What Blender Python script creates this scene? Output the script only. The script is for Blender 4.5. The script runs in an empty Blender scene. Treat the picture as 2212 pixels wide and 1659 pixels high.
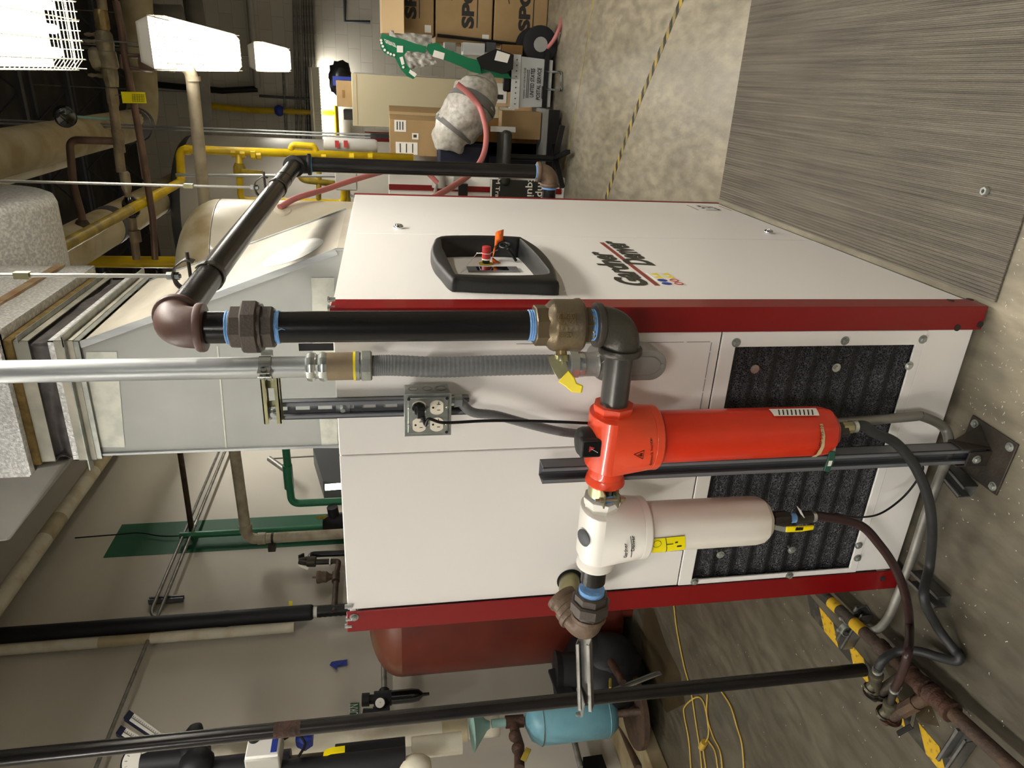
import bpy, math, random
from mathutils import Vector as V, Matrix, noise
from math import pi, sin, cos, radians
random.seed(7)
S = bpy.context.scene
COL = S.collection
# ------------------------------------------------------------------ camera
CR = Matrix(((0.050570273, 0.916991592, 0.395688093), (-0.168939395, 0.398339813, -0.901545825), (-0.984328262, -0.021255888, 0.175060158)))
CC = V((0.461376, -1.471344, 1.508096))
FPX = 1521.57
cam_data = bpy.data.cameras.new('camera'); cam = bpy.data.objects.new('camera', cam_data); COL.objects.link(cam)
cam_data.sensor_fit = 'HORIZONTAL'; cam_data.sensor_width = 36.0; cam_data.lens = FPX / 2212 * 36
cam_data.clip_start = 0.02; cam_data.clip_end = 100
cam.matrix_world = Matrix.Translation(CC) @ CR.to_4x4()
S.camera = cam
# ------------------------------------------------------------------ world, exposure
w = bpy.data.worlds.new('world'); S.world = w; w.use_nodes = True
w.node_tree.nodes['Background'].inputs[0].default_value = (0.80, 0.86, 1.0, 1)
w.node_tree.nodes['Background'].inputs[1].default_value = 0.10
S.view_settings.view_transform = 'Standard'; S.view_settings.look = 'None'
S.view_settings.exposure = 0.0; S.view_settings.gamma = 1.0
try: S.view_settings.use_curve_mapping = False
except Exception: pass
LP = dict(tube=14.0, lamp=40, col=(1.0, 0.975, 0.925))
def area_lamp(name, loc, sx, sy, power, direction=(0, 0, -1), parent=None):
    d = bpy.data.lights.new(name, 'AREA'); d.shape = 'RECTANGLE'; d.size = sx; d.size_y = sy; d.energy = power; d.color = LP['col']
    o = bpy.data.objects.new(name, d); COL.objects.link(o); o.location = loc
    o.rotation_euler = V(direction).to_track_quat('-Z', 'Y').to_euler()
    if parent: o.parent = parent
    return o

# ------------------------------------------------------------------ pixel helpers (photo pixel -> point on a real plane)
def ray(x, y): return CR @ V(((x - 1106) / FPX, -(y - 829.5) / FPX, -1))
def pA(ax, v, x, y):
    d = ray(x, y); return CC + d * ((v - CC[ax]) / d[ax])
def pX(v, x, y): return pA(0, v, x, y)
def pY(v, x, y): return pA(1, v, x, y)
def pZ(v, x, y): return pA(2, v, x, y)
# ------------------------------------------------------------------ materials
def lin(c):
    if isinstance(c, str): c = tuple(int(c[i:i+2], 16) for i in (0, 2, 4))
    o = []
    for v in c[:3]:
        v /= 255.0; o.append(v / 12.92 if v <= 0.04045 else ((v + 0.055) / 1.055) ** 2.4)
    return (*o, 1)
MATS = {}
def mat(name, c, rough=0.5, metal=0.0, c2=None, nscale=8, nlo=0.4, nhi=0.65, bump=0.0, bscale=60, stretch=None, emit=0, ecol=None, coat=0, spec=0.5, alpha=1, trans=0, detail=4, ior=1.45):
    m = bpy.data.materials.new(name); m.use_nodes = True; nt = m.node_tree; b = nt.nodes['Principled BSDF']
    b.inputs['Base Color'].default_value = lin(c); b.inputs['Roughness'].default_value = rough; b.inputs['Metallic'].default_value = metal
    b.inputs['Specular IOR Level'].default_value = spec; b.inputs['Coat Weight'].default_value = coat
    b.inputs['Transmission Weight'].default_value = trans; b.inputs['Alpha'].default_value = alpha; b.inputs['IOR'].default_value = ior
    if emit: b.inputs['Emission Color'].default_value = lin(ecol or c); b.inputs['Emission Strength'].default_value = emit
    if c2 or bump:
        tc = nt.nodes.new('ShaderNodeTexCoord'); mp = nt.nodes.new('ShaderNodeMapping'); nt.links.new(tc.outputs['Object'], mp.inputs[0])
        if stretch: mp.inputs['Scale'].default_value = stretch
        if c2:
            n = nt.nodes.new('ShaderNodeTexNoise'); n.inputs['Scale'].default_value = nscale; n.inputs['Detail'].default_value = detail
            nt.links.new(mp.outputs[0], n.inputs['Vector'])
            r = nt.nodes.new('ShaderNodeValToRGB'); r.color_ramp.elements[0].position = nlo; r.color_ramp.elements[1].position = nhi
            r.color_ramp.elements[0].color = lin(c); r.color_ramp.elements[1].color = lin(c2)
            nt.links.new(n.outputs[0], r.inputs[0]); nt.links.new(r.outputs[0], b.inputs['Base Color'])
        if bump:
            n2 = nt.nodes.new('ShaderNodeTexNoise'); n2.inputs['Scale'].default_value = bscale; n2.inputs['Detail'].default_value = 3
            nt.links.new(mp.outputs[0], n2.inputs['Vector'])
            bp = nt.nodes.new('ShaderNodeBump'); bp.inputs['Strength'].default_value = bump; bp.inputs['Distance'].default_value = 0.01
            nt.links.new(n2.outputs[0], bp.inputs['Height']); nt.links.new(bp.outputs[0], b.inputs['Normal'])
    MATS[name] = m; return m
mat('white_paint', 'ece8e2', .42, bump=.03, bscale=350)
mat('panel_white', 'f2efe8', .38)
mat('red_paint', '7e060b', .33, coat=.15)
mat('black_gap', '0c0b0a', .8)
mat('rubber_black', '17171a', .55, bump=.15, bscale=500)
mat('plastic_black', '1b1a18', .42, bump=.2, bscale=700)
mat('black_steel', '1c1b1a', .26, .25, c2='2c2825', nscale=14, bump=.03, bscale=150, stretch=(1, 1, .15))
mat('grey_steel_pipe', '504e4b', .3, .45, c2='63605a', nscale=10)
mat('cast_iron', '4b433c', .48, .3, bump=.1, bscale=220)
mat('cast_brown', '4e372e', .5, .05, c2='5a4137', nscale=6, bump=.04, bscale=160)
mat('cast_brown2', '5e4c3c', .5, .15, c2='74604c', nscale=8, bump=.15, bscale=160)
mat('cast_grey', '4c4841', .42, .4, bump=.12, bscale=160)
mat('tape_blue', '7fb0ea', .6, bump=.6, bscale=90, stretch=(1, 1, 8))
mat('tape_blue_x', '7fb0e6', .6, bump=.6, bscale=90, stretch=(8, 1, 1))
mat('brass', '70624a', .36, .5, c2='5c5140', nscale=14, bump=.07, bscale=160)
mat('brass_light', '9a8458', .4, .6)
mat('sealant', 'c2ac74', .6, c2='8a7644', nscale=40, bump=1, bscale=120)
mat('zinc', 'a4a79f', .32, .5, c2='8c8f88', nscale=30)
mat('zinc_bright', 'c9ccc6', .25, .8)
mat('zinc_yellow', 'a59f78', .33, .75, c2='8d8a6c', nscale=20)
mat('galv_pipe', 'b4b7b4', .4, .5, c2='8d9092', nscale=18, stretch=(1, 1, .12), bump=.03, bscale=80)
mat('galv_dull', '908e86', .45, .5, c2='74716a', nscale=14, stretch=(1, 1, .3))
mat('strut_grey', '84868a', .36, .35, c2='66686a', nscale=10, stretch=(1, 1, .1))
mat('strut_dark', '6b6a66', .45, .3, c2='504e49', nscale=16)
mat('duct_galv', '939590', .46, .25, c2='a2a49e', nscale=3.5, nlo=.35, nhi=.75, bump=.02, bscale=6)
mat('duct_patch', 'c2c3b6', .42, .25, c2='aeb0a6', nscale=25)
mat('duct_dusty', 'b9b3a2', .6, .05, c2='9a9284', nscale=5, stretch=(1, .4, 1))
mat('flange_galv', '8f8e82', .45, .3, c2='b4aE9e', nscale=9)
mat('canvas', '3c3837', .5, c2='57514f', nscale=12, bump=.5, bscale=25)
mat('foil', 'c6c6c4', .28, .3, c2='f2f2f0', nscale=90, bump=.5, bscale=260)
mat('foil_scrim', 'c0c0be', .28, .25, c2='f0f0ee', nscale=110, bump=.5, bscale=300)
mat('insul_yellow', '7d6838', .9, c2='5f4c26', nscale=30, bump=.5, bscale=60)
mat('mastic', 'a8967a', .7, c2='8c6a48', nscale=14)
mat('cream', 'd8d0ba', .35, c2='cdc4ac', nscale=3, coat=.2)
mat('cream_dirty', 'cfc5a8', .5, c2='a08c62', nscale=4, nlo=.42, nhi=.7)
mat('ins_cream', 'c2b798', .7, c2='a6966f', nscale=4, bump=.2, bscale=20)
mat('ins_white', 'dad3bf', .7, c2='b9a880', nscale=5, nlo=.5, nhi=.75, bump=.3, bscale=30)
mat('ins_grey', '7f7b72', .6, c2='6c6860', nscale=3)
mat('pvc', 'bdb39c', .45, c2='9d9079', nscale=9)
mat('yellow_pipe', 'd8b812', .38, c2='c4a410', nscale=6)
mat('yellow_dirty', 'a8902a', .45, c2='7c6c24', nscale=12)
mat('yellow', 'f0d800', .42); mat('yellow_tag', 'f2e000', .5)
mat('copper', '735a4a', .42, .3, c2='5a483d', nscale=8)
mat('copper_dull', '7b6a55', .5, .3, c2='9a8a6c', nscale=10)
mat('bronze_beige', '9c9176', .45, .3, c2='83795f', nscale=14, bump=.15, bscale=90)
mat('rust', '4a3022', .7, .1, c2='33241c', nscale=18, bump=.4, bscale=90)
mat('rust_brown', '3f3128', .65, .1, c2='55402e', nscale=14, bump=.3, bscale=90)
mat('iron_dark', '35302a', .5, .35, c2='463f36', nscale=12, bump=.15, bscale=90)
mat('iron_olive', '5a5544', .5, .4, c2='443f33', nscale=12, bump=.15, bscale=90)
mat('red_filter', 'd3300f', .35, c2='c42a10', nscale=4, coat=.3)
mat('red_head', 'e24a28', .33, coat=.35)
mat('white_filter', 'e6e0d4', .38, c2='d6ccb6', nscale=5, nlo=.5, nhi=.8, coat=.2)
mat('white_head', 'efeae0', .33, coat=.25)
mat('white', 'f2efe8', .5); mat('label_white', 'e4e0d6', .5); mat('ivory', 'ede4d0', .4)
mat('black', '0f0e0e', .4); mat('black_matte', '121111', .7); mat('ink', '26251f', .5); mat('ink_brown', '2b2620', .6)
mat('flex_grey', '6c6d6c', .42, bump=.05, bscale=200)
mat('lb_grey', '918e88', .36, .35, bump=.08, bscale=200)
mat('green', '0b6a44', .4); mat('green_band', '14583a', .6); mat('green_pipe', '2f7d59', .4); mat('green_handle', '1c4a38', .5); mat('green_sign', '0e5c3c', .5)
mat('logo_red', '8c3c30', .5); mat('logo_ink', '2e2c22', .5)
mat('tank_red', '66291a', .42, c2='59231a', nscale=4); mat('tank_top', '6c3a28', .5, c2='7c6a54', nscale=4, nlo=.5, nhi=.8)
mat('tank_blue', '6d9daa', .4, c2='5f8f9c', nscale=6, bump=.03, bscale=30); mat('tank_rust', '5d5a3c', .6, c2='6d9daa', nscale=6)
mat('teal', '7fa39c', .5, c2='8fb3a8', nscale=8)
mat('estop_red', 'b03434', .4); mat('orange', 'e0661a', .5); mat('estop_yellow', 'b8a010', .5)
mat('cardboard', '9d8158', .75, c2='a3875e', nscale=8); mat('cardboard_dark', '876436', .8); mat('cardboard_light', 'c2a67c', .75)
mat('cabinet', 'b4aa8c', .45); mat('pink_hose', 'bf7470', .45); mat('plastic_wrap', 'bdb9b0', .35, c2='a09b90', nscale=30, bump=.5, bscale=22)
mat('grey_tape', '6b6a66', .5); mat('tote_white', 'c9cccb', .45); mat('tote_lip', 'd8dad8', .4); mat('blue', '2a3f9e', .5); mat('navy', '13162c', .5); mat('blue_wire', '4a6fd0', .4)
mat('glass_dark', '0b0d10', .08, coat=1); mat('paper', 'e6e2da', .6); mat('grey_panel', '9a9a94', .5); mat('dark_grey', '4a4c4e', .5); mat('light_grey', 'b5b3ab', .5)
mat('tank_grey', 'b3afa5', .45, c2='a8a498', nscale=2)
mat('ceil_dark', '2b2925', .8, c2='3b3833', nscale=4); mat('joist', '3b3c40', .6); mat('joist_red', '4a3028', .6)
mat('wire_guard', 'd8d2bc', .35, .3)
mat('lamp_tube', 'fffaf0', .5, emit=LP['tube'], ecol='fff8ee'); mat('reflector', 'f4f2ea', .3, emit=0)
mat('lamp_lens', 'fffaf0', .5, emit=7.0, ecol='fff6e6')
mat('cord_yellow', 'b0913c', .5); mat('hose_black', '2b2c2c', .5, c2='242525', nscale=20); mat('hose_brown', '33201f', .35)
mat('tape_faded', '7d6a52', .7, c2='c9a531', nscale=5); mat('floor_yellow', 'b99a2c', .6, c2='8a7d52', nscale=9, nlo=.4, nhi=.6)
mat('haz_yellow', 'b8930f', .6, c2='6d5a1c', nscale=60, nlo=.55, nhi=.7); mat('haz_black', '2c2a24', .6, c2='4c463a', nscale=30, nlo=.5, nhi=.7)
mat('curb', '9a8c6c', .6, c2='6f5f40', nscale=3.5, nlo=.4, nhi=.62, bump=.1, bscale=15); mat('wall_stain', '8a7648', .7, c2='b0a27e', nscale=6)
mat('stain', '372e1f', .35, c2='463b29', nscale=5, nlo=.4, nhi=.7); mat('shaving', 'e8e4d8', .3, .2); mat('gauge_face', 'e2dfd6', .4); mat('chrome', 'd6d8d6', .12, 1.0); mat('glass', 'ffffff', .02, trans=1, ior=1.1)
mat('mirror_label', '8f9496', .3, .4, c2='7b6a66', nscale=12)
# special materials: block wall, concrete floor, ribbed mat, foam
def special():
    def base(name, rough=.6):
        m = bpy.data.materials.new(name); m.use_nodes = True; nt = m.node_tree; MATS[name] = m
        b = nt.nodes['Principled BSDF']; b.inputs['Roughness'].default_value = rough
        g = nt.nodes.new('ShaderNodeNewGeometry'); return nt, b, g
    N = lambda nt, t, **k: (lambda n: ([setattr(n, a, v) for a, v in k.items()], n)[1])(nt.nodes.new(t))
    # painted block walls; plane axis given
    for nm, axis, c, c2 in (('wall_left_paint', 0, 'c4beb0', 'cec8bb'), ('wall_back_paint', 1, 'cfcabd', 'c6c0b2')):
        nt, b, g = base(nm, .65)
        sep = N(nt, 'ShaderNodeSeparateXYZ'); nt.links.new(g.outputs['Position'], sep.inputs[0])
        cmb = N(nt, 'ShaderNodeCombineXYZ'); nt.links.new(sep.outputs[1 if axis == 0 else 0], cmb.inputs[0]); nt.links.new(sep.outputs[2], cmb.inputs[1])
        br = N(nt, 'ShaderNodeTexBrick'); br.inputs['Scale'].default_value = 1; br.inputs['Brick Width'].default_value = .406; br.inputs['Row Height'].default_value = .203
        br.inputs['Mortar Size'].default_value = .005; br.inputs['Color1'].default_value = lin(c); br.inputs['Color2'].default_value = lin(c2)
        br.inputs['Mortar'].default_value = lin('b5b0a4') if axis else lin('9f988a'); nt.links.new(cmb.outputs[0], br.inputs['Vector'])
        if axis == 0:
            n = N(nt, 'ShaderNodeTexNoise'); n.inputs['Scale'].default_value = .8; n.inputs['Detail'].default_value = 3
            r = N(nt, 'ShaderNodeValToRGB'); r.color_ramp.elements[0].position = .35; r.color_ramp.elements[1].position = .65
            r.color_ramp.elements[0].color = lin('c2bcae'); r.color_ramp.elements[1].color = lin('cdc7bb')
            nt.links.new(n.outputs[0], r.inputs[0]); nt.links.new(r.outputs[0], b.inputs['Base Color'])
        else: nt.links.new(br.outputs['Color'], b.inputs['Base Color'])
    # concrete floor
    nt, b, g = base('floor_concrete', .4)
    mp = N(nt, 'ShaderNodeMapping'); nt.links.new(g.outputs['Position'], mp.inputs[0]); mp.inputs['Rotation'].default_value = (0, 0, .35); mp.inputs['Scale'].default_value = (1, .35, 1)
    n1 = N(nt, 'ShaderNodeTexNoise'); n1.inputs['Scale'].default_value = 3; n1.inputs['Detail'].default_value = 8; n1.inputs['Roughness'].default_value = .65; nt.links.new(mp.outputs[0], n1.inputs['Vector'])
    r = N(nt, 'ShaderNodeValToRGB'); e = r.color_ramp.elements; e[0].position = .3; e[0].color = lin('7b7361'); e[1].position = .7; e[1].color = lin('a79e89')
    nt.links.new(n1.outputs[0], r.inputs[0])
    n2 = N(nt, 'ShaderNodeTexNoise'); n2.inputs['Scale'].default_value = 22; n2.inputs['Detail'].default_value = 5; nt.links.new(mp.outputs[0], n2.inputs['Vector'])
    r2 = N(nt, 'ShaderNodeValToRGB'); e = r2.color_ramp.elements; e[0].position = .36; e[0].color = (.62, .62, .62, 1); e[1].position = .62; e[1].color = (1.08, 1.08, 1.08, 1)
    nt.links.new(n2.outputs[0], r2.inputs[0])
    mx = N(nt, 'ShaderNodeMix', data_type='RGBA', blend_type='MULTIPLY'); mx.inputs[0].default_value = .7
    nt.links.new(r.outputs[0], mx.inputs[6]); nt.links.new(r2.outputs[0], mx.inputs[7])
    # darker floor left of the cabinet, fading out towards the right (large, irregular)
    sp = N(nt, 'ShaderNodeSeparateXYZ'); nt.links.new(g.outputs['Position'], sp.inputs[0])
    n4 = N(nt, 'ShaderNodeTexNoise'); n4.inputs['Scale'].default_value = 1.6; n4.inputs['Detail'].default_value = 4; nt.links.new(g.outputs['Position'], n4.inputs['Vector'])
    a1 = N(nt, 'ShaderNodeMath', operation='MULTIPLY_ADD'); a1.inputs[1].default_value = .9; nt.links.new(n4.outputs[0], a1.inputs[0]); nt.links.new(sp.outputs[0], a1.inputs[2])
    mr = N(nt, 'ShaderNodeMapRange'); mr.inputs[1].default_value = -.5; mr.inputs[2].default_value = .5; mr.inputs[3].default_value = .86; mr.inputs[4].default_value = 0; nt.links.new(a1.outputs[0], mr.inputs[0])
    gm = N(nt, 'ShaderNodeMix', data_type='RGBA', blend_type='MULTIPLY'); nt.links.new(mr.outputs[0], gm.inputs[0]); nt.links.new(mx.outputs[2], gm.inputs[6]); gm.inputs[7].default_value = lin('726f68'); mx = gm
    # pale specks
    v = N(nt, 'ShaderNodeTexVoronoi'); v.inputs['Scale'].default_value = 26; nt.links.new(g.outputs['Position'], v.inputs['Vector'])
    r3 = N(nt, 'ShaderNodeValToRGB'); e = r3.color_ramp.elements; e[0].position = .035; e[0].color = (1, 1, 1, 1); e[1].position = .05; e[1].color = (0, 0, 0, 1)
    nt.links.new(v.outputs['Distance'], r3.inputs[0])
    mx2 = N(nt, 'ShaderNodeMix', data_type='RGBA'); nt.links.new(r3.outputs[0], mx2.inputs[0]); nt.links.new(mx.outputs[2], mx2.inputs[6]); mx2.inputs[7].default_value = lin('cfc8b4')
    nt.links.new(mx2.outputs[2], b.inputs['Base Color'])
    rr = N(nt, 'ShaderNodeMapRange'); rr.inputs[3].default_value = .26; rr.inputs[4].default_value = .55; nt.links.new(n2.outputs[0], rr.inputs[0]); nt.links.new(rr.outputs[0], b.inputs['Roughness'])
    bp = N(nt, 'ShaderNodeBump'); bp.inputs['Strength'].default_value = .25; bp.inputs['Distance'].default_value = .01; nt.links.new(n2.outputs[0], bp.inputs['Height']); nt.links.new(bp.outputs[0], b.inputs['Normal'])
    # ribbed rubber mat (ribs run across X)
    nt, b, g = base('mat_rubber', .55)
    sep = N(nt, 'ShaderNodeSeparateXYZ'); nt.links.new(g.outputs['Position'], sep.inputs[0])
    ml = N(nt, 'ShaderNodeMath', operation='MULTIPLY'); ml.inputs[1].default_value = 2 * pi / .0095; nt.links.new(sep.outputs[0], ml.inputs[0])
    sn = N(nt, 'ShaderNodeMath', operation='SINE'); nt.links.new(ml.outputs[0], sn.inputs[0])
    mp = N(nt, 'ShaderNodeMapping'); mp.inputs['Scale'].default_value = (60, 1.2, 1); nt.links.new(g.outputs['Position'], mp.inputs[0])
    n1 = N(nt, 'ShaderNodeTexNoise'); n1.inputs['Scale'].default_value = 1.5; n1.inputs['Detail'].default_value = 6; nt.links.new(mp.outputs[0], n1.inputs['Vector'])
    r = N(nt, 'ShaderNodeValToRGB'); e = r.color_ramp.elements; e[0].position = .3; e[0].color = lin('4b453c'); e[1].position = .72; e[1].color = lin('8a8172'); nt.links.new(n1.outputs[0], r.inputs[0])
    n3 = N(nt, 'ShaderNodeTexNoise'); n3.inputs['Scale'].default_value = 4; nt.links.new(g.outputs['Position'], n3.inputs['Vector'])
    r4 = N(nt, 'ShaderNodeValToRGB'); e = r4.color_ramp.elements; e[0].position = .35; e[0].color = lin('57524a'); e[1].position = .7; e[1].color = lin('6c6657'); nt.links.new(n3.outputs[0], r4.inputs[0])
    mx = N(nt, 'ShaderNodeMix', data_type='RGBA'); mx.inputs[0].default_value = .45; nt.links.new(r.outputs[0], mx.inputs[6]); nt.links.new(r4.outputs[0], mx.inputs[7])
    nt.links.new(mx.outputs[2], b.inputs['Base Color'])
    ad = N(nt, 'ShaderNodeMath', operation='MULTIPLY_ADD'); ad.inputs[1].default_value = 1.4; nt.links.new(n1.outputs[0], ad.inputs[0]); nt.links.new(sn.outputs[0], ad.inputs[2])
    bp = N(nt, 'ShaderNodeBump'); bp.inputs['Strength'].default_value = .9; bp.inputs['Distance'].default_value = .0018; nt.links.new(ad.outputs[0], bp.inputs['Height']); nt.links.new(bp.outputs[0], b.inputs['Normal'])
    # open cell foam
    nt, b, g = base('foam', .5)
    v = N(nt, 'ShaderNodeTexVoronoi', feature='DISTANCE_TO_EDGE'); v.inputs['Scale'].default_value = 190; nt.links.new(g.outputs['Position'], v.inputs['Vector'])
    r = N(nt, 'ShaderNodeValToRGB'); e = r.color_ramp.elements; e[0].position = .03; e[0].color = lin('4a494d'); e[1].position = .12; e[1].color = lin('030303'); nt.links.new(v.outputs[0], r.inputs[0])
    nt.links.new(r.outputs[0], b.inputs['Base Color'])
    bp = N(nt, 'ShaderNodeBump'); bp.inputs['Strength'].default_value = 1; bp.invert = True; bp.inputs['Distance'].default_value = .004; nt.links.new(v.outputs[0], bp.inputs['Height']); nt.links.new(bp.outputs[0], b.inputs['Normal'])
special()

# ------------------------------------------------------------------ mesh builder
def frame(o, z, x=None):
    z = V(z).normalized(); x = V(x) if x is not None else (V((1, 0, 0)) if abs(z.x) < .9 else V((0, 1, 0)))
    x = (x - z * x.dot(z)).normalized(); y = z.cross(x)
    return Matrix(((x.x, y.x, z.x, o[0]), (x.y, y.y, z.y, o[1]), (x.z, y.z, z.z, o[2]), (0, 0, 0, 1)))
def fillet(pts, r, n=6):
    pts = [V(p) for p in pts]; out = [pts[0]]
    for i in range(1, len(pts) - 1):
        a, b, c = pts[i-1], pts[i], pts[i+1]; d1 = (a - b); d2 = (c - b); rr = min(r, d1.length * .49, d2.length * .49)
        p1 = b + d1.normalized() * rr; p2 = b + d2.normalized() * rr
        for k in range(n + 1):
            t = k / n; out.append(p1 * (1-t)**2 + b * 2*t*(1-t) + p2 * t*t)
    out.append(pts[-1]); return out
def spline(pts, n=8):
    pts = [V(p) for p in pts]; P = [pts[0]*2 - pts[1]] + pts + [pts[-1]*2 - pts[-2]]; out = []
    for i in range(1, len(P) - 2):
        for k in range(n):
            t = k / n; a, b, c, d = P[i-1], P[i], P[i+1], P[i+2]
            out.append(.5 * (2*b + (c-a)*t + (2*a - 5*b + 4*c - d)*t*t + (3*b - a - 3*c + d)*t**3))
    out.append(pts[-1]); return out
class MB:
    def __init__(s): s.v = []; s.f = []
    def add(s, vs, fs):
        k = len(s.v); s.v += [V(v) for v in vs]; s.f += [tuple(i + k for i in f) for f in fs]; return s
    def box(s, c, d, M=None):
        c = V(c); h = V(d) / 2
        vs = [V((x*h.x, y*h.y, z*h.z)) for x in (-1, 1) for y in (-1, 1) for z in (-1, 1)]
        vs = [(c + v) if M is None else M @ (c + v) for v in vs]
        return s.add(vs, [(0,1,3,2), (4,6,7,5), (0,4,5,1), (2,3,7,6), (0,2,6,4), (1,5,7,3)])
    def bb(s, a, b):
        a, b = V(a), V(b); return s.box((a + b) / 2, [abs(x) for x in (b - a)])
    def beam(s, a, b, w, h, up=(0, 0, 1)):
        a, b = V(a), V(b); M = frame(a, b - a, up); return s.box((0, 0, (b-a).length/2), (w, h, (b-a).length), M)
    def lathe(s, prof, M, n=24, cap=True, a0=0, rn=0):
        k = len(s.v); m = len(prof)
        for i, (r, h) in enumerate(prof):
            for j in range(n):
                a = a0 + 2*pi*j/n; s.v.append(M @ V((r*cos(a), r*sin(a), h)))
        for i in range(m - 1):
            for j in range(n):
                j2 = (j+1) % n; s.f.append((k+i*n+j, k+i*n+j2, k+(i+1)*n+j2, k+(i+1)*n+j))
        if cap:
            s.f.append(tuple(k + j for j in reversed(range(n)))); s.f.append(tuple(k + (m-1)*n + j for j in range(n)))
        return s
    def cyl(s, a, b, r, n=20, r2=None):
        a, b = V(a), V(b); return s.lathe([(r, 0), (r if r2 is None else r2, (b-a).length)], frame(a, b-a), n)
    def hexp(s, a, b, r, up=None, n=6, ch=.0):
        a, b = V(a), V(b); L = (b-a).length; p = [(r*.9, 0), (r, L*.12), (r, L*.88), (r*.9, L)] if ch else [(r, 0), (r, L)]
        return s.lathe(p, frame(a, b-a, up), n)
    def tube(s, pts, r, n=12, closed=False, taper=None, cap=True):
        pts = [V(p) for p in pts]; m = len(pts); k = len(s.v); t = (pts[1]-pts[0]).normalized(); x = frame((0,0,0), t).col[0].to_3d()
        for i, p in enumerate(pts):
            a = pts[(i-1) % m] if (closed or i) else pts[i]; b = pts[(i+1) % m] if (closed or i < m-1) else pts[i]
            t = (b - a).normalized() if (b-a).length > 1e-9 else t
            x = (x - t*x.dot(t)).normalized(); y = t.cross(x); rr = r if taper is None else taper[i] if isinstance(taper, (list, tuple)) else taper(i/(m-1))
            for j in range(n):
                q = 2*pi*j/n; s.v.append(p + x*(rr*cos(q)) + y*(rr*sin(q)))
        for i in range(m if closed else m-1):
            i2 = (i+1) % m
            for j in range(n):
                j2 = (j+1) % n; s.f.append((k+i*n+j, k+i*n+j2, k+i2*n+j2, k+i2*n+j))
        if cap and not closed:
            s.f.append(tuple(k+j for j in reversed(range(n)))); s.f.append(tuple(k+(m-1)*n+j for j in range(n)))
        return s
    def sph(s, c, r, sc=(1, 1, 1), n=20, m=12, f=None):
        k = len(s.v); c = V(c)
        for i in range(m + 1):
            th = pi*i/m
            for j in range(n):
                ph = 2*pi*j/n; d = V((sin(th)*cos(ph), sin(th)*sin(ph), cos(th))); q = r if f is None else r*f(d)
                s.v.append(c + V((d.x*sc[0], d.y*sc[1], d.z*sc[2]))*q)
        for i in range(m):
            for j in range(n):
                j2 = (j+1) % n; s.f.append((k+i*n+j, k+(i+1)*n+j, k+(i+1)*n+j2, k+i*n+j2))
        return s
    def poly(s, pts, n, t):   # flat polygon extruded by vector n*t
        pts = [V(p) for p in pts]; d = V(n).normalized()*t; m = len(pts)
        return s.add(pts + [p + d for p in pts], [tuple(range(m)), tuple(m + i for i in reversed(range(m)))] + [(i, m+i, m+(i+1) % m, (i+1) % m) for i in range(m)])
    def ring(s, outer, inner, d):  # loop between two equal length outlines, extruded by vector d
        m = len(outer); d = V(d); vs = [V(p) for p in outer] + [V(p) for p in inner] + [V(p)+d for p in outer] + [V(p)+d for p in inner]; fs = []
        for i in range(m):
            j = (i+1) % m; fs += [(i, m+i, m+j, j), (2*m+i, 2*m+j, 3*m+j, 3*m+i), (i, j, 2*m+j, 2*m+i), (m+i, 3*m+i, 3*m+j, m+j)]
        return s.add(vs, fs)
    def torus(s, M, R, r, n=32, m=10):
        return s.tube([M @ V((R*cos(2*pi*i/n), R*sin(2*pi*i/n), 0)) for i in range(n)], r, m, closed=True)
    def grid(s, f, nu, nv):
        k = len(s.v)
        for i in range(nu+1):
            for j in range(nv+1): s.v.append(V(f(i/nu, j/nv)))
        for i in range(nu):
            for j in range(nv):
                a = k + i*(nv+1)+j; s.f.append((a, a+nv+1, a+nv+2, a+1))
        return s
ROOT = {}
def org(o):
    while o.parent: o = o.parent
    return V(o.location)
def add(mb, name, m, parent=None, bev=0, seg=2, label=None, sharp=38, solid=0, flat=False):
    me = bpy.data.meshes.new(name)
    if parent is not None: off = org(parent)
    else:
        xs = [v.x for v in mb.v]; ys = [v.y for v in mb.v]; zs = [v.z for v in mb.v]; off = V(((min(xs)+max(xs))/2, (min(ys)+max(ys))/2, min(zs)))
    me.from_pydata([tuple(v - off) for v in mb.v], [], mb.f); me.validate()
    me.materials.append(MATS[m])
    if not flat:
        for p in me.polygons: p.use_smooth = True
        me.set_sharp_from_angle(angle=radians(sharp))
    o = bpy.data.objects.new(name, me); COL.objects.link(o)
    if parent is not None: o.parent = parent
    else: o.location = off
    if solid:
        q = o.modifiers.new('thick', 'SOLIDIFY'); q.thickness = solid; q.offset = 0
    if bev:
        q = o.modifiers.new('bevel', 'BEVEL'); q.width = bev; q.segments = seg; q.limit_method = 'ANGLE'; q.angle_limit = radians(40); q.harden_normals = False
    if label: o['label'] = label
    return o
def tag(o, label, cat, group=None, kind=None):
    if label: o['label'] = label
    if cat: o['category'] = cat
    if group: o['group'] = group
    if kind: o['kind'] = kind
    return o
def thing(name, loc, label, cat, group=None):
    o = bpy.data.objects.new(name, None); COL.objects.link(o); o.location = V(loc); o.empty_display_size = .05
    return tag(o, label, cat, group)
def struct(mb, name, m, **k):
    o = add(mb, name, m, **k); o['kind'] = 'structure'; return o
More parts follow.
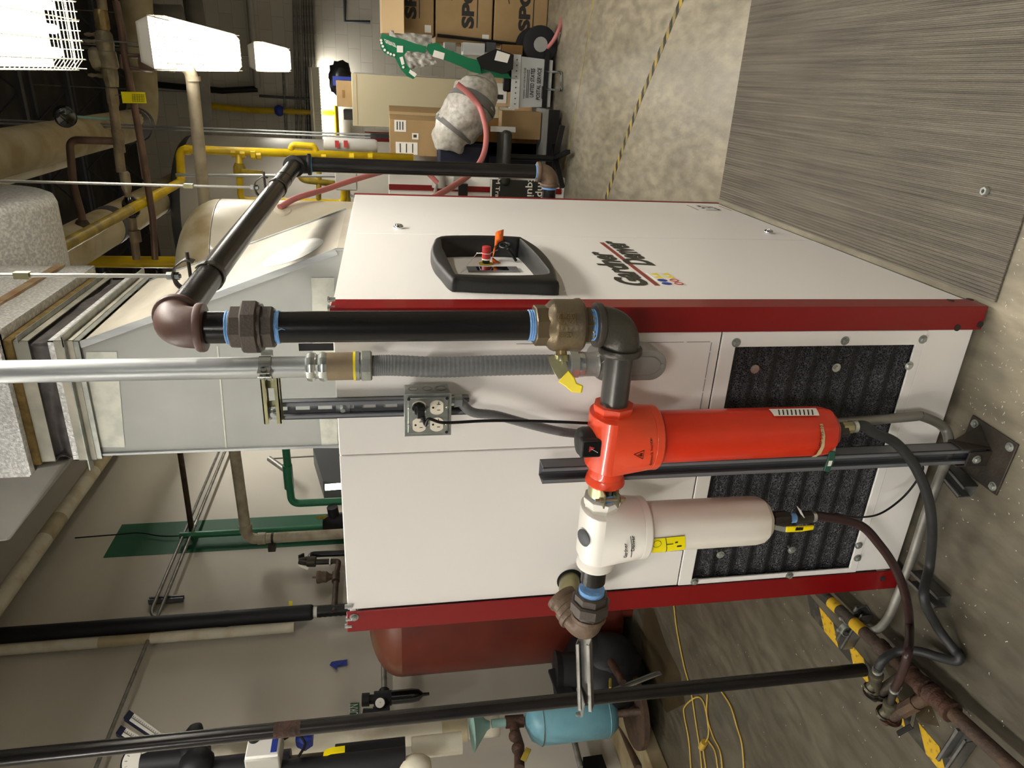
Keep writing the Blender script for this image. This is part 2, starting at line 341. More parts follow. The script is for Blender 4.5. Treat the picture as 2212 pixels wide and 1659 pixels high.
def text(s, a, b, h, up, name, m, parent=None, nrm=None, th=.0006, bold=0, shear=0, off=.0008, wrapf=None):
    """lettering whose baseline runs from a to b (world), height h along up"""
    cu = bpy.data.curves.new('t', 'FONT'); cu.body = s; cu.shear = shear; cu.offset = bold; cu.resolution_u = 3
    o = bpy.data.objects.new('t', cu); COL.objects.link(o)
    dg = bpy.context.evaluated_depsgraph_get(); me = bpy.data.meshes.new_from_object(o.evaluated_get(dg))
    bpy.data.objects.remove(o); bpy.data.curves.remove(cu)
    vs = [v.co.copy() for v in me.vertices]; fs = [tuple(p.vertices) for p in me.polygons]; bpy.data.meshes.remove(me)
    x0 = min(v.x for v in vs); x1 = max(v.x for v in vs); y0 = min(v.y for v in vs); y1 = max(v.y for v in vs)
    a, b = V(a), V(b); u = b - a; up = V(up).normalized(); n = (V(nrm) if nrm is not None else u.cross(up)).normalized()
    def P(v):
        q = (v.x-x0)/(x1-x0); r = (v.y-y0)/(y1-y0)*h
        return (a + u*q + up*r + n*off) if wrapf is None else wrapf(q, r)
    mb = MB(); mb.add([P(v) for v in vs], fs)
    return mb if name is None else add(mb, name, m, parent, flat=True)
def joinmb(*ms):
    r = MB()
    for q in ms: r.add(q.v, q.f)
    return r
X_, Y_, Z_ = V((1,0,0)), V((0,1,0)), V((0,0,1))
def bolt(mb, p, n, r=.008, h=.006, washer=True):
    n = V(n).normalized(); p = V(p)
    if washer: mb.cyl(p, p + n*.0015, r*1.45, 16)
    mb.hexp(p + n*.0015, p + n*(h+.0015), r, ch=1); mb.cyl(p+n*(h+.001), p+n*(h+.0028), r*.62, 12)
    return mb
def copy_tree(o, delta=(0, 0, 0), label=None, rot=None):
    c = o.copy(); COL.objects.link(c); c.location = o.location + V(delta)
    if label: c['label'] = label
    if rot is not None: c.rotation_euler = rot
    def rec(a, b):
        for ch in list(a.children):
            d = ch.copy(); COL.objects.link(d); d.parent = b; rec(ch, d)
    rec(o, c); return c
# ================================================================== ROOM
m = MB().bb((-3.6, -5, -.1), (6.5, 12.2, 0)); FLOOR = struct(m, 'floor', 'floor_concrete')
for pts in ([(1392,1308),(1412,1315),(1440,1395),(1470,1455),(1480,1520),(1440,1540),(1398,1470),(1385,1400)], [(1890,1395),(1930,1400),(1965,1450),(2010,1520),(2030,1570),(1990,1560),(1940,1500)]):
    add(MB().poly([pZ(.0003, *p_) for p_ in pts], Z_, .0003), 'damp_stain', 'stain', FLOOR)
m = MB().bb((-3.7, -5, 0), (-3.5, 12.2, 5.6)); struct(m, 'wall_left', 'wall_left_paint')
m = MB().bb((-3.5, 12.0, 0), (6.5, 12.2, 5.6)); struct(m, 'wall_back', 'wall_back_paint')
m = MB().bb((6.4, -5, 0), (6.5, 12.0, 5.6)); struct(m, 'wall_right', 'wall_left_paint')
m = MB().bb((-3.6, -5, 5.6), (6.5, 12.2, 5.7)); struct(m, 'ceiling', 'ceil_dark')
m = MB().bb((-3.5, -4, 0), (-3.02, 12, .1)); struct(m, 'trim_1', 'curb', bev=.01)
m = MB()   # painted green band on the left wall
y0, y1, zt = pX(-3.499, 262, 1133).y, pX(-3.499, 225, 1205).y, pX(-3.499, 243, 1169).z
m.bb((-3.5, y1, 1.2), (-3.4985, y0, zt)); struct(m, 'trim_2', 'green_band')
# steel bar joists under the ceiling
def joist(y, mt, label):
    t = thing('ceiling_joist', (1.4, y, 5.1), label, 'joist', 'ceiling joists')
    c = MB()
    for z in (5.1, 5.5): c.bb((-3.5, y-.035, z-.02), (6.4, y+.035, z+.02))
    add(c, 'chord', mt, t)
    wb = MB(); x = -3.4; up = True
    while x < 6.2:
        wb.beam((x, y, 5.12 if up else 5.48), (x+.35, y, 5.48 if up else 5.12), .02, .02, (0,1,0)); x += .35; up = not up
    add(wb, 'web', mt, t); return t
for i, o_ in enumerate(('nearest', 'second', 'third', 'fourth', 'fifth', 'sixth', 'seventh', 'eighth', 'farthest')):
    joist(1.0 + i*1.2, 'joist', 'dark steel bar joist across the ceiling, the %s one counted from the compressor' % o_)
# caged fluorescent fixtures
def fixture(label, far):
    x0, zb = .42, 2.60; L = 2.0
    t = thing('light_fixture', (x0, 0, zb), label, 'light', 'caged fluorescent fixtures in a row')
    h = MB()
    prof = [(0, .08), (.03, .14), (.22, .14), (.25, .08), (.24, .08), (.215, .13), (.035, .13), (.01, .08)]
    h.poly([(x0+a, 0, zb+b) for a, b in prof], (0, 1, 0), L)
    h.poly([(x0+a, 0, zb+b) for a, b in prof[:4]], (0, 1, 0), .004); h.poly([(x0+a, L-.004, zb+b) for a, b in prof[:4]], (0, 1, 0), .004)
    add(h, 'reflector_housing', 'reflector', t, flat=True)
    for k in range(3):
        add(MB().cyl((x0+.05+.075*k, .04, zb+.045), (x0+.05+.075*k, L-.04, zb+.045), .016, 10), 'fluorescent_tube', 'lamp_tube', t)
    g = MB(); gp = [(-.006, .09), (-.006, .0), (.03, -.03), (.22, -.03), (.256, .0), (.256, .09)]
    for k in range(1, 62):
        y = k*L/62; g.tube([(x0+a, y, zb+b) for a, b in gp], .0016, 4)
    for a, b in gp[1:5] + [(.09, -.03), (.16, -.03), (-.006, .05), (.256, .05)]:
        g.tube([(x0+a, 0, zb+b), (x0+a, L, zb+b)], .0019, 4)
    for yy in (0, L):
        for k in range(9):
            a = .25*k/8; g.tube([(x0+a, yy, zb+.08), (x0+a, yy, zb-.028)], .0015, 4)
        for zz_ in (.045, .01): g.tube([(x0-.006, yy, zb+zz_), (x0+.256, yy, zb+zz_)], .0015, 4)
    add(g, 'wire_guard', 'wire_guard', t)
    for yy in (.3, L-.3): add(MB().cyl((x0+.125, yy, zb+.14), (x0+.125, yy, 5.6), .004, 6), 'hanger', 'galv_dull', t)
    return t
fx = fixture('caged fluorescent fixture at the top edge of the view, nearest of the row', False)
def lamp_in(t, y, p):
    area_lamp('lamp', (.125, 1.0, .024), .2, 1.9, p, parent=t); t.location = (.42, y, 2.60)
f2 = copy_tree(fx, label='caged fluorescent fixture with a twig of twine resting on its guard, middle of the row')
f3 = copy_tree(fx, label='small caged fluorescent fixture hanging far off near the back wall')
f0 = copy_tree(fx, label='added, unseen caged fluorescent fixture hanging behind the photographer')  # unseen fixture continuing the row, added for brightness
lamp_in(fx, -.40, LP['lamp']); lamp_in(f2, 2.86, LP['lamp']*.9); lamp_in(f3, 6.25, LP['lamp']*.7); lamp_in(f0, -4.3, LP['lamp']*1.6)
f4 = copy_tree(f0, label='added caged fluorescent fixture hanging left of the compressor, out of view')  # unseen fixture added to light the front face from behind left
lamp4 = f4; f4.location = (-1.9, -3.4, 3.0); area_lamp('lamp', (.125, 1.0, .024), .2, 1.9, LP['lamp']*.5, parent=f4)
f5 = copy_tree(f0, label='added caged fluorescent fixture hidden behind the insulated duct to light the left wall')  # added fixture, hidden by the duct, to lift the left wall
for ch in list(f5.children):
    if ch.type == 'LIGHT': bpy.data.objects.remove(ch)
f5.location = (-2.2, 5.2, 3.7); area_lamp('lamp', (.125, 1.0, .024), .2, 1.9, LP['lamp']*1.6, parent=f5)
f6 = copy_tree(f5, label='added caged fluorescent fixture above the left wall pipes, just outside the view')  # unseen fixture added to brighten the upper left wall
for ch in list(f6.children):
    if ch.type == 'LIGHT': bpy.data.objects.remove(ch)
f6.location = (-2.3, -1.1, 3.5); area_lamp('lamp', (.125, 1.0, .024), .2, 1.9, LP['lamp']*1.3, parent=f6)
f7 = copy_tree(f5, label='added caged fluorescent fixture right of the aisle, out of view, brightening the side panel')  # unseen fixture added to brighten the side panel and mat
for ch in list(f7.children):
    if ch.type == 'LIGHT': bpy.data.objects.remove(ch)
f7.location = (2.7, .3, 3.2); area_lamp('lamp', (.125, 1.0, .024), .2, 1.9, LP['lamp']*1.3, parent=f7)
# strip light on the back wall
t = thing('strip_light', pY(11.9, 690, 222), 'horizontal fluorescent strip light mounted on the back wall above the cabinet', 'light')
a = pY(11.8, 690, 300); b = pY(11.8, 690, 146)
m = MB().bb((a.x, 11.75, a.z+.06), (b.x, 12.0, a.z+.12)); add(m, 'housing', 'light_grey', t)
m = MB().bb((a.x, 11.72, a.z-.06), (b.x, 11.74, a.z+.06))
for k in range(24):
    x = a.x + (b.x-a.x)*k/23; m.bb((x-.006, 11.705, a.z-.08), (x+.006, 11.72, a.z+.05))
add(m, 'louvre', 'wire_guard', t)
add(MB().cyl((a.x+.03, 11.86, a.z+.03), (b.x-.03, 11.86, a.z+.03), .016, 10), 'fluorescent_tube', 'lamp_tube', t)
area_lamp('lamp', V(((a.x+b.x)/2, 11.84, a.z)) - t.location, b.x-a.x, .1, LP['lamp']*1.0, parent=t)

# rubber mat on the floor
m = MB().bb((.012, -.005, 0), (2.6, 1.585, .007)); tag(add(m, 'floor_mat', 'mat_rubber', bev=.002), 'ribbed grey rubber mat on the floor beside the compressor', 'mat')

# ================================================================== AIR COMPRESSOR
L_, D_, H_ = .8825, 1.5787, 1.62
T = thing('air_compressor', (-L_/2, D_/2, 0), 'white air compressor cabinet with red corner posts', 'compressor')
def xf(x, y): return pY(0, x, y).x          # x on the front face from a pixel
def zf(x, y): return pY(0, x, y).z
xs_r = xf(1400, 719)                        # inner edge of the right post (front face)
xs_l = (xf(748, 1322) + xf(1940, 1232))/2
ys_r = .066
# posts
zb = .014
m = MB().poly([(0, 0, zb), (xs_r, 0, zb), (xs_r, .004, zb), (-.004, .004, zb), (-.004, ys_r, zb), (0, ys_r, zb)][::-1], Z_, H_-zb+.004)
add(m, 'corner_post', 'red_paint', T, bev=.004, seg=3)
m = MB().bb((-L_, 0, .012), (xs_l, .004, H_+.003)).bb((-L_, 0, .012), (-L_+.004, .06, H_+.003)); add(m, 'corner_post', 'red_paint', T, bev=.003)
m = MB().bb((-.004, D_-.014, zb), (.0, D_+.004, H_+.004)).bb((-.06, D_, zb), (0, D_+.004, H_+.004)); add(m, 'corner_post', 'red_paint', T, bev=.001)
m = MB().bb((-L_, D_-.06, zb), (-L_+.004, D_, H_)); add(m, 'corner_post', 'red_paint', T)
# inner body + base
m = MB().bb((-L_+.03, .12, 0), (-.12, D_-.02, .03)); add(m, 'base_frame', 'black_gap', T)
m = MB().bb((-L_+.012, .03, H_-.02), (-.012, D_-.012, H_-.004)); add(m, 'top_panel', 'white_paint', T)
m = MB().bb((-L_+.004, D_-.01, .03), (-.004, D_-.004, H_-.02)).bb((-L_+.004, .06, .03), (-L_+.01, D_-.06, H_-.02)); add(m, 'rear_panel', 'white_paint', T)
# front face panels
yp = .006; ye = .028
xm = xf(980, 978)                           # vertical seam
zg = zf(1560, 1000)                         # seam between upper panels and the filter section
G = .0012
zseam = zf(1556, 760)
zt = H_
m = MB().bb((xm+G, yp, zseam+G), (xs_r-G, ye, zt)); add(m, 'front_panel', 'white_paint', T, bev=.0025)
m = MB().bb((xs_l+G, yp, zseam+G), (xm-G, ye, zt)); add(m, 'front_panel', 'white_paint', T, bev=.0025)
zfo, zfo2 = zf(1589, 760), zf(1976, 760); xo1, xo2 = xf(1700, 750), xf(1700, 1240)
zgb = zf(2003, 735)
zbot = .030
m = MB()
m.bb((xs_l+G, yp+.001, zbot), (xs_r-G, ye, zgb-G))
add(m, 'lower_panel', 'white_paint', T, bev=.002)
m = MB(); A = (xs_l+G, zgb+G); B = (xs_r-G, zseam-G)
outer = [(A[0], yp-.002, A[1]), (B[0], yp-.002, A[1]), (B[0], yp-.002, B[1]), (A[0], yp-.002, B[1])]
inner = [(xo2, yp-.002, zfo2), (xo1, yp-.002, zfo2), (xo1, yp-.002, zfo), (xo2, yp-.002, zfo)]
m.ring(outer, inner, (0, .006, 0)); add(m, 'filter_frame', 'white_paint', T, bev=.0015)
nw = 9
def foam(u, v):
    z = zfo2-.01 + (zfo-zfo2+.02)*v; x = xo2-.01 + (xo1-xo2+.02)*u
    q = (z - zfo2)/(zfo-zfo2)*nw; f = q % 1
    return (x, .016 + .012*(.5-.5*cos(2*pi*q)), z)
m = MB().grid(foam, 2, 120); add(m, 'intake_foam', 'foam', T, sharp=180)
m = MB().bb((xs_l+.01, .032, .06), (xs_r-.01, .036, zseam)); add(m, 'inner_liner', 'black_gap', T)
# dashed cut lines on the right upper panel
m = MB()
def dash(p, q, gaps):
    p, q = V(p), V(q); t0 = 0
    for t1 in gaps + [1.0]:
        a_, b_ = p.lerp(q, t0+.008), p.lerp(q, t1-.008); m.beam(a_, b_, .0016, .0006, (0, 1, 0)); t0 = t1
zc = zf(1536, 760); xc = xf(1450, 741); xc2 = -.30
dash((xc, yp-.0003, 1.22), (xc, yp-.0003, zc), [.3, .55, .86]); dash((xc, yp-.0003, zc), (xc2, yp-.0003, zc), [.12, .45, .62, .85])
add(m, 'cutout_line', 'black', T)
# right side panels (X = 0 face)
ysm = pX(0, 1100, 507).y
xr = -.003
yc0, yc1 = pX(.03, 1000, 594).y, pX(.03, 1000, 516).y; zc0, zc1 = pX(.03, 1180, 590).z, pX(.03, 956, 560).z
SIDE_HOLE = True
m = MB().bb((xr, ysm+G, .022), (-.03, D_-.016, H_)); add(m, 'side_panel', 'white_paint', T, bev=.002)
# control recess
m = MB().bb((-.02, ysm-.02, .03), (-.012, ysm+.02, H_-.01)); add(m, 'seam_light_block', 'grey_panel', T)  # grey strip added behind the seam to stop light showing through
def oz(pts, xx): return [pX(xx, 900 + a/6.506, 470 + b/6.506) for a, b in pts]
outer = oz([(310,255),(700,240),(1100,245),(1440,262),(1500,280),(1700,400),(1860,560),(1955,720),(1985,860),(1975,905),(1500,890),(1000,875),(600,855),(470,840),(340,700),(245,590),(196,450),(225,345)], .03)
inner = oz([(365,290),(700,280),(1050,283),(1400,295),(1470,310),(1640,470),(1760,610),(1840,710),(1868,750),(1830,800),(1500,815),(1000,815),(600,800),(530,780),(450,620),(395,500),(348,400),(345,330)], .03)
def smooth_loop(P, n=4):
    out = []; m_ = len(P)
    for i in range(m_):
        a, b, c, d = P[i-1], P[i], P[(i+1) % m_], P[(i+2) % m_]
        for k in range(n):
            t = k/n; out.append(.5*(2*b + (c-a)*t + (2*a-5*b+4*c-d)*t*t + (3*b-a-3*c+d)*t**3))
    return out
outer, inner = smooth_loop(outer), smooth_loop(inner)
cen = sum(outer, V())/len(outer)
def insc(P, k, x): return [V((x, cen.y+(p.y-cen.y)*k, cen.z+(p.z-cen.z)*k)) for p in P]
m = MB(); n = len(outer)
rings = [insc(outer, 1.0, -.002), insc(outer, 1.0, .018), insc(outer, .985, .027), insc(outer, .95, .031), [V((.031, p.y, p.z)) for p in inner], [V((.027, p.y, p.z)) for p in insc(inner, .985, .027)], insc(inner, .955, -.026)]
for r in rings: m.v += r
for i in range(len(rings)-1):
    for j in range(n):
        j2 = (j+1) % n; m.f.append((i*n+j, i*n+j2, (i+1)*n+j2, (i+1)*n+j))
cb = add(m, 'control_bezel', 'plastic_black', T, sharp=60)
from mathutils.geometry import tessellate_polygon
rect = [V((xr, ys_r+G, .022)), V((xr, ysm-G, .022)), V((xr, ysm-G, H_)), V((xr, ys_r+G, H_))]
hole = [V((xr, (a_.y+b_.y)/2, (a_.z+b_.z)/2)) for a_, b_ in zip(insc(outer, .97, xr), insc(inner, 1.0, xr))][::-1]
tri = tessellate_polygon([rect, hole]); m = MB(); m.add(rect + hole, [tuple(t_) for t_ in tri])
add(m, 'side_panel', 'white_paint', T, flat=True)
pl = insc(inner, .97, -.025); m = MB(); m.poly(pl, (-1, 0, 0), .003); cp = add(m, 'control_plate', 'panel_white', T)
# things on the control plate (sub-parts)
def q(xp, yp_, x=-.025): return pX(x, 900 + xp/6.506, 470 + yp_/6.506)
c = q(975, 650); m = MB().cyl(c, c+V((.002,0,0)), .021, 28); add(m, 'warning_ring', 'estop_yellow', cp)
m = MB().cyl(c, c+V((.012,0,0)), .0105, 20); add(m, 'button_base', 'black', cp)
m = MB().cyl(c+V((.012,0,0)), c+V((.016,0,0)), .0125, 20); add(m, 'button_collar', 'ivory', cp)
m = MB().lathe([(.0125,0),(.0125,.026),(.0128,.03),(.0122,.034),(.008,.0355),(.001,.0358)], frame(c+V((.016,0,0)), X_), 24); add(m, 'stop_button', 'estop_red', cp)
a, b = q(700, 705, -.0245), q(1400, 705, -.0245); dd = V((0, -.05, 0))
m = MB().poly([a, b, b+dd, a+dd], X_, .004); add(m, 'display', 'mirror_label', cp)
m = MB().poly([a.lerp(b, .18)+dd*.1, a.lerp(b, .8)+dd*.1, a.lerp(b, .8)+dd*.9, a.lerp(b, .18)+dd*.9], X_, .0046); add(m, 'display_screen', 'glass_dark', cp)
# zip tie
m = MB(); cc = c+V((.031,0,0)); m.torus(frame(cc, X_), .0135, .0009, 28, 6)
m.tube([cc+V((0,0,.0135)), q(850,500,-.008), q(620,650,.0)+V((-.025,0,0))], .001, 6); m.sph(q(850,500,-.009), .0022, n=8, m=6); m.tube([cc+V((0,0.004,-.013)), q(1150,450,-.005)], .0009, 6)
add(m, 'zip_tie', 'label_white', cp)
# black key
kc = q(1240, 390, .018); kd = V((-.25, .25, .1)); F = frame(kc, (1, -.5, .35)); m = MB().tube([F @ V((.011*cos(i*2*pi/24), .015*sin(i*2*pi/24), 0)) for i in range(24)], .0035, 8, closed=True)
m.tube([q(1268, 400, .016), q(1290, 450, .010), q(1340, 520, -.004), q(1400, 610, -.022)], .0042, 8); m.sph(q(1290,330,.02), .0055, n=10, m=8); add(m, 'key', 'black', cp)
# orange tag
m = MB(); pts = [(1180,632,-.022),(1120,600,-.020),(1068,560,-.018),(1075,480,-.002),(1095,400,.014),(1100,300,.028),(1108,215,.040),(1125,195,.044)]
pts2 = [(1080,640,-.022),(1062,620,-.020),(1060,590,-.016),(1090,500,-.004),(1125,400,.012),(1150,350,.020),(1215,320,.026),(1225,165,.046)]
A_ = [q(*p) for p in pts]; C_ = [q(*p) for p in pts2]; m.v = A_ + C_; m.f = [(i, i+1, len(A_)+i+1, len(A_)+i) for i in range(len(A_)-1)]
add(m, 'orange_tag', 'orange', cp, solid=.0008)
# latches
for i, (x, y) in enumerate(((861, 491), (1660, 502))):
    c = pX(.0, x, y); m = MB().lathe([(.016,0),(.017,.004),(.015,.010),(.011,.013),(.0105,.009),(.006,.009),(.0055,.012),(.001,.012)], frame(c+V((-.003,0,0)), X_), 24); m.beam(c+V((.007,-.004,-.004)), c+V((.007,.004,.004)), .003, .008, (1,0,0)); add(m, 'latch', 'chrome', T)
# bolts
for x, y in ((1590,740),(1825,736),(1993,733),(1852,1205),(1705,1243),(1500,1256),(765,1333)):
    add(bolt(MB(), pY(yp-.002 if y != 1333 else 0, x, y), (0, -1, 0)), 'hex_bolt', 'zinc', T)
for x, y in ((1627, 797), (1803, 794), (1553, 1198), (1707, 1188), (1852, 1178), (1960, 790)):
    p = pY(.004, x, y); p.z -= .004; m = MB().cyl(p+V((0,.02,0)), p, .004, 10).cyl(p, p-V((0,.002,0)), .0115, 24).cyl(p-V((0,.002,0)), p-V((0,.007,0)), .0065, 6); add(m, 'foam_retainer', 'zinc_bright', T)
for x, y in ((761, 1310), (763, 1337), (761,1352)):
    p = pY(.004, x-11, y); add(MB().cyl(p-V((0,0,.012)), p+V((0,0,.006)), .006, 10), 'hinge_pin', 'zinc_bright', T)
for (px, py) in ((714, 647), (714, 665)):
    p = pY(.01, px, py); add(MB().cyl(p-V((0,0,.01)), p+V((0,0,.004)), .005, 10).cyl(p+V((0,0,.002)), p+V((0,0,.006)), .007, 8), 'hinge_pin', 'zinc_bright', T)
p = V((-.01, D_-.012, H_)); add(MB().cyl(p, p+V((0,0,.02)), .005, 10).cyl(p+V((0,0,.016)), p+V((0,0,.02)), .008, 8), 'hinge_pin', 'zinc_bright', T)
# black plugs
for x, y, f in ((2068, 708, 1), (2117, 701, 1), (1907, 1250, 1), (2053, 649, 0), (2095, 647, 0)):
    p = pY(0, x, y) if f else pX(0, x, y); nrm = V((0,-1,0)) if f else X_
    add(MB().cyl(p - nrm*.001, p + nrm*.0012, .0088 if f else .009, 24), 'hole_plug', 'ink_brown', T)
p1, p2 = pX(0, 1520, 440.5), pX(0, 1550, 441.5)
# logo on the side
def L4(x, y): return pX(-.003, 1260 + x/6.506, 480 + y/6.506)
g0, g1 = L4(940, 862), L4(385, 435); g0.y = L4(940, 893).y; g1.y = L4(300, 418).y
zb1 = L4(955, 893).z; hg = L4(520, 840).z - L4(940, 840).z
text('Gardner', (-.003, L4(800,893).y, L4(980,893).z+.004), (-.003, L4(200,418).y, L4(980,893).z+.004), hg, Z_, 'logo_lettering', 'logo_ink', T, nrm=X_, bold=.045, shear=.25)
text('Denver', (-.003, L4(900,612).y, L4(1025,612).z), (-.003, L4(400,268).y, L4(1025,612).z), L4(640,560).z-L4(1020,560).z, Z_, 'logo_lettering', 'logo_ink', T, nrm=X_, bold=.045, shear=.25)
zA, zB = L4(1010, 892).z, L4(1082, 892).z; m = MB().bb((-.003, L4(1050,892).y, zB), (-.0024, L4(240,286).y, zA)); add(m, 'logo_bar', 'logo_red', T)
# pictogram sticker
s0, s1 = L4(1120, 888).y, L4(900, 712).y; z0, z1 = L4(1455, 888).z, L4(1120, 888).z
m = MB().bb((-.003, s0, z0), (-.0026, s1, z1)); st = add(m, 'pictogram_sticker', 'label_white', T)
for r_ in range(2):
    for c_ in range(4):
        cy = s0 + (c_+.5)/4*(s1-s0); cz = z1 - (r_+.5)/2*(z1-z0); R = min((s1-s0)/8, abs(z1-z0)/4)*.85; p = V((-.0025, cy, cz))
        if c_ < 2: m = MB().cyl(p, p+V((.0004,0,0)), R, 20) if r_ == 0 else MB().torus(frame(p, X_), R*.8, R*.12, 20, 5)
        else: m = MB().poly([p+V((0,-R,-R*.8)), p+V((0,R,-R*.8)), p+V((0,0,R*.9))], X_, .0004)
        add(m, 'pictogram', ('blue' if r_ == 0 else 'estop_red') if c_ < 2 else 'yellow', st)
# model number near the rear bottom
def L5(x, y): return pX(-.003, 1440 + x/11.06, 420 + y/11.06)
text('L37', (-.003, L5(1300,385).y, L5(1320,385).z), (-.003, L5(800,268).y, L5(1320,385).z), L5(965,380).z-L5(1320,385).z, Z_, 'model_lettering', 'logo_ink', T, nrm=X_, bold=.01)
m = MB()
for zz in (L5(775,380).z, L5(1550,392).z): m.bb((-.003, L5(1300,385).y, zz-.002), (-.0025, L5(800,262).y, zz+.002))
add(m, 'model_bar', 'logo_red', T)
# black bracket seen above the top edge
a, b = pY(.03, 645, 747), pY(.03, 721, 751); m = MB().bb((a.x-.012, .03, a.z), (a.x+.004, .034, b.z)); add(m, 'lifting_tab', 'black', T)
# outlet hole (left) where the pipe leaves the cabinet
po = pY(0, 1232, 1256); m = MB().cyl((po.x, yp-.001, po.z), (po.x, yp-.0015, po.z), .036, 28); add(m, 'outlet_hole', 'black_gap', T)


# ================================================================== DUCT HOOD
T = thing('duct_hood', (-.35, .95, H_), 'bare galvanized sheet metal hood on top of the compressor', 'duct')
yF, yR = .62, 1.29
xL = (pY(yF, 735, 972).x + pY(yF, 213, 970).x)/2
br = pY(yF, 727, 540); tr = pY(yF, 172, 742); zT = tr.z
fr = [(xL, H_), (br.x+.004, H_), (br.x, br.z+.002), (tr.x, zT), (xL, zT)]
m = MB(); m.v = [V((x, yF, z)) for x, z in fr] + [V((x, yR, z)) for x, z in fr]; m.f = [(0,1,2,3,4), (9,8,7,6,5), (4,9,5,0)]
add(m, 'side_sheet', 'duct_galv', T, sharp=20)
m = MB(); a, b = V((br.x, yF, br.z)), V((tr.x, yF, zT))
m.grid(lambda u, v: a.lerp(b, u) + V((.0006, (yR-yF)*v, 0)) , 1, 1); m.add([V((br.x+.004, yF, H_)), V((br.x+.004, yR, H_)), V((br.x+.0006, yR, br.z)), V((br.x+.0006, yF, br.z))], [(0,1,2,3)])
add(m, 'sloped_sheet', 'duct_dusty', T, sharp=20)
# polished smudge + seams
m = MB(); u = (b-a); nrm = V((u.z, 0, -u.x)).normalized()
for cx, cy, rx, ry in ((.20, .30, .13, .2),):
    m.poly([a + u*(cx+rx*cos(k*2*pi/28)*(1+.06*sin(2*k*2*pi/28))) + V((0, (yR-yF)*(cy+ry*sin(k*2*pi/28)*(1+.08*cos(3*k*2*pi/28))), 0)) + nrm*.0012 for k in range(28)], nrm, .0004)
add(m, 'rubbed_patch', 'duct_patch', T)
def seam(p, q, wd, name='seam_cleat', mt='galv_pipe', up=nrm, th=.006):
    add(MB().beam(p, q, th, wd, up), name, mt, T, bev=.001)
seam(a + V((-.004, -.002, 0)), b + V((-.004, -.002, 0)), .008, th=.02)
seam(V((xL, yF-.002, H_)), V((xL, yF-.002, zT)), .01, th=.008)
seam(V((br.x+.002, yR, br.z)), V((tr.x, yR, zT)), .006, th=.01)
seam(V((br.x+.003, yF-.001, H_)), V((br.x+.002, yF-.001, br.z+.006)), .008)
# tape patches on the front sheet
def fp(x, y): return pY(yF-.0012, x, y)
for pts, mt in (([(186,760),(183,966),(270,966),(252,760)], 'duct_patch'), ([(468,748),(487,968),(490,968),(471,748)], 'duct_patch'), ([(672,600),(674,640),(676,775),(724,775),(722,600)], 'duct_patch'), ([(690,905),(695,962),(730,966),(728,905)], 'duct_patch')):
    P = [fp(*p) for p in pts]; add(MB().poly(P, (0, -1, 0), .0004), 'tape_strip', mt, T)
# ------------------------------------------------ flange / canvas connector
xRt = tr.x; xLt = xL
def collar(z0, z1, o, name, mt, T, bev=0, ye=0):
    x0, x1, y0, y1 = xLt-o, xRt+o, yF-o, yR+o+ye; t_ = .003
    m = MB()
    m.bb((x0, y0, z0), (x1, y0+t_, z1)).bb((x0, y1-t_, z0), (x1, y1, z1)).bb((x0, y0, z0), (x0+t_, y1, z1)).bb((x1-t_, y0, z0), (x1, y1, z1))
    return add(m, name, mt, T, bev=bev)
T = thing('duct_connector', ((xLt+xRt)/2, .95, zT), 'black canvas duct connector between galvanized flanges above the hood', 'duct connector')
z = zT
collar(z-.002, z+.012, .012, 'flange', 'zinc', T)
collar(z+.012, z+.062, .014, 'flange', 'flange_galv', T, ye=.05); m = MB().bb((xLt-.04, yF-.03, z+.030), (xRt+.03, yF+.0, z+.033)).bb((xRt-.0, yF-.03, z+.030), (xRt+.035, yR+.07, z+.034)); add(m, 'flange_lip', 'zinc', T)
collar(z+.062, z+.078, .013, 'flange', 'foil', T)
# canvas band, puckered
m = MB()
def cv(u, v):
    x0, x1, y0, y1 = xLt-.008, xRt+.008, yF-.008, yR+.008
    per = [(x0, y0), (x1, y0), (x1, y1), (x0, y1), (x0, y0)]; k = min(int(u*4), 3); f = u*4-k
    x = per[k][0]+(per[k+1][0]-per[k][0])*f; y = per[k][1]+(per[k+1][1]-per[k][1])*f
    w_ = -sin(pi*v)*(.012+.014*noise.noise(V((x*9, y*9, v*2)))); cx_, cy_ = (x0+x1)/2, (y0+y1)/2
    return (x + (w_ if x > cx_ else -w_)*(1 if k in (1, 3) else 0), y + (w_ if y > cy_ else -w_)*(1 if k in (0, 2) else 0), z+.07+.07*v)
m.grid(cv, 96, 10); add(m, 'canvas_band', 'canvas', T, sharp=180)
collar(z+.128, z+.175, .014, 'flange', 'flange_galv', T); m = MB().bb((xRt+.01, yF-.02, z+.15), (xRt+.03, yR+.02, z+.153)); add(m, 'flange_lip', 'zinc', T)
# serrated edge line
# ------------------------------------------------ insulated duct above
zi = z+.17
T = thing('insulated_duct', ((xLt+xRt)/2, .95, zi), 'foil faced insulated rectangular duct rising from the connector, top left of the compressor', 'duct')
m = MB().bb((xLt-.02, yF-.022, zi-.004), (xRt+.02, yR+.02, zi+.022)); add(m, 'insulation_edge', 'insul_yellow', T, bev=.004)
def dz(u, v):   # vertical riser skin with dents
    o = .045; x0, x1, y0, y1 = xLt-o, xRt+o, yF-o, yR+o
    per = [(x0, y0), (x1, y0), (x1, y1), (x0, y1), (x0, y0)]; k = min(int(u*4), 3); f = u*4-k
    x = per[k][0]+(per[k+1][0]-per[k][0])*f; y = per[k][1]+(per[k+1][1]-per[k][1])*f; zz = zi+.022+v*2.2
    d = .004*noise.noise(V((x*14, y*14, zz*14))); return (x+d, y+d, zz)
m = MB().grid(dz, 72, 60); add(m, 'foil_jacket', 'foil_scrim', T, sharp=180)
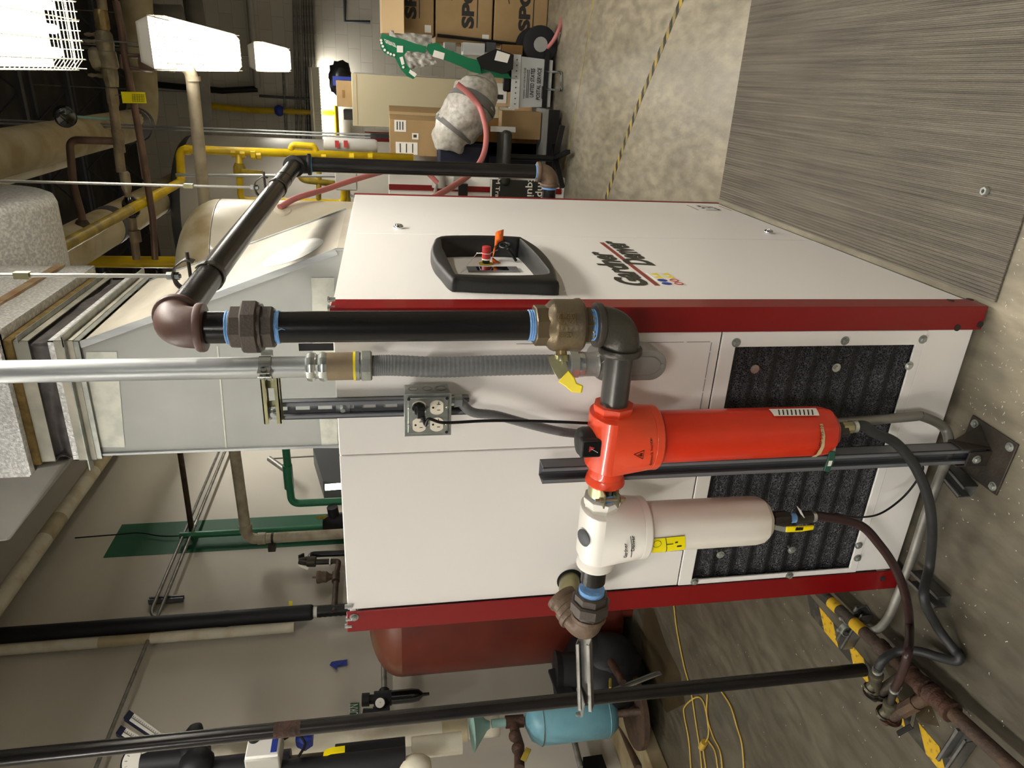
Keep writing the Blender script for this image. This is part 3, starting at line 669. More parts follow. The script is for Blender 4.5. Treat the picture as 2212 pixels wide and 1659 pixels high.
m = MB().bb((xRt-.05, yF-.03, zi+.018), (xRt+.05, yR+.03, zi+.024)).bb((xLt-.04, yF-.046, zi+.018), (xRt+.04, yF-.02, zi+.024)); add(m, 'jacket_hem', 'foil', T)
m = MB().bb((xRt+.046, yF-.04, zi+.12), (xRt+.054, yR+.04, zi+.15)); add(m, 'mastic_stripe', 'mastic', T)
# side branch: rounded silver duct beyond on the right
cy_ = 1.75; pc = pY(cy_, 70, 560); 
m = MB().lathe([(.02,0),(.30,.0),(.325,.012),(.335,.04),(.335,.6)], frame((pc.x+.26, cy_, pc.z+.22), (-1, .0, .0)), 48); add(m, 'branch_cap', 'foil', T, sharp=50)
# grey dusty duct running left to the wall
ca, cb_, cc = pY(.62, 148, 995), pY(.62, 18, 1170), pY(.62, 0, 1195)
m = MB().poly([(xLt-.045, .62, zi+.10), (ca.x, .62, ca.z), (cb_.x, .62, cb_.z), (cb_.x-.05, .62, cb_.z+.6), (xLt-.045, .62, cb_.z+.6)], (0, 1, 0), .75); add(m, 'side_branch', 'ins_grey', T, bev=.01)
# ================================================================== COMPRESSED AIR PIPE
Yp, Xp = -.148, .009
def vz(x, y=709): return pY(Yp, x, y).z
R2 = .03015
tz = pY(Yp, 366, 705).z; b_end = V((.095, 1.69, 1.862)); top = V((Xp, Yp, tz))
bz = vz(1340, 735)
T = thing('compressed_air_pipe', (Xp, Yp, 1.03), 'black steel air pipe dropping past the red corner post and running back overhead', 'pipe')
def elbow(mb, c, d1, d2, r=.0365, a=.057, band=.0435, bl=.016):
    c, d1, d2 = V(c), V(d1).normalized(), V(d2).normalized(); p1, p2 = c + d1*a, c + d2*a
    path = [p1, p1 - d1*.012] + [ (c+d1*.045)*(1-t)**2 + c*2*t*(1-t)*.72 + (c + (d1+d2)*.013)*2*t*(1-t)*.28 + (c+d2*.045)*t*t for t in [k/12 for k in range(13)]] + [p2 - d2*.012, p2]
    mb.tube(path, r, 28)
    for p, d in ((p1, d1), (p2, d2)): mb.lathe([(r, 0), (band*.97, .001), (band, .004), (band, bl-.004), (band*.97, bl-.001), (R2*1.02, bl)], frame(p - d*bl*.6, d), 32)
    return mb
dirb = (b_end - top).normalized()
add(elbow(MB(), top, -Z_, dirb, r=.039, band=.046), 'pipe_elbow', 'cast_brown', T, label='brown cast elbow at the top of the drop')
def pipe(a, b, mt='black_steel', T=T, r=R2, name='pipe'): return add(MB().cyl(a, b, r, 36), name, mt, T)
def tape(a, b, r=R2+.0012, mt='tape_blue', T=T):
    a, b = V(a), V(b); L = (b-a).length; n = max(3, int(L/.0022)); pr = []
    for k in range(n+1): pr.append((r + (.0006 if k % 2 else -.0004), L*k/n))
    return add(MB().lathe(pr, frame(a, b-a), 28), 'thread_tape', mt, T)
def pv(x): return V((Xp, Yp, vz(x)))
z1, z2 = tz-.05, pv(497).z
pipe(V((Xp, Yp, z1)), pv(500)); tape(pv(419), pv(431)); tape(pv(490), pv(501))
def union(mb, a, b, R=.052, r=.041, fr=(.0, .30, .34, .66, .70, 1)):
    a, b = V(a), V(b); d = b-a
    mb.hexp(a, a+d*.34, r, n=8, ch=1); mb.hexp(a+d*.27, a+d*.66, R, n=8, ch=1); mb.hexp(a+d*.62, b, r, n=8, ch=1); mb.cyl(a+d*.6, a+d*.72, R*.86, 28)
    return mb
add(union(MB(), pv(499), pv(595)), 'pipe_union', 'cast_iron', T, label='dark octagonal pipe union')
tape(pv(594), pv(606)); pipe(pv(595), pv(1160)); tape(pv(1139), pv(1158))
# blue thread string
m = MB().tube(spline([pv(600)+V((.012,-.031,0)), pv(606)+V((.006,-.034,0)), pv(614)+V((.008,-.034,0)), pv(621)+V((.006,-.033,0))]), .0008, 5); add(m, 'loose_thread', 'tape_blue', T)
ec = V((Xp, Yp, pY(Yp, 1345, 712).z))
zv2 = pv(1262).z
pipe(pv(1250), V((Xp, Yp, ec.z+.05)), 'sealant', r=.0305); tape(pv(1270), pv(1288), r=.032)
m = MB(); 
for k in range(60):
    a = random.uniform(0, 2*pi); zz = random.uniform(pv(1278).z, pv(1262).z); p = V((Xp+.031*cos(a), Yp+.031*sin(a), zz)); m.sph(p, random.uniform(.0015,.0035), n=6, m=5)
add(m, 'pipe_dope', 'sealant', T)
add(elbow(MB(), ec, Z_, -X_, r=.039, band=.0465), 'pipe_elbow', 'cast_grey', T, label='dark grey elbow at the foot of the drop')
# horizontal run to the filters
za = ec.z; hy = Yp
def ph(y): p = pY(hy, 1330, y); return V((p.x, hy, za))
xh = lambda y, x=1330: pY(hy, x, y).x
pipe(V((ec.x-.05, hy, za)), V((xh(885, 1335), hy, za)), 'grey_steel_pipe'); tape(V((ec.x-.055, hy, za)), V((ec.x-.064, hy, za)), mt='tape_blue_x')
xw2 = pY(hy, 1285, 1245).x
# pipe over the cabinet to the rear drop
pipe(top + dirb*.04, b_end - dirb*.03)
add(MB().lathe([(.0302,0),(.0312,.002),(.0312,.012),(.0302,.014)], frame(top.lerp(b_end, .80), dirb), 32), 'pipe_band', 'black_steel', T)
add(elbow(MB(), b_end, -dirb, -Z_), 'pipe_elbow', 'plastic_black', T, label='black elbow behind the rear of the cabinet')
zr = pY(b_end.y, 1190, 360).z; rb = V((b_end.x, b_end.y, zr))
pipe(b_end - Z_*.04, rb + Z_*.04); tape(b_end - Z_*.06, b_end - Z_*.068); tape(rb+Z_*.07, rb+Z_*.06)
add(elbow(MB(), rb, Z_, -X_), 'pipe_elbow', 'cast_brown2', T, label='brown elbow near the floor at the rear')
pipe(rb - X_*.04, rb - X_*.35); tape(rb-X_*.06, rb-X_*.073); tape(rb-X_*.125, rb-X_*.137)
# ------------------------------------------------ brass ball valve
vt, vb = pv(1152), pv(1270)
T = thing('ball_valve', vb, 'brass ball valve with a yellow lever on the front air pipe', 'valve')
Lv = (vt-vb).length; F = frame(vt, -Z_, (1, 0, 0))
m = MB(); m.lathe([(.040, 0), (.042, .002), (.042, Lv*.24), (.036, Lv*.28)], F, 8, a0=.3)
m.lathe([(.036, Lv*.18), (.050, Lv*.30), (.053, Lv*.36), (.053, Lv*.72), (.0545, Lv*.75), (.055, Lv*.82), (.050, Lv*.87), (.038, Lv*.88)], F, 40)
m.lathe([(.040, Lv*.86), (.0405, Lv*.9), (.0405, Lv), (.034, Lv)], F, 6, a0=.2)
add(m, 'valve_body', 'brass', T)
vd = V((-.93, -.35, 0)).normalized()
sc = V((Xp, Yp, vt.z - Lv*.50))
m = MB().cyl(sc + vd*.045, sc + vd*.066, .0115, 20); add(m, 'stem', 'brass_light', T)
a = sc + vd*.060; m = MB().lathe([(.0155, 0), (.0165, .002), (.0165, .013), (.012, .014)], frame(a, vd), 20); m.hexp(a+vd*.012, a+vd*.02, .010); add(m, 'stem_nut', 'zinc_yellow', T)
# lever: thin plate path
def ribbon(path, nrm, w, th, mbx=None):
    mbx = mbx or MB(); n = len(path); P = [V(p) for p in path]; base = len(mbx.v)
    for i, p in enumerate(P):
        t = (P[min(i+1, n-1)] - P[max(i-1, 0)]).normalized(); nn = V(nrm); s_ = t.cross(nn).normalized(); nn = s_.cross(t).normalized(); ww = w[i] if isinstance(w, (list, tuple)) else w
        mbx.v += [p + s_*ww/2 + nn*th/2, p - s_*ww/2 + nn*th/2, p - s_*ww/2 - nn*th/2, p + s_*ww/2 - nn*th/2]
    for i in range(n-1):
        for j in range(4): mbx.f.append((base+4*i+j, base+4*i+(j+1) % 4, base+4*i+4+(j+1) % 4, base+4*i+4+j))
    mbx.f += [(base+3, base+2, base+1, base), tuple(base+4*(n-1)+j for j in range(4))]; return mbx
def lp(x, y, Y): return pY(Y, x, y)
P = [lp(1200,766,Yp-.025), lp(1203,778,Yp-.03), lp(1212,800,Yp-.04), lp(1218,814,Yp-.045)]
m = ribbon(P, (.2, -1, .1), [.030, .031, .030, .024], .003); add(m, 'lever_arm', 'zinc_yellow', T, bev=.0008)
P = [lp(1217,812,Yp-.05), lp(1231,825,Yp-.058), lp(1240,837,Yp-.064), lp(1258,841,Yp-.072)]
m = ribbon(P, (.3, -1, .3), [.031, .026, .021, .015], .008); add(m, 'lever_grip', 'yellow', T, bev=.002, seg=3)
# raised lettering on the body
def cylwrap(axp, R, ang0, zlo, zhi, dirn=1, flip=True):
    def f(q, r):  # q along the text (runs downward in z), r = up of the letters
        ang = ang0 - r/R; z = zlo + (zhi-zlo)*q
        return V((axp.x + R*sin(ang), axp.y - R*cos(ang), z))
    return f
R = .0535
for s_, a0_, z0, z1, h in (('17/20 DW617N', .58, .64, .34, .011), ('PN25 W410PS', .36, .64, .34, .011), ('2" DN50', .14, .52, .34, .011), ('CE 0036', -.16, .58, .34, .011)):
    add(text(s_, (0,0,0), (1,0,0), h, (0,1,0), None, None, wrapf=lambda q, r, a0_=a0_, z0=z0, z1=z1: V((Xp + (R+.0006)*sin(a0_+.0 - (-(r))/R), Yp - (R+.0006)*cos(a0_ + r/R), vt.z - Lv*(z0 + (z1-z0)*q)))), 'cast_lettering', 'brass_light', T, flat=True, solid=.001)

# ================================================================== FILTERS
def filt(name, label, yc, xtop, xbody, xbot, matH, matB, R, Rh, ports, y0, y1):
    c = V((pY(hy, (xtop+xbody)/2, yc).x, hy, za))
    def zz(x): return pY(hy, x, yc).z
    T = thing(name, (c.x, c.y, zz(xbot)), label, 'air filter')
    zt, zb_, zbot = zz(xtop), zz(xbody), zz(xbot)
    # head: horizontal barrel on a square-to-round transition over a round skirt
    m = MB(); wx, wy = .063, .060; zcir = zb_ + .020; zs = za + .006; N = 48
    circ = [V((c.x + Rh*cos(2*pi*(j-N/8)/N), c.y + Rh*sin(2*pi*(j-N/8)/N), zcir)) for j in range(N)]
    sq = [V((c.x+wx, c.y-wy, zs)), V((c.x+wx, c.y+wy, zs)), V((c.x-wx, c.y+wy, zs)), V((c.x-wx, c.y-wy, zs))]   # corners at -45, 45, 135, 225 deg
    base = len(m.v); m.v += circ + sq; q4 = N//4
    for k in range(4):   # corner k sits at angle -45+90k = circle index q4*k ; cone fan spans index q4*k-q4/2 .. +q4/2
        for j in range(-q4//2, q4//2): m.f.append((base+(q4*k+j) % N, base+(q4*k+j+1) % N, base+N+k))
        m.f.append((base+(q4*k+q4//2) % N, base+N+(k+1) % 4, base+N+k))
    hb = zt - zs; M_ = 16
    arc = [(-wy*cos(pi*i/M_), hb*sin(pi*i/M_)) for i in range(M_+1)]
    k0 = len(m.v)
    for sx in (1, -1):
        for (ay, az) in arc: m.v.append(V((c.x+sx*wx, c.y+ay, zs+az)))
    for i in range(M_): m.f.append((k0+i, k0+i+1, k0+M_+1+i+1, k0+M_+1+i))
    m.f.append(tuple(k0+i for i in reversed(range(M_+1)))); m.f.append(tuple(k0+M_+1+i for i in range(M_+1)))
    m.lathe([(Rh, zcir-zb_), (Rh, .004), (Rh*.97, 0), (Rh*.8, 0)], frame((c.x, c.y, zb_), Z_), N)
    add(m, 'filter_head', matH, T, sharp=24, bev=.0018)
    for sgn, xe in ((1, ports[0]), (-1, ports[1])):
        px_ = xe; F = frame((px_, c.y, za), (sgn, 0, 0)); L = abs(px_ - c.x)
        m = MB().lathe([(.034, -L+.03), (.040, -.028), (.040, -.02), (.0425, -.016), (.0455, -.003), (.0445, 0), (.0312, .0005), (.031, -.01)], F, 8 if sgn > 0 else 28, cap=False); add(m, 'port_collar', matH, T, sharp=30)
    m = MB(); N2 = 48; Lb = zb_ - zbot
    prf = [(0, .98, 0), (.004, 1, 0), (Lb*.25, .995, .25), (Lb*.55, .99, .6), (Lb-.034, .985, 1), (Lb-.014, .93, 1), (Lb, .72, 1), (Lb+.001, .02, 1)]
    for i, (dz, sc_, oc) in enumerate(prf):
        k = len(m.v)
        for j in range(N2):
            a = 2*pi*j/N2; fa = (a + pi/8 - .25) % (pi/4) - pi/8; po_ = cos(pi/8)/cos(fa)*1.035
            rr_ = R*sc_*((1-oc) + oc*min(1, po_)); m.v.append(V((c.x+rr_*cos(a), c.y+rr_*sin(a), zb_+.002-dz)))
        if i:
            for j in range(N2): m.f.append((k+j, k+(j+1) % N2, k-N2+(j+1) % N2, k-N2+j))
    m.f.append(tuple(len(m.v)-N2+j for j in reversed(range(N2))))
    m.cyl((c.x, c.y, zb_-.002), (c.x, c.y, zb_+.006), R*1.01, 40)
    bw = add(m, 'filter_bowl', matB, T, sharp=30)
    return T, c, zt, zb_, zbot, bw
xr0, xr1 = pY(hy, 1330, 872).x, pY(hy, 1300, 1040).x
TR_, cR, zRt, zRb, zRo, bowR = filt('air_filter', 'tall bright red air filter hanging from the front pipe', 946, 1270, 1412, 1790, 'red_head', 'red_filter', .0595, .0735, (xr0, xr1), 0, 0)
xw0, xw1 = pY(hy, 1300, 1072).x, pY(hy, 1285, 1218).x
TW_, cW, zWt, zWb, zWo, bowW = filt('air_filter', 'shorter white air filter with a torn yellow sticker left of the red one', 1142, 1252, 1388, 1650, 'white_head', 'white_filter', .0605, .0745, (xw0, xw1), 0, 0)
def onbowl(c, R, x, y):     # pixel -> angle,z on a vertical cylinder
    d = ray(x, y); o = CC - V((c.x, c.y, 0)); A = d.x*d.x+d.y*d.y; B = 2*(o.x*d.x+o.y*d.y); C = o.x*o.x+o.y*o.y-R*R
    disc = max(B*B-4*A*C, 0); t = (-B-math.sqrt(disc))/(2*A); p = CC + d*t; return math.atan2(p.y-c.y, p.x-c.x), p.z
def patch(c, R, quad, name, mt, T, off=.0006, n=12):
    A = [onbowl(c, R, *q) for q in quad]
    def f(u, v):
        a = (A[0][0]*(1-u)+A[1][0]*u)*(1-v) + (A[3][0]*(1-u)+A[2][0]*u)*v; z = (A[0][1]*(1-u)+A[1][1]*u)*(1-v) + (A[3][1]*(1-u)+A[2][1]*u)*v
        return (c.x+(R+off)*cos(a), c.y+(R+off)*sin(a), z)
    return add(MB().grid(f, n, 4), name, mt, T, sharp=180), A
def ctext(c, R, s_, p0, p1, hpx, name, mt, T, off=.001, bold=.01):
    a0, z0 = onbowl(c, R, *p0); a1, z1 = onbowl(c, R, *p1)
    q0 = V((a0*R, z0, 0)); q1 = V((a1*R, z1, 0)); u = q1-q0; up = V((-u.y, u.x, 0)).normalized()
    def f(q, r): w_ = q0 + u*q + up*r; return V((c.x+(R+off)*cos(w_.x/R), c.y+(R+off)*sin(w_.x/R), w_.y))
    return add(text(s_, (0,0,0), (1,0,0), hpx, (0,1,0), None, None, bold=bold, wrapf=f), name, mt, T, flat=True)
# red filter lettering, labels
RH = .0735
ctext(cR, RH, 'domnick hunter', (1407.5, 1004), (1407.5, 943), .0068, 'lettering', 'black', TR_, off=.0012, bold=.006)
a0, z0 = onbowl(cR, RH, 1391, 984); 
def PH(c, R, a, z): return V((c.x+R*cos(a), c.y+R*sin(a), z))
zci = zRb+.020; fy = lambda z: cR.y - (RH + (.060-RH)*max(0, (z-zci))/(za+.006-zci)) - .0012
m = MB(); xe_ = cR.x + RH*cos(a0); A = [V((xe_+dx, fy(z0+dz), z0+dz)) for dx, dz in ((-.0105, 0), (.0105, 0), (0, .02))]; m.tube(A, .0009, 6, closed=True); m.tube([A[0].lerp(A[1], .35).lerp(A[2], .08), A[0].lerp(A[1], .35).lerp(A[2], .55)], .0008, 5); m.tube([A[0].lerp(A[1], .62).lerp(A[2], .08), A[0].lerp(A[1], .62).lerp(A[2], .4)], .0008, 5); m.tube([A[0].lerp(A[1], .2).lerp(A[2], .25), A[0].lerp(A[1], .7).lerp(A[2], .25)], .0008, 5); add(m, 'emblem', 'black', TR_)
RB = .0598
patch(cR, RB, [(1660, 884), (1762, 882), (1770, 898), (1672, 899)], 'rating_label', 'label_white', TR_)
for k in range(9):
    x = 1680 + k*9; patch(cR, RB, [(x, 885.5), (x+3, 885.5), (x+5, 897), (x+2, 897)], 'label_print', 'ink', TR_, off=.001, n=3)
patch(cR, RB, [(1771, 916), (1777, 916), (1763, 990), (1752, 990)], 'date_label', 'cardboard_light', TR_)
ctext(cR, RB, 'STALLED 5-25-10', (1761, 981), (1777, 919), .0068, 'lettering', 'black', TR_, off=.0012, bold=.004)
# black knob/indicator on the red head
kc = V((cR.x, cR.y, zRt)); m = MB(); 
kx = pY(hy, 1258, 955)
o = V((kx.x, hy, kx.z))
m.lathe([(.030, -.028), (.033, -.01), (.033, .018), (.029, .030), (.012, .034), (.001, .034)], frame((cR.x, hy-.010, zRt-.004), Z_), 28); m.box((cR.x-.0, hy-.034, zRt+.002), (.044, .024, .052)); ib = add(m, 'pressure_indicator', 'plastic_black', TR_, bev=.005, seg=3)
m = MB().bb((cR.x-.017, hy-.0472, zRt-.016), (cR.x+.017, hy-.0462, zRt+.022)); add(m, 'indicator_window', 'glass_dark', ib)
m = MB().poly([(cR.x-.006, hy-.0475, zRt+.010), (cR.x+.008, hy-.0475, zRt+.010), (cR.x+.004, hy-.0475, zRt-.002)], (0,-1,0), .0004); add(m, 'indicator_arc', 'estop_red', ib)
m = MB().tube([(cR.x-.008, hy-.0478, zRt-.010), (cR.x+.002, hy-.0478, zRt+.006)], .0006, 5); add(m, 'needle', 'label_white', ib)
# white filter details
m = MB().lathe([(.020, 0), (.021, .0025), (.018, .004), (.001, .0045)], frame((cW.x+.0, cW.y-.028, zWt-.004), (0, -.45, 1)), 28); add(m, 'grey_cap', 'dark_grey', TW_)
RW = .0745
ctext(cW, RW, 'Gardner', (1354, 1203), (1354, 1172), .0085, 'lettering', 'black', TW_, off=.0015, bold=.02); ctext(cW, RW, 'Denver', (1370, 1189), (1370, 1156), .0085, 'lettering', 'black', TW_, off=.0015, bold=.02)
patch(cW, RW, [(1361, 1206), (1361, 1158), (1362.5, 1158), (1362.5, 1206)], 'lettering', 'black', TW_, off=.0014)
RWB = .0608
yl, _ = patch(cW, RWB, [(1397, 1166), (1479, 1157), (1479, 1186), (1410, 1197)], 'warning_sticker', 'yellow_tag', TW_)
for qd in ([(1398,1162.5),(1478,1156.5),(1478,1157.6),(1398,1163.6)], [(1410,1196),(1476,1187),(1476,1188),(1410,1197)], [(1437,1162),(1438.5,1162),(1438.5,1193),(1437,1193)], [(1458,1170),(1464,1169),(1464,1172),(1458,1173)], [(1462,1178),(1472,1177),(1472,1180),(1462,1181)], [(1440,1175),(1454,1173.5),(1454,1175),(1440,1176.5)]):
    patch(cW, RWB, qd, 'sticker_print', 'ink', TW_, off=.0012, n=4)
a0, z0 = onbowl(cW, RWB, 1419, 1175); m = MB().tube([PH(cW, RWB+.0012, a0+.010/RWB*cos(k*2*pi/20), z0+.010*sin(k*2*pi/20)) for k in range(20)], .0005, 4, closed=True); add(m, 'sticker_print', 'ink', TW_)
# nipple + coupling between the filters
T = thing('pipe_nipple', ((xr1+xw0)/2, hy, za), 'short black pipe nipple wrapped in blue tape joining the red and white filters', 'pipe nipple')
add(MB().cyl((xr1+.02, hy, za), (xw0-.02, hy, za), R2, 32), 'pipe', 'black_steel', T)
tape((xw0-.004, hy, za), (xw0+.018, hy, za), mt='tape_blue_x', T=T)
# strut pipe clamp
T = thing('pipe_clamp', ((xr1+xw0)/2, hy+.03, za-.03), 'zinc plated strut pipe clamp between the two filters', 'clamp')
xc_ = (xr1+xw0)/2 + .004
for sg in (1, -1):
    arc = [V((xc_, hy+.034*cos(t), za+.034*sin(t)*sg)) for t in [k*pi*.86/14 for k in range(15)]]
    P = [V((xc_, hy+.06, za+.012*sg)), ] + arc + [arc[-1]+V((0, -.03, .002*sg))]
    add(ribbon(P, (0, 0, 1), .034, .003), 'clamp_half', 'zinc_yellow', T)
m = MB().cyl((xc_, hy-.052, za-.035), (xc_, hy-.052, za+.035), .0035, 10).hexp((xc_, hy-.052, za+.018), (xc_, hy-.052, za+.025), .007).hexp((xc_, hy-.052, za-.03), (xc_, hy-.052, za-.022), .007); add(m, 'clamp_bolt', 'copper_dull', T)
# left end: nipple, union, elbows into the cabinet
T = thing('outlet_piping', (xw1-.06, hy, za), 'brown cast fittings and union joining the white filter to the cabinet outlet', 'pipe fitting')
add(MB().cyl((xw1+.02, hy, za), (xw1-.05, hy, za), R2, 32), 'pipe', 'black_steel', T)
xu0 = pY(hy, 1283, 1278).x; xu1 = pY(hy, 1280, 1335).x
tape((xu0+.012, hy, za), (xu0, hy, za), mt='tape_blue_x', T=T)
add(union(MB(), (xu0, hy, za), (xu1, hy, za), R=.05, r=.041), 'pipe_union', 'cast_iron', T)
tape((xu1, hy, za), (xu1-.014, hy, za), mt='tape_blue_x', T=T)
e1 = V((xu1-.045, hy, za)); e2 = V((e1.x+.035, -.045, za+.035)); 
dd = (V((po.x, .0, po.z)) - e1)
d1 = V((.30, .85, .40)).normalized()
add(elbow(MB(), e1, X_, d1, r=.037), 'pipe_elbow', 'cast_brown2', T)
q1 = e1 + d1*.05; q2 = e1 + d1*.10
add(MB().cyl(q1, q2, .0315, 28), 'thread_tape', 'tape_blue', T)
add(MB().lathe([(.030,0),(.041,.002),(.041,.016),(.036,.02),(.036,.034),(.041,.04),(.041,.052),(.03,.054)], frame(e1+d1*.062, d1), 28), 'street_elbow', 'cast_brown2', T)
q3 = e1 + d1*.085; poc = V((po.x, .01, po.z)); add(MB().tube(fillet([q3, q3.lerp(poc, .5)+V((0,-.01,0)), poc], .03), .028, 24), 'outlet_tube', 'zinc_yellow', T)
# ================================================================== LARGE CONDUIT, FLEX AND FITTING
Yc = -.06; Xc = pY(Yc, 500, 795).x; rc = .0225
cz = lambda x, y=795: pY(Yc, x, y).z
T = thing('power_conduit', (Xc, Yc, cz(1265, 790)), 'large galvanized conduit dropping beside the hood into grey liquidtight flex', 'conduit')
add(MB().cyl((Xc, Yc, cz(683)), (Xc, Yc, 3.4), rc, 32), 'conduit', 'galv_pipe', T)
m = MB().lathe([(rc, 0), (.029, .004), (.0315, .012), (.0315, .016), (.029, .022), (.026, .024), (.026, .028), (.029, .030), (.0315, .036), (.0315, .040), (.029, .047), (rc, .05)], frame((Xc, Yc, cz(714)), Z_), 12); add(m, 'compression_coupling', 'zinc_bright', T, sharp=25)
add(MB().cyl((Xc, Yc, cz(764)), (Xc, Yc, cz(708)), .0295, 32), 'pipe_coupling', 'copper_dull', T)
add(MB().cyl((Xc, Yc, cz(769)), (Xc, Yc, cz(764)), .0305, 32), 'yellow_ring', 'yellow', T)
m = MB().hexp((Xc, Yc, cz(777)), (Xc, Yc, cz(769)), .033, n=8).cyl((Xc, Yc, cz(781)), (Xc, Yc, cz(776)), .029).hexp((Xc, Yc, cz(804)), (Xc, Yc, cz(780)), .034, n=8, ch=1); add(m, 'flex_connector', 'zinc', T)
P = spline([V((Xc, Yc, cz(800))), V((Xc, Yc, cz(850))), pY(Yc-.004, 950, 793), pY(Yc-.01, 1050, 790), pY(Yc-.012, 1150, 788), pY(Yc-.01, 1240, 787)], 30)
def rib(t): return .0222 + .0005*sin(t*620)
add(MB().tube(P, .022, 28, taper=rib), 'flex_conduit', 'flex_grey', T, sharp=180)
pe = pY(Yc-.01, 1240, 787); pd = V((0, 0, -1))
m = MB().hexp(pe+V((0,0,.012)), pe-V((0,0,.006)), .032, n=8).lathe([(.028, 0), (.029, .006), (.0285, .016), (.026, .018)], frame(pe-V((0,0,.004)), pd), 28); add(m, 'flex_connector', 'zinc_bright', T)
# LB body
T = thing('conduit_fitting', pe-V((0,0,.15)), 'grey cast conduit body with a rounded cover behind the dark elbow', 'conduit fitting')
b0 = pe - V((0,0,.018)); zE = pY(Yc-.01, 1432, 800).z
m = MB().lathe([(.027, 0), (.0275, .004), (.0275, .028), (.03, .034)], frame(b0, pd), 32); add(m, 'hub', 'lb_grey', T)
zc1 = b0.z - .025; hw = .036; Nn = 14
out = [V((b0.x+hw*cos(pi*k/Nn), Yc-.0, zc1-hw+.006+hw*sin(pi*k/Nn))) for k in range(Nn+1)] + [V((b0.x-hw*cos(pi*k/Nn), Yc-.0, zE+hw-hw*sin(pi*k/Nn))) for k in range(Nn+1)]
def insl(P, k, y): c_ = sum(P, V())/len(P); return [V((c_.x+(p.x-c_.x)*k, y, c_.z+(p.z-c_.z)*(1-(1-k)*.45))) for p in P]
m = MB(); rings = [insl(out, .82, -.008), insl(out, .95, -.025), insl(out, .98, -.05), insl(out, .98, -.082)]
for r in rings: m.v += r
nn = len(out)
for i in range(len(rings)-1):
    for j in range(nn): m.f.append((i*nn+j, i*nn+(j+1) % nn, (i+1)*nn+(j+1) % nn, (i+1)*nn+j))
m.f.append(tuple(reversed(range(nn)))); m.f.append(tuple(3*nn+j for j in range(nn))); add(m, 'body', 'lb_grey', T, sharp=45)
m = MB().poly(insl(out, 1.0, -.082), (0, -1, 0), .004); m.poly(insl(out, .62, -.086), (0, -1, 0), .004); cv_ = add(m, 'cover', 'lb_grey', T, bev=.002)
for zz in (zc1-.012, zE+.012):
    add(MB().cyl((b0.x, -.086, zz), (b0.x, -.0885, zz), .005, 14), 'cover_screw', 'zinc', cv_)
# ------------------------------------------------ slotted strut, cross strut, clamp
def channel(mb, a, b, open_, w=.041, d=.021, t=.0025, slots=None):
    a, b = V(a), V(b); z = (b-a).normalized(); y = V(open_).normalized(); x = y.cross(z).normalized(); L = (b-a).length
    M = Matrix(((x.x, y.x, z.x, a.x), (x.y, y.y, z.y, a.y), (x.z, y.z, z.z, a.z), (0, 0, 0, 1)))
    for s_ in (1, -1):
        mb.box((s_*(w/2-t/2), d/2, L/2), (t, d, L), M); mb.box((s_*(w/2-.0045), d-t/2, L/2), (.009, t, L), M); mb.box((s_*(w/2-.0085), d-.004, L/2), (t*.8, .007, L), M)
    if not slots: mb.box((0, t/2, L/2), (w, t, L), M)
    else:
        for s_ in (1, -1): mb.box((s_*.0135, t/2, L/2), (.014, t, L), M)
        n = int(L/.048); 
        for k in range(n+1): mb.box((0, t/2, min(k*.048+.009, L-.009)), (.0135, t, .018), M)
    return mb
xs = (pY(-.012, 800, 858).x + pY(-.012, 800, 901).x)/2
T = thing('strut_channel', (xs, -.012, pY(-.012, 1012, 880).z), 'vertical slotted strut channel screwed to the cabinet above the outlet box', 'strut')
add(channel(MB(), (xs, -.001, pY(-.012, 1012, 880).z), (xs, -.001, pY(-.012, 602, 880).z), (0, -1, 0), slots=True), 'channel', 'strut_grey', T, flat=True)
p = pY(-.004, 741, 882); m = MB(); m.box((p.x, -.006, p.z), (.03, .005, .03)); bolt(m, (p.x, -.009, p.z), (0,-1,0), .0065); add(m, 'bolt_and_washer', 'zinc_bright', T)
T = thing('cross_strut', pY(-.03, 588, 845), 'short yellow zinc cross strut carrying the conduit clamp', 'strut')
zs_ = pY(-.035, 588, 880).z; xa, xb = pY(-.035, 588, 912).x, Xc+.004
add(channel(MB(), (xb, -.023, zs_), (xa, -.023, zs_), (0, -1, 0), w=.036, slots=True), 'channel', 'zinc_yellow', T, flat=True)
m = MB(); m.box((xs, -.028, zs_), (.03, .004, .028)); bolt(m, (xs, -.030, zs_), (0,-1,0), .007); add(m, 'bolt_and_washer', 'zinc_bright', T)
T = thing('conduit_clamp', (Xc, Yc, zs_), 'two piece strut clamp holding the galvanized conduit', 'clamp')
for sg in (1, -1):
    P = [V((Xc+sg*.030, -.035, zs_))] + [V((Xc + sg*.0245*sin(t), Yc + .0245*cos(t), zs_)) for t in [pi*.12+k*pi*.76/10 for k in range(11)]] + [V((Xc+sg*.004, -.103, zs_))]
    add(ribbon(P, (sg, 0, 0), .024, .0018), 'clamp_half', 'zinc_bright', T)
add(MB().cyl((Xc-.014, -.094, zs_), (Xc+.014, -.094, zs_), .003, 8).hexp((Xc+.008, -.094, zs_), (Xc+.014, -.094, zs_), .0065), 'clamp_screw', 'zinc', T)
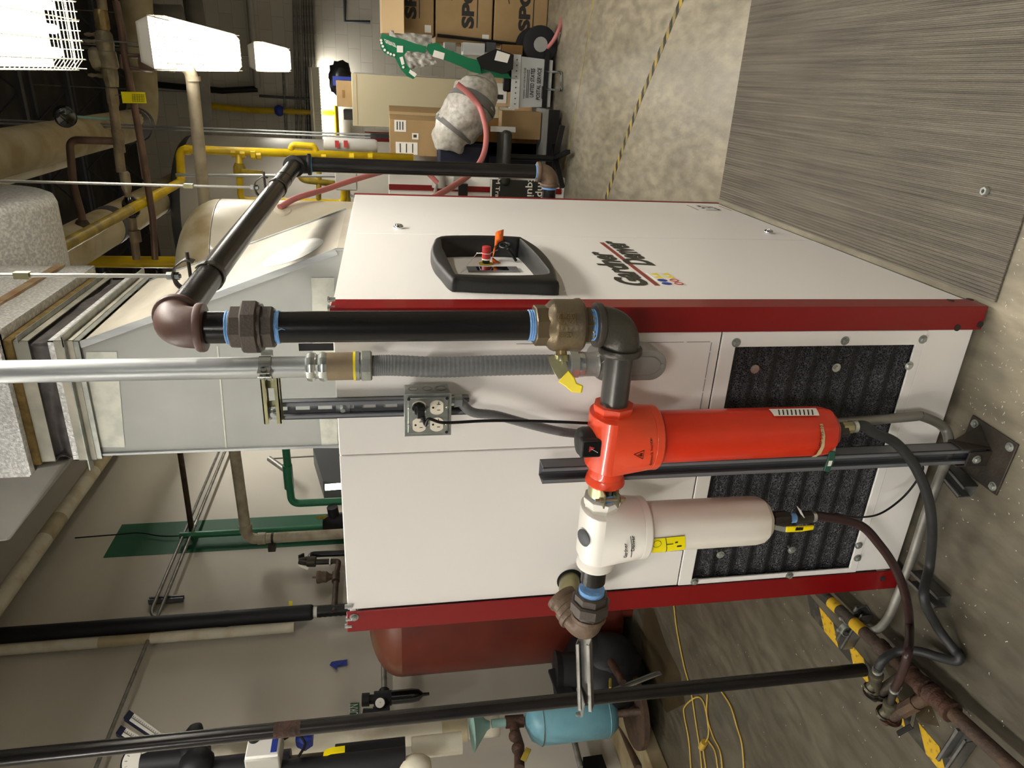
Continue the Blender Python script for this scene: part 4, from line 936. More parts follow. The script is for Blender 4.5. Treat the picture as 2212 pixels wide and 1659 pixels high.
# ------------------------------------------------ outlet box
yb = -.023; c1 = pY(-.085, 875, 852); c2 = pY(-.085, 972, 943)
xcen = (c1.x+c2.x)/2; zcen = (c1.z+c2.z)/2; hx = abs(c1.x-c2.x)/2; hz_ = abs(c1.z-c2.z)/2
hx = hz_ = .0515
T = thing('outlet_box', (xcen, yb, zcen-hz_), 'galvanized four outlet box on the vertical strut with one black plug in it', 'outlet box')
m = MB().bb((xcen-hx+.002, yb, zcen-hz_+.002), (xcen+hx-.002, -.078, zcen+hz_-.002)); bx = add(m, 'box', 'zinc', T, bev=.003)
m = MB()
for k in (-1, 0, 1): m.torus(frame((xcen+hx-.002, -.05, zcen+k*.030), X_), .010, .0007, 24, 6)
m.torus(frame((xcen+hx-.002, -.05, zcen-.030), X_), .013, .0007, 24, 6); add(m, 'knockouts', 'galv_dull', bx)
m = MB().bb((xcen-hx, -.078, zcen-hz_), (xcen+hx, -.0805, zcen+hz_)); cvr = add(m, 'cover', 'zinc', T, bev=.006, seg=3)
m = MB().bb((xcen-hx*.86, -.080, zcen-hz_*.86), (xcen+hx*.86, -.0855, zcen+hz_*.86)); add(m, 'raised_cover', 'zinc', T, bev=.004, seg=3)
yf_ = -.0855
for ix in (0, 1):
    for iz in (0, 1):
        u = xcen + (.0205 if ix else -.0205); v = zcen + (-.019 if iz else .019)
        pts = []
        for k in range(40):
            a = 2*pi*k/40; px_, pz_ = .0172*cos(a), .0172*sin(a); pz_ = max(-.0142, min(.0142, pz_)); pts.append(V((u+px_, yf_, v+pz_)))
        o = add(MB().poly(pts, (0,-1,0), .0018), 'receptacle', 'ivory', T)
        yk = yf_ - .0020
        add(MB().box((u+.0075, yk, v-.004), (.0013, .0006, .0075)).box((u+.0075+.003, yk, v-.004), (.006, .0006, .0013)).box((u-.0062, yk, v-.004), (.0013, .0006, .0065)).cyl((u, yk+.0003, v+.008), (u, yk-.0003, v+.008), .0024, 10), 'slots', 'black_matte', o)
for dx, dz in ((-.041,-.041),(.041,.041),(-.041,.041),(.041,-.041)):
    add(MB().cyl((xcen+dx, -.0852, zcen+dz), (xcen+dx, -.0862, zcen+dz), .0034, 14), 'cover_hole' if dx*dz > 0 or dx > 0 else 'cover_screw', 'black_matte' if dx*dz > 0 or dx > 0 else 'zinc_bright', T)
for dx, dz in ((-.0205, .041), (.0205, .041), (-.0205, -.041), (.0205, -.041), (-.0205, 0)):
    add(MB().sph((xcen+dx, -.0862, zcen+dz), .0032, (1, .5, 1), 12, 8), 'cover_screw', 'zinc_bright', T)
# plug + cord
pu, pvz = xcen+.0205, zcen+.019
T = thing('power_plug', (pu, -.10, pvz), 'black power plug with its cord in the upper right outlet', 'plug')
m = MB(); m.lathe([(.0155, 0), (.0155, .006), (.0125, .014)], frame((pu, -.087, pvz+.001), (0,-1,0)), 8); m.box((pu-.001, -.107, pvz-.002), (.021, .022, .017)); add(m, 'plug_body', 'black', T, bev=.002)
m = MB(); 
q0 = V((pu-.008, -.115, pvz-.006)); q1 = q0 + V((-.016, -.008, -.006))
for k in range(5): a = q0.lerp(q1, k/5); m.cyl(a, a.lerp(q1, .18), .0058-.0004*k, 14)
add(m, 'strain_relief', 'rubber_black', T)
P = [q0, q1, pY(-.13, 926, 905), pY(-.125, 950, 912), pY(-.12, 975, 913), pY(-.11, 1050, 909), pY(-.10, 1120, 909), pY(-.10, 1200, 911), pY(-.10, 1270, 914), pY(-.05, 1320, 914)]
add(MB().tube(spline(P), .0034, 10), 'cord', 'black', T, sharp=180)
# flex whip out of the box
T = thing('flex_whip', (xcen, -.05, zcen-.35), 'thin grey liquidtight flex leading down from the outlet box behind the red filter', 'conduit')
xw = xcen+.018; zw = zcen-hz_
m = MB().cyl((xw, -.05, zw+.002), (xw, -.05, zw-.012), .011, 20).hexp((xw, -.05, zw-.008), (xw, -.05, zw-.026), .0155, n=6); add(m, 'flex_connector', 'zinc_bright', T)
P = [V((xw, -.05, zw-.02)), pY(-.05, 1020, 890), pY(-.05, 1070, 897), pY(-.045, 1130, 913), pY(-.04, 1190, 928), pY(-.035, 1240, 936), pY(-.03, 1300, 938)]
add(MB().tube(spline(P, 20), .0107, 20, taper=lambda t: .0107+.0002*sin(t*500)), 'flex_conduit', 'flex_grey', T, sharp=180)
# rigid conduit: down behind the red filter, round the cabinet foot, along the floor
T = thing('floor_conduit', (-.3, -.03, 0), 'thin galvanized conduit bending from behind the red filter along the floor', 'conduit')
xk = pY(-.04, 1900, 905).x
P = [V((xk-.015, -.035, 1.05)), V((xk-.01, -.04, .5)), pY(-.04, 1990, 899), pY(-.05, 2040, 925) , pZ(.075, 2050, 975), pZ(.045, 2030, 1030), pZ(.04, 2000, 1110), pZ(.035, 1968, 1210), pZ(.035, 1938, 1290), pZ(.035, 1915, 1340), pZ(.035, 1887, 1362), pZ(.035, 1855, 1350), pZ(.035, 1825, 1325), pZ(.035, 1785, 1285), pZ(.035, 1745, 1245)]
P2 = spline(P[:2] + [pY(-.042, 1960, 901)] + P[2:], 10)
add(MB().tube(P2, .0125, 20), 'conduit', 'galv_dull', T, sharp=180)

# ------------------------------------------------ strut post with base
T = thing('strut_post', (-.358, -.12, 0), 'upright steel strut post bolted to the floor in front of the cabinet', 'strut')
zt_ = pY(-.11, 1168, 1030).z
xp_ = -.357; yp0 = -.088
add(channel(MB(), (xp_, yp0, .012), (xp_, yp0, zt_), (0, -1, 0), d=.041), 'channel', 'strut_grey', T, flat=True)
m = MB()
bc = V((xp_, yp0-.02, 0)); Rb = Matrix.Translation(bc) @ Matrix.Rotation(radians(-3), 4, 'Z')
m.box((0, -.012, .003), (.15, .15, .006), Rb); bs = add(m, 'base_plate', 'iron_dark', T, bev=.002)
m = MB().box((0, .024, .045), (.05, .006, .085), Rb).box((.0245, 0, .045), (.005, .048, .085), Rb).box((-.0245, 0, .045), (.005, .048, .085), Rb)
m.add([Rb @ V(p) for p in ((.027, -.02, .006), (.027, .02, .006), (.065, .03, .006), (.027, .02, .08))], [(0,1,3), (1,2,3), (0,3,2), (0,2,1)])
m.poly([Rb @ V(p) for p in ((-.022, -.027, .006), (.022, -.027, .006), (.020, -.027, .07), (-.020, -.027, .07))], (0, -1, 0), .005)
add(m, 'base_socket', 'iron_dark', T, bev=.001)
add(bolt(MB(), Rb @ V((0, -.032, .045)), (0, -1, 0), .008), 'hex_bolt', 'zinc', T)
for dx, dy in ((.058, .045), (-.058, .045), (.058, -.07), (-.058, -.07)):
    add(bolt(MB(), Rb @ V((dx, dy, .006)), Z_, .008), 'anchor_bolt', 'zinc', T)
# strut blocks on the floor
def block(a, b, label, h=.041):
    a, b = V(a), V(b); a.z = b.z = h
    o = add(channel(MB(), a - V((0,0,h)), b - V((0,0,h)), Z_, d=h), 'strut_block', 'strut_dark', flat=True); return tag(o, label, 'strut', 'strut blocks under the floor pipes')
block(pZ(0, 2055, 1005), pZ(0, 2105, 1062), 'short strut channel block on the floor against the foot of the strut post')
block(pZ(0, 1990, 1243), pZ(0, 2050, 1300), 'short strut channel block on the floor below the cabinet\'s left corner')
block(pZ(0, 1835, 1390), pZ(0, 1880, 1318), 'short strut channel block under the clamped floor pipe and conduit')
block(pZ(0, 2060, 1650), pZ(0, 2105, 1585), 'short strut channel block near the bottom left corner, holding the rusty floor pipe')
for k, (x, y, lb) in enumerate(((1833, 1335, 'small pipe clamp holding the conduit on the strut block'), (1828, 1360, 'small pipe clamp holding the taped pipe on the strut block'))):
    p = pZ(.05, x, y); m = ribbon([p+V((-.02, 0, -.03))]+[p+V((.02*cos(pi-a), 0, .02*sin(a))) for a in [pi*j/8 for j in range(9)]]+[p+V((.02, 0, -.03))], (0, 0, 1), .02, .002); bolt(m, p+V((0, 0, .02)), Z_, .006, .01)
    tag(add(m, 'pipe_clamp', 'zinc', None), lb, 'clamp')

# ------------------------------------------------ black steel pole and its support arm
T = thing('steel_pole', (-1.205, 0, 0), 'tall dark steel pipe with a rust patch standing left of the compressor', 'pipe')
add(MB().cyl((-1.205, 0, .03), (-1.205, 0, 3.6), .0205, 28), 'pipe', 'black_steel', T)
za_, zb2 = pY(0, 592, 1575).z, pY(0, 650, 1570).z
add(MB().cyl((-1.205, 0, zb2), (-1.205, 0, za_), .0210, 28), 'rust_patch', 'rust', T)
T = thing('support_arm', pZ(.96, 1260, 1505), 'galvanized strut arm reaching from the outlet elbow to the dark steel pole', 'strut')
a, b = pZ(.955, 1264, 1378), V((-1.185, -.035, .955))
add(channel(MB(), a, b, (.1, -1, .55), d=.034), 'channel', 'galv_dull', T, flat=True)
m = ribbon([V((-1.205+.024*cos(t), .024*sin(t), .965)) for t in [radians(-50+k*30) for k in range(-4, 6)]], Z_, .03, .003); m.poly([V((-1.165+dx, -.04+dy, .975)) for dx, dy in ((-.04,-.025),(.02,-.03),(.03,.02),(-.03,.03))], Z_, .003)
bolt(m, (-1.215, -.045, .975), Z_, .006, .012); add(m, 'pole_clamp', 'zinc', T)

# ------------------------------------------------ drain valves and hoses
xr_, yr_ = cR.x, cR.y; zd = zRo
T = thing('drain_valve', (xr_, yr_, zd-.1), 'small drain valve with a green lever under the red filter', 'valve')
m = MB().cyl((xr_, yr_, zd), (xr_, yr_, zd-.03), .011, 20).lathe([(.014, 0), (.017, .006), (.017, .03), (.013, .036)], frame((xr_, yr_, zd-.006), -Z_), 20); add(m, 'valve_body', 'iron_dark', T)
zf_ = pY(hy, 1816, 930).z; m = MB().hexp((xr_+.006, yr_, zf_), (xr_+.006, yr_, zf_-.026), .0145, n=8); add(m, 'brass_fitting', 'zinc_yellow', T)
P = [pY(hy-.03, 1797, 944), pY(hy-.035, 1800, 955), pY(hy-.045, 1798, 975)]; add(ribbon(P, (-.1, -1, .3), [.014, .012, .013], .003), 'lever_arm', 'zinc', T)
P = [pY(hy-.045, 1798, 974), pY(hy-.05, 1794, 995), pY(hy-.05, 1784, 1018)]; lv = add(ribbon(P, (-.1, -1, .3), [.014, .017, .013], .007), 'lever_grip', 'green_handle', T, bev=.002)
p = pY(hy-.054, 1793, 1001); add(MB().box(p, (.014, .001, .009)), 'lever_label', 'label_white', lv)
hs = V((xr_+.008, yr_, zf_-.03))
def hclamp(T, p, d, r, mt='zinc_bright'):
    m = MB().lathe([(r, 0), (r+.0012, .0005), (r+.0012, .0095), (r, .010)], frame(p, d), 24)
    d = V(d).normalized(); s_ = frame(p, d); m.box(s_ @ V((0, -(r+.004), .005)), (.012, .007, .009)); return add(m, 'hose_clamp', mt, T)
T = thing('drain_hose', pZ(.02, 2060, 1410), 'thick black rubber hose looping from the red filter down to the floor', 'hose')
P = [hs, hs+V((0,0,-.03)), pY(-.15, 1890, 936), pY(-.155, 1935, 957), pY(-.165, 1975, 1005), pY(-.17, 2003, 1070), pY(-.165, 2013, 1140), pY(-.15, 2008, 1220), pZ(.13, 1996, 1290), pZ(.06, 2022, 1350), pZ(.025, 2058, 1400), pZ(.02, 2073, 1418), pZ(.022, 2065, 1428), pZ(.03, 2030, 1420), pZ(.05, 1985, 1407), pZ(.08, 1940, 1407), pZ(.12, 1908, 1425), pZ(.125, 1896, 1445)]
add(MB().tube(spline(P, 12), .0125, 20), 'hose', 'hose_black', T, sharp=180); hclamp(T, hs+V((0,0,.002)), -Z_, .0135); 
hend = P[-1]
xw_, yw_ = cW.x, cW.y; zd = zWo
T = thing('drain_valve', (xw_, yw_, zd-.12), 'small drain valve with a yellow lever under the white filter', 'valve')
m = MB().cyl((xw_, yw_, zd), (xw_, yw_, zd-.12), .010, 20).hexp((xw_, yw_, zd-.018), (xw_, yw_, zd-.06), .019, n=8, ch=1).hexp((xw_, yw_, zd-.085), (xw_, yw_, zd-.12), .0155, n=8); add(m, 'valve_body', 'iron_dark', T)
add(MB().cyl((xw_, yw_, zd-.058), (xw_, yw_, zd-.078), .0125, 16), 'thread_tape', 'tape_blue', T)
P = [pY(hy-.02, 1664, 1133), pY(hy-.03, 1674, 1139), pY(hy-.035, 1698, 1144)]; add(ribbon(P, (0, -1, 0), [.014, .012, .014], .003), 'lever_arm', 'zinc_bright', T)
P = [pY(hy-.035, 1697, 1143), pY(hy-.04, 1730, 1142), pY(hy-.04, 1757, 1139)]; lv = add(ribbon(P, (0, -1, 0), [.016, .015, .012], .006), 'lever_grip', 'yellow', T, bev=.002)
p = pY(hy-.0436, 1727, 1142); add(MB().box(p, (.010, .0006, .020)), 'lever_label', 'black', lv)
text('Parker', pY(hy-.044, 1720, 1139.5), pY(hy-.044, 1738, 1139), .004, X_, 'lettering', 'yellow', lv, nrm=(0,-1,0), off=.0004)
p = pY(hy-.0, 1720, 1096); m = MB(); m.beam(p+V((-.012,-.02,-.008)), p+V((.012,-.02,.008)), .018, .001, (0,-1,0)); add(m, 'tag', 'label_white', T)
hs2 = V((xw_, yw_, zd-.118))
T = thing('drain_hose', pZ(.05, 1935, 1480), 'dark brown rubber hose arching from the white filter down to the floor valves', 'hose')
P = [hs2, hs2-V((0,0,.03)), pY(-.16, 1855, 1133), pY(-.17, 1900, 1177), pY(-.17, 1935, 1230), pY(-.16, 1957, 1290), pY(-.13, 1965, 1350), pZ(.19, 1961, 1410), pZ(.14, 1946, 1460), pZ(.10, 1933, 1487)]
add(MB().tube(spline(P, 12), .0115, 20), 'hose', 'hose_brown', T, sharp=180); hclamp(T, hs2+V((0,0,-.004)), -Z_, .0125)
hend2 = P[-1]
T = thing('thin_cable', pY(-.04, 1900, 1100), 'thin black cable drooping across the bottom of the cabinet', 'cable')
P = [pY(-.02, 1870, 945), pY(-.03, 1930, 955), pY(-.05, 1990, 1000), pY(-.05, 1985, 1030), pY(-.05, 1950, 1075), pY(-.06, 1900, 1110), pY(-.10, 1850, 1117), pY(-.13, 1805, 1110)]
add(MB().tube(spline(P), .0028, 8), 'cable', 'black', T, sharp=180)
# ------------------------------------------------ drain manifold on the floor
T = thing('drain_manifold', pZ(0, 1960, 1500), 'rusty drain pipe manifold lying on the floor at the bottom left', 'pipe')
def mp(x, y, z=.055): return pZ(z, x, y)
a, b = mp(1745, 1255), mp(2190, 1660); dm = (b-a).normalized(); s1 = mp(1868, 1383); s2 = mp(2013, 1562)
def onl(x, y): p = mp(x, y); return a + dm*((p-a).dot(dm))
q = [onl(1745, 1262), onl(1795, 1308), onl(1812, 1326), onl(1842, 1360), onl(1862, 1385), onl(1893, 1420), onl(1915, 1445), onl(1975, 1520), onl(2000, 1548), onl(2020, 1568), onl(2130, 1700)+dm*.9]
rm = .019
add(MB().cyl(q[0], q[4], rm, 24), 'pipe', 'iron_dark', T)
for i, j in ((1, 2), (3, 4)): add(MB().cyl(q[i], q[j], rm+.0006, 24), 'yellow_tape_wrap', 'haz_yellow', T)
add(MB().cyl(q[4], q[6], rm, 24), 'pipe', 'rust_brown', T); add(MB().lathe([(rm,0),(.026,.002),(.026,.018),(.023,.022),(.023,.05),(.027,.054),(.027,.07),(.02,.072)], frame(q[5], dm), 24), 'pipe_tee', 'rust_brown', T)
add(MB().cyl(q[6], q[7], rm, 24), 'pipe', 'rust_brown', T); add(MB().lathe([(rm,0),(.029,.002),(.029,.02),(.025,.024),(.025,.06),(.029,.064),(.029,.082),(.02,.084)], frame(onl(1950, 1483), dm), 24), 'pipe_tee', 'rust', T)
add(MB().lathe([(rm,0),(.030,.002),(.030,.02),(.026,.024),(.026,.06),(.030,.064),(.030,.082),(.02,.084)], frame(onl(1998, 1545), dm), 24), 'pipe_tee', 'rust', T)
add(MB().cyl(q[7], q[10], rm, 24), 'pipe', 'rust_brown', T)
# branch towards the left: tee -> nipple -> rusty elbow -> check valve -> brown hose
te = onl(2003, 1552); bx_ = V((-1, .12, .0)).normalized(); el = mp(1912, 1555, .05); 
sd = (el - te).normalized()
add(MB().cyl(te, el, .0175, 20).hexp(te.lerp(el, .3), te.lerp(el, .62), .022, n=8), 'nipple', 'rust_brown', T)
hd = (hend2 - el).normalized()
add(elbow(MB(), el, -sd, hd, r=.023, a=.034, band=.026, bl=.012), 'pipe_elbow', 'rust', T)
def check(T, p, d, side, L=.07, r=.017):
    d = V(d).normalized(); m = MB().lathe([(r*.9, 0), (r*1.15, .004), (r*1.15, .016), (r, .02), (r*1.05, L*.5), (r, L-.02), (r*1.15, L-.016), (r*1.15, L-.003), (r*.9, L)], frame(p, d), 10)
    c = p + d*L*.5; s_ = V(side).normalized(); m.cyl(c, c+s_*.030, r*.85, 16).cyl(c+s_*.027, c+s_*.032, r*1.1, 20).hexp(c+s_*.032, c+s_*.038, r*.9, n=8)
    return add(m, 'check_valve', 'iron_olive', T)
Ls = (hend2-el).length
check(T, el+hd*.03, hd, (-.9, .2, .25), L=min(.075, Ls-.05)); hclamp(T, hend2-hd*.012, hd, .0125)
add(MB().cyl(el+hd*.09, hend2+hd*.01, .0105, 16), 'hose_barb', 'iron_dark', T)
te2 = onl(1955, 1488); el2 = mp(1886, 1505, .07); s2_ = (el2-te2).normalized()
add(MB().cyl(te2, el2, .0165, 18), 'nipple', 'iron_dark', T); hd2 = (hend - el2).normalized()
add(elbow(MB(), el2, -s2_, hd2, r=.022, a=.032, band=.025, bl=.012), 'pipe_elbow', 'iron_dark', T)
add(MB().cyl(el2+hd2*.024, el2+hd2*.04, .0155, 16), 'thread_tape', 'tape_blue', T)
check(T, el2+hd2*.036, hd2, (-.9, .2, .25), L=max(.05, (hend-el2).length-.065)); add(MB().cyl(hend-hd2*.05, hend+hd2*.01, .0105, 16), 'hose_barb', 'iron_dark', T); hclamp(T, hend-hd2*.014, hd2, .0135)
p = te.lerp(el, .30); P = [p+V((-.01, -.02, .0)), mp(1970, 1568, .05), mp(1962, 1572, .05), mp(1940, 1585, .05)]
add(ribbon([p, P[1]], Z_, .012, .004), 'lever_arm', 'iron_olive', T); add(ribbon([P[1], P[2], P[3]], Z_, .014, .008), 'lever_grip', 'black', T, bev=.002)
# hazard tape on the floor
T = thing('hazard_tape', pZ(0, 1900, 1470), 'black and yellow hazard tape stuck to the floor along the floor pipe', 'tape')
A0, B0 = pZ(0, 1738, 1292), pZ(0, 2075, 1692); dl = (B0-A0); Lh = dl.length; dl.normalize(); sd_ = V((dl.y, -dl.x, 0))
wdt = .062; k = 0; x = 0
while x < Lh:
    st_ = .085; 
    P = [A0+dl*x-sd_*wdt/2, A0+dl*(x+st_)-sd_*wdt/2, A0+dl*(x+st_+.055)+sd_*wdt/2, A0+dl*(x+.055)+sd_*wdt/2]
    add(MB().poly([p+V((0,0,.0004)) for p in P], Z_, .0006), 'yellow_stripe' if k % 2 else 'black_stripe', 'haz_yellow' if k % 2 else 'haz_black', T); x += st_; k += 1
# loose nut on the mat
p = pZ(.007, 2131, 413); m = MB().lathe([(.0055, 0), (.0055, .011), (.0105, .011), (.0120, .009), (.0120, .001), (.0105, 0)], frame(p, Z_), 6, cap=False); tag(add(m, 'hex_nut', 'zinc_bright', None), 'single steel hex nut lying on the ribbed mat', 'nut')
# floor tape lines
def fline(pts, w, label, mt, nm='floor_line'):
    m = MB(); P = [pZ(.0006, *p) for p in pts]
    for i in range(len(P)-1): d = (P[i+1]-P[i]).normalized(); s_ = V((d.y, -d.x, 0))*w/2; m.poly([P[i]+s_, P[i+1]+s_, P[i+1]-s_, P[i]-s_], Z_, .0005)
    return tag(add(m, nm, mt), label, 'floor marking')
fline([(1286,-20),(1272,60),(1262,130),(1250,200),(1240,260),(1226,330),(1216,380),(1206,430)], .016, 'thin faded yellow line painted across the floor, the farther one', 'floor_yellow')
P = [pZ(.0008, *p) for p in ((1484,-30),(1434,92),(1383,215),(1345,320),(1305,440))]; m = MB()
fl = thing('floor_tape', P[2], 'faded black and yellow striped tape on the floor between mat and boxes', 'floor marking')
tot = sum((P[i+1]-P[i]).length for i in range(4)); n_ = 34
def along(t):
    d = t*tot
    for i in range(4):
        L = (P[i+1]-P[i]).length
        if d <= L or i == 3: return P[i].lerp(P[i+1], d/L), (P[i+1]-P[i]).normalized()
        d -= L
for k in range(n_):
    p0, d0 = along(k/n_); p1, d1 = along((k+1)/n_); s_ = V((d0.y, -d0.x, 0))*.024; sh = d0*.03
    add(MB().poly([p0+s_, p1+s_, p1-s_+sh, p0-s_+sh], Z_, .0005), 'yellow_stripe' if k % 2 else 'dark_stripe', 'floor_yellow' if k % 2 else 'haz_black', fl)
# hanger rods and clevis hangers on the overhead pipe
def rod(xpx, ypx, x2, y2, t_along, label, lc):
    c = top.lerp(b_end, t_along); T = thing('pipe_hanger', c, label, 'hanger', 'pipe hangers on the overhead air pipe')
    s_ = V((-dirb.y, dirb.x, 0)).normalized()
    zr_ = c.z + .075
    add(MB().cyl((c.x, c.y, c.z+.06), (c.x, c.y, 4.2), .0048, 10), 'threaded_rod', 'galv_dull', T)
    m = MB().hexp((c.x, c.y, zr_+.003), (c.x, c.y, zr_+.014), .009).hexp((c.x, c.y, zr_-.012), (c.x, c.y, zr_-.002), .009); add(m, 'rod_nut', 'zinc_bright', T)
    for sg in (1, -1):
        Q = [c+V((0,0,.075)), c+s_*sg*.020+V((0,0,.072)), c+s_*sg*.040+V((0,0,.045)), c+s_*sg*.034+V((0,0,.028))]
        add(ribbon(fillet(Q, .012, 4), s_, .022, .003), 'clevis_yoke', 'iron_dark', T)
    Q = [c + (s_*cos(t) + V((0,0,1))*sin(t))*.0325 for t in [radians(50) - k*radians(280)/20 for k in range(21)]]
    add(ribbon(Q, (0, 0, 1), .022, .003), 'clevis_strap', 'iron_dark', T)
    m = MB().cyl(c+s_*.055+V((0,0,.040)), c-s_*.055+V((0,0,.040)), .004, 8); bolt(m, c+s_*.042+V((0,0,.040)), s_, .007); add(m, 'clevis_bolt', 'iron_dark', T)
    p = V((c.x, c.y, pY(c.y, *lc).z)); add(MB().box(p, (.014, .016, .03)), 'rod_coupling', 'zinc_yellow', T)
rod(370, 580, 0, 0, .17, 'black clevis pipe hanger on the threaded rod, nearer the brown elbow', (45, 580))
rod(580, 383, 0, 0, .72, 'black clevis pipe hanger on the threaded rod, farther back over the cabinet', (405, 383))

# metal shavings swept along the floor in front of the cabinet (stuff)
random.seed(11); m = MB()
for k in range(420):
    if k % 2: x, y = random.gauss(-.10, .22), -abs(random.gauss(.0, .16))-.02
    else: x, y = random.uniform(-1.5, .25), random.uniform(-.6, .35)
    if -.9 < x < .02 and y > -.01: continue
    L = random.uniform(.0015, .0055); a = random.uniform(0, 2*pi); b = a + random.uniform(-1.4, 1.4); w_ = random.uniform(.0004, .0009)
    p = V((x, y, .0006)); q_ = p + V((cos(a), sin(a), .15))*L; r_ = q_ + V((cos(b), sin(b), -.1))*L*.8; s_ = V((-sin(a), cos(a), 0))*w_
    m.add([p-s_, p+s_, q_+s_, q_-s_, r_+s_*.4, r_-s_*.4], [(0, 1, 2, 3), (3, 2, 4, 5)])
tag(add(m, 'metal_shavings', 'shaving', solid=.0003), 'bright metal shavings scattered over the floor in front of the compressor', 'metal shavings', kind='stuff')
# ================================================================== LEFT WALL
WX = -3.42
def wl(x, y, X=WX): return pX(X, x, y)
def vpipe(name, X, y_, z0, z1, r, mt, label, cat='pipe', n=20):
    return tag(add(MB().cyl((X, y_, z0), (X, y_, z1), r, n), name, mt), label, cat)
# EMT conduits along the wall
A = wl(470, 980); Bq = wl(350, 1240); Dn = wl(345, 1330)
zA = (wl(487, 960).z + wl(350, 1240).z)/2
T = thing('wall_conduit', (WX, 3.1, 1.8), 'galvanized conduit running along the left wall then bending down', 'conduit')
yv = (wl(345, 1332).y+wl(740, 1312).y)/2
P = fillet([(WX, 9.5, zA), (WX, yv, zA), (WX, yv, 1.2)], .14, 10)
add(MB().tube(P, .013, 14), 'conduit', 'galv_dull', T, sharp=180)
for z in (2.9, 2.15): add(MB().cyl((WX, yv, z), (WX, yv, z-.05), .017, 14), 'coupling', 'zinc', T)
z2 = (wl(365, 1240).z+wl(220, 1635).z)/2 - .02
T = thing('wall_conduit', (WX, 2, z2), 'straight galvanized conduit continuing left along the wall below the other one', 'conduit')
add(MB().cyl((WX, 9.5, z2), (WX, -1, z2), .0125, 14), 'conduit', 'galv_dull', T)
add(MB().cyl((WX, 4.3, z2), (WX, 4.38, z2), .0165, 14), 'coupling', 'zinc', T)
p = wl(352, 1300, -3.45); T_ = tag(add(channel(MB(), (-3.49, p.y+.05, p.z+.12), (-3.49, p.y+.05, p.z-.14), X_, d=.041), 'strut_channel', 'strut_grey', flat=True), 'short upright strut holding the conduit bend on the left wall', 'strut')
# large beige insulated pipe high on the wall
z3 = (wl(220, 990, -3.2).z+wl(0, 1300, -3.2).z)/2
T = thing('insulated_pipe', (-3.2, 3, z3), 'large stained beige pipe running high along the left wall', 'pipe')
add(MB().cyl((-3.2, 11.5, z3), (-3.2, -1.5, z3), .065, 24), 'pipe_jacket', 'ins_white', T)
for y in (3.9, 5.0, 6.1): add(MB().cyl((-3.2, y, z3), (-3.2, y+.3, z3), .0665, 24), 'stained_wrap', 'ins_cream', T)
# black insulated vertical pipe with strainer tape joint
yb_ = (wl(0, 1360, -3.38).y+wl(675, 1335, -3.38).y)/2
T = thing('insulated_pipe', (-3.38, yb_, 1.5), 'black foam insulated pipe coming straight down the left wall', 'pipe')
zb_ = wl(675, 1335, -3.38).z
m = MB().lathe([(.05, 0), (.058, .01), (.06, .03), (.057, .6), (.061, .63), (.057, .7), (.06, 1.3), (.057, 1.6), (.06, 3)], frame((-3.38, yb_, zb_), Z_), 24); add(m, 'foam_sleeve', 'rubber_black', T, sharp=180)
add(MB().cyl((-3.38, yb_, zb_), (-3.38, yb_, zb_-.035), .04, 20), 'white_band', 'label_white', T)
m = MB().lathe([(.042+.003*(k % 2), -.02*k) for k in range(24)][::-1], frame((-3.38, yb_, zb_-.03), Z_), 20); add(m, 'taped_joint', 'black', T)
# copper/brown branch with vacuum relief
Tb = thing('relief_piping', wl(720, 1300, -3.38), 'brown steel branch with a relief valve and a canister, left of the black pipe', 'pipe fitting')
def W(x, y): return wl(x, y, -3.36)
r_ = .022
add(MB().tube(fillet([W(722, 1322), W(727, 1240), W(732, 1212), W(690, 1213)], .03), r_, 14), 'pipe', 'rust_brown', Tb)
add(MB().tube([W(718, 1213), W(683, 1214)], r_*1.1, 14), 'pipe', 'iron_dark', Tb)
add(MB().tube([W(715, 1213.5), W(712, 1213.5)], r_*1.5, 14), 'white_seal', 'label_white', Tb)
add(MB().tube([W(726, 1238), W(725, 1256)], r_*1.45, 16), 'pipe_tee', 'rust_brown', Tb)
a, b = W(683, 1247), W(711, 1246); m = MB().lathe([(.01, 0), (.05, .006), (.052, .03), (.046, .04), (.046, (b-a).length-.02), (.03, (b-a).length), (.02, (b-a).length+.03)], frame(a, b-a), 20); m.cyl(a, a+(a-b).normalized()*.03, .008, 8); add(m, 'canister', 'cast_brown2', Tb)
add(MB().tube(fillet([W(745, 1195), W(690, 1197), W(672, 1198), W(670, 1207)], .05), .026, 14), 'pipe', 'black', Tb)
m = MB().cyl(W(682, 1213), W(664, 1213), .045, 10).cyl(W(664, 1207), W(646, 1212), .022, 10).cyl(W(664, 1217), W(646, 1214), .02, 10); m.beam(W(645, 1205), W(657, 1200), .05, .01, X_); add(m, 'relief_valve', 'iron_dark', Tb)
m = MB().poly([W(644, 1219), W(645, 1224), W(664, 1232), W(667, 1226)], X_, .003); add(m, 'paper_tag', 'label_white', Tb)
m = MB().poly([W(624, 1299), W(632, 1299), W(631, 1316), W(624, 1316)], X_, .004); tag(add(m, 'valve_tag', 'yellow_tag'), 'small yellow tag standing off the wall conduit', 'tag')
# beige pipe right behind
yb2 = (wl(0, 1400, -3.42).y+wl(635, 1355, -3.42).y)/2; zbb = wl(635, 1355, -3.42).z
T = thing('insulated_pipe', (-3.42, yb2, zbb), 'slimmer stained beige pipe on the wall beside the black foam pipe', 'pipe')
add(MB().cyl((-3.43, yb2, zbb), (-3.43, yb2, 5.2), .038, 20), 'pipe_jacket', 'ins_white', T); add(MB().cyl((-3.43, yb2, 3.25), (-3.43, yb2, 3.6), .039, 20), 'stained_wrap', 'ins_cream', T)
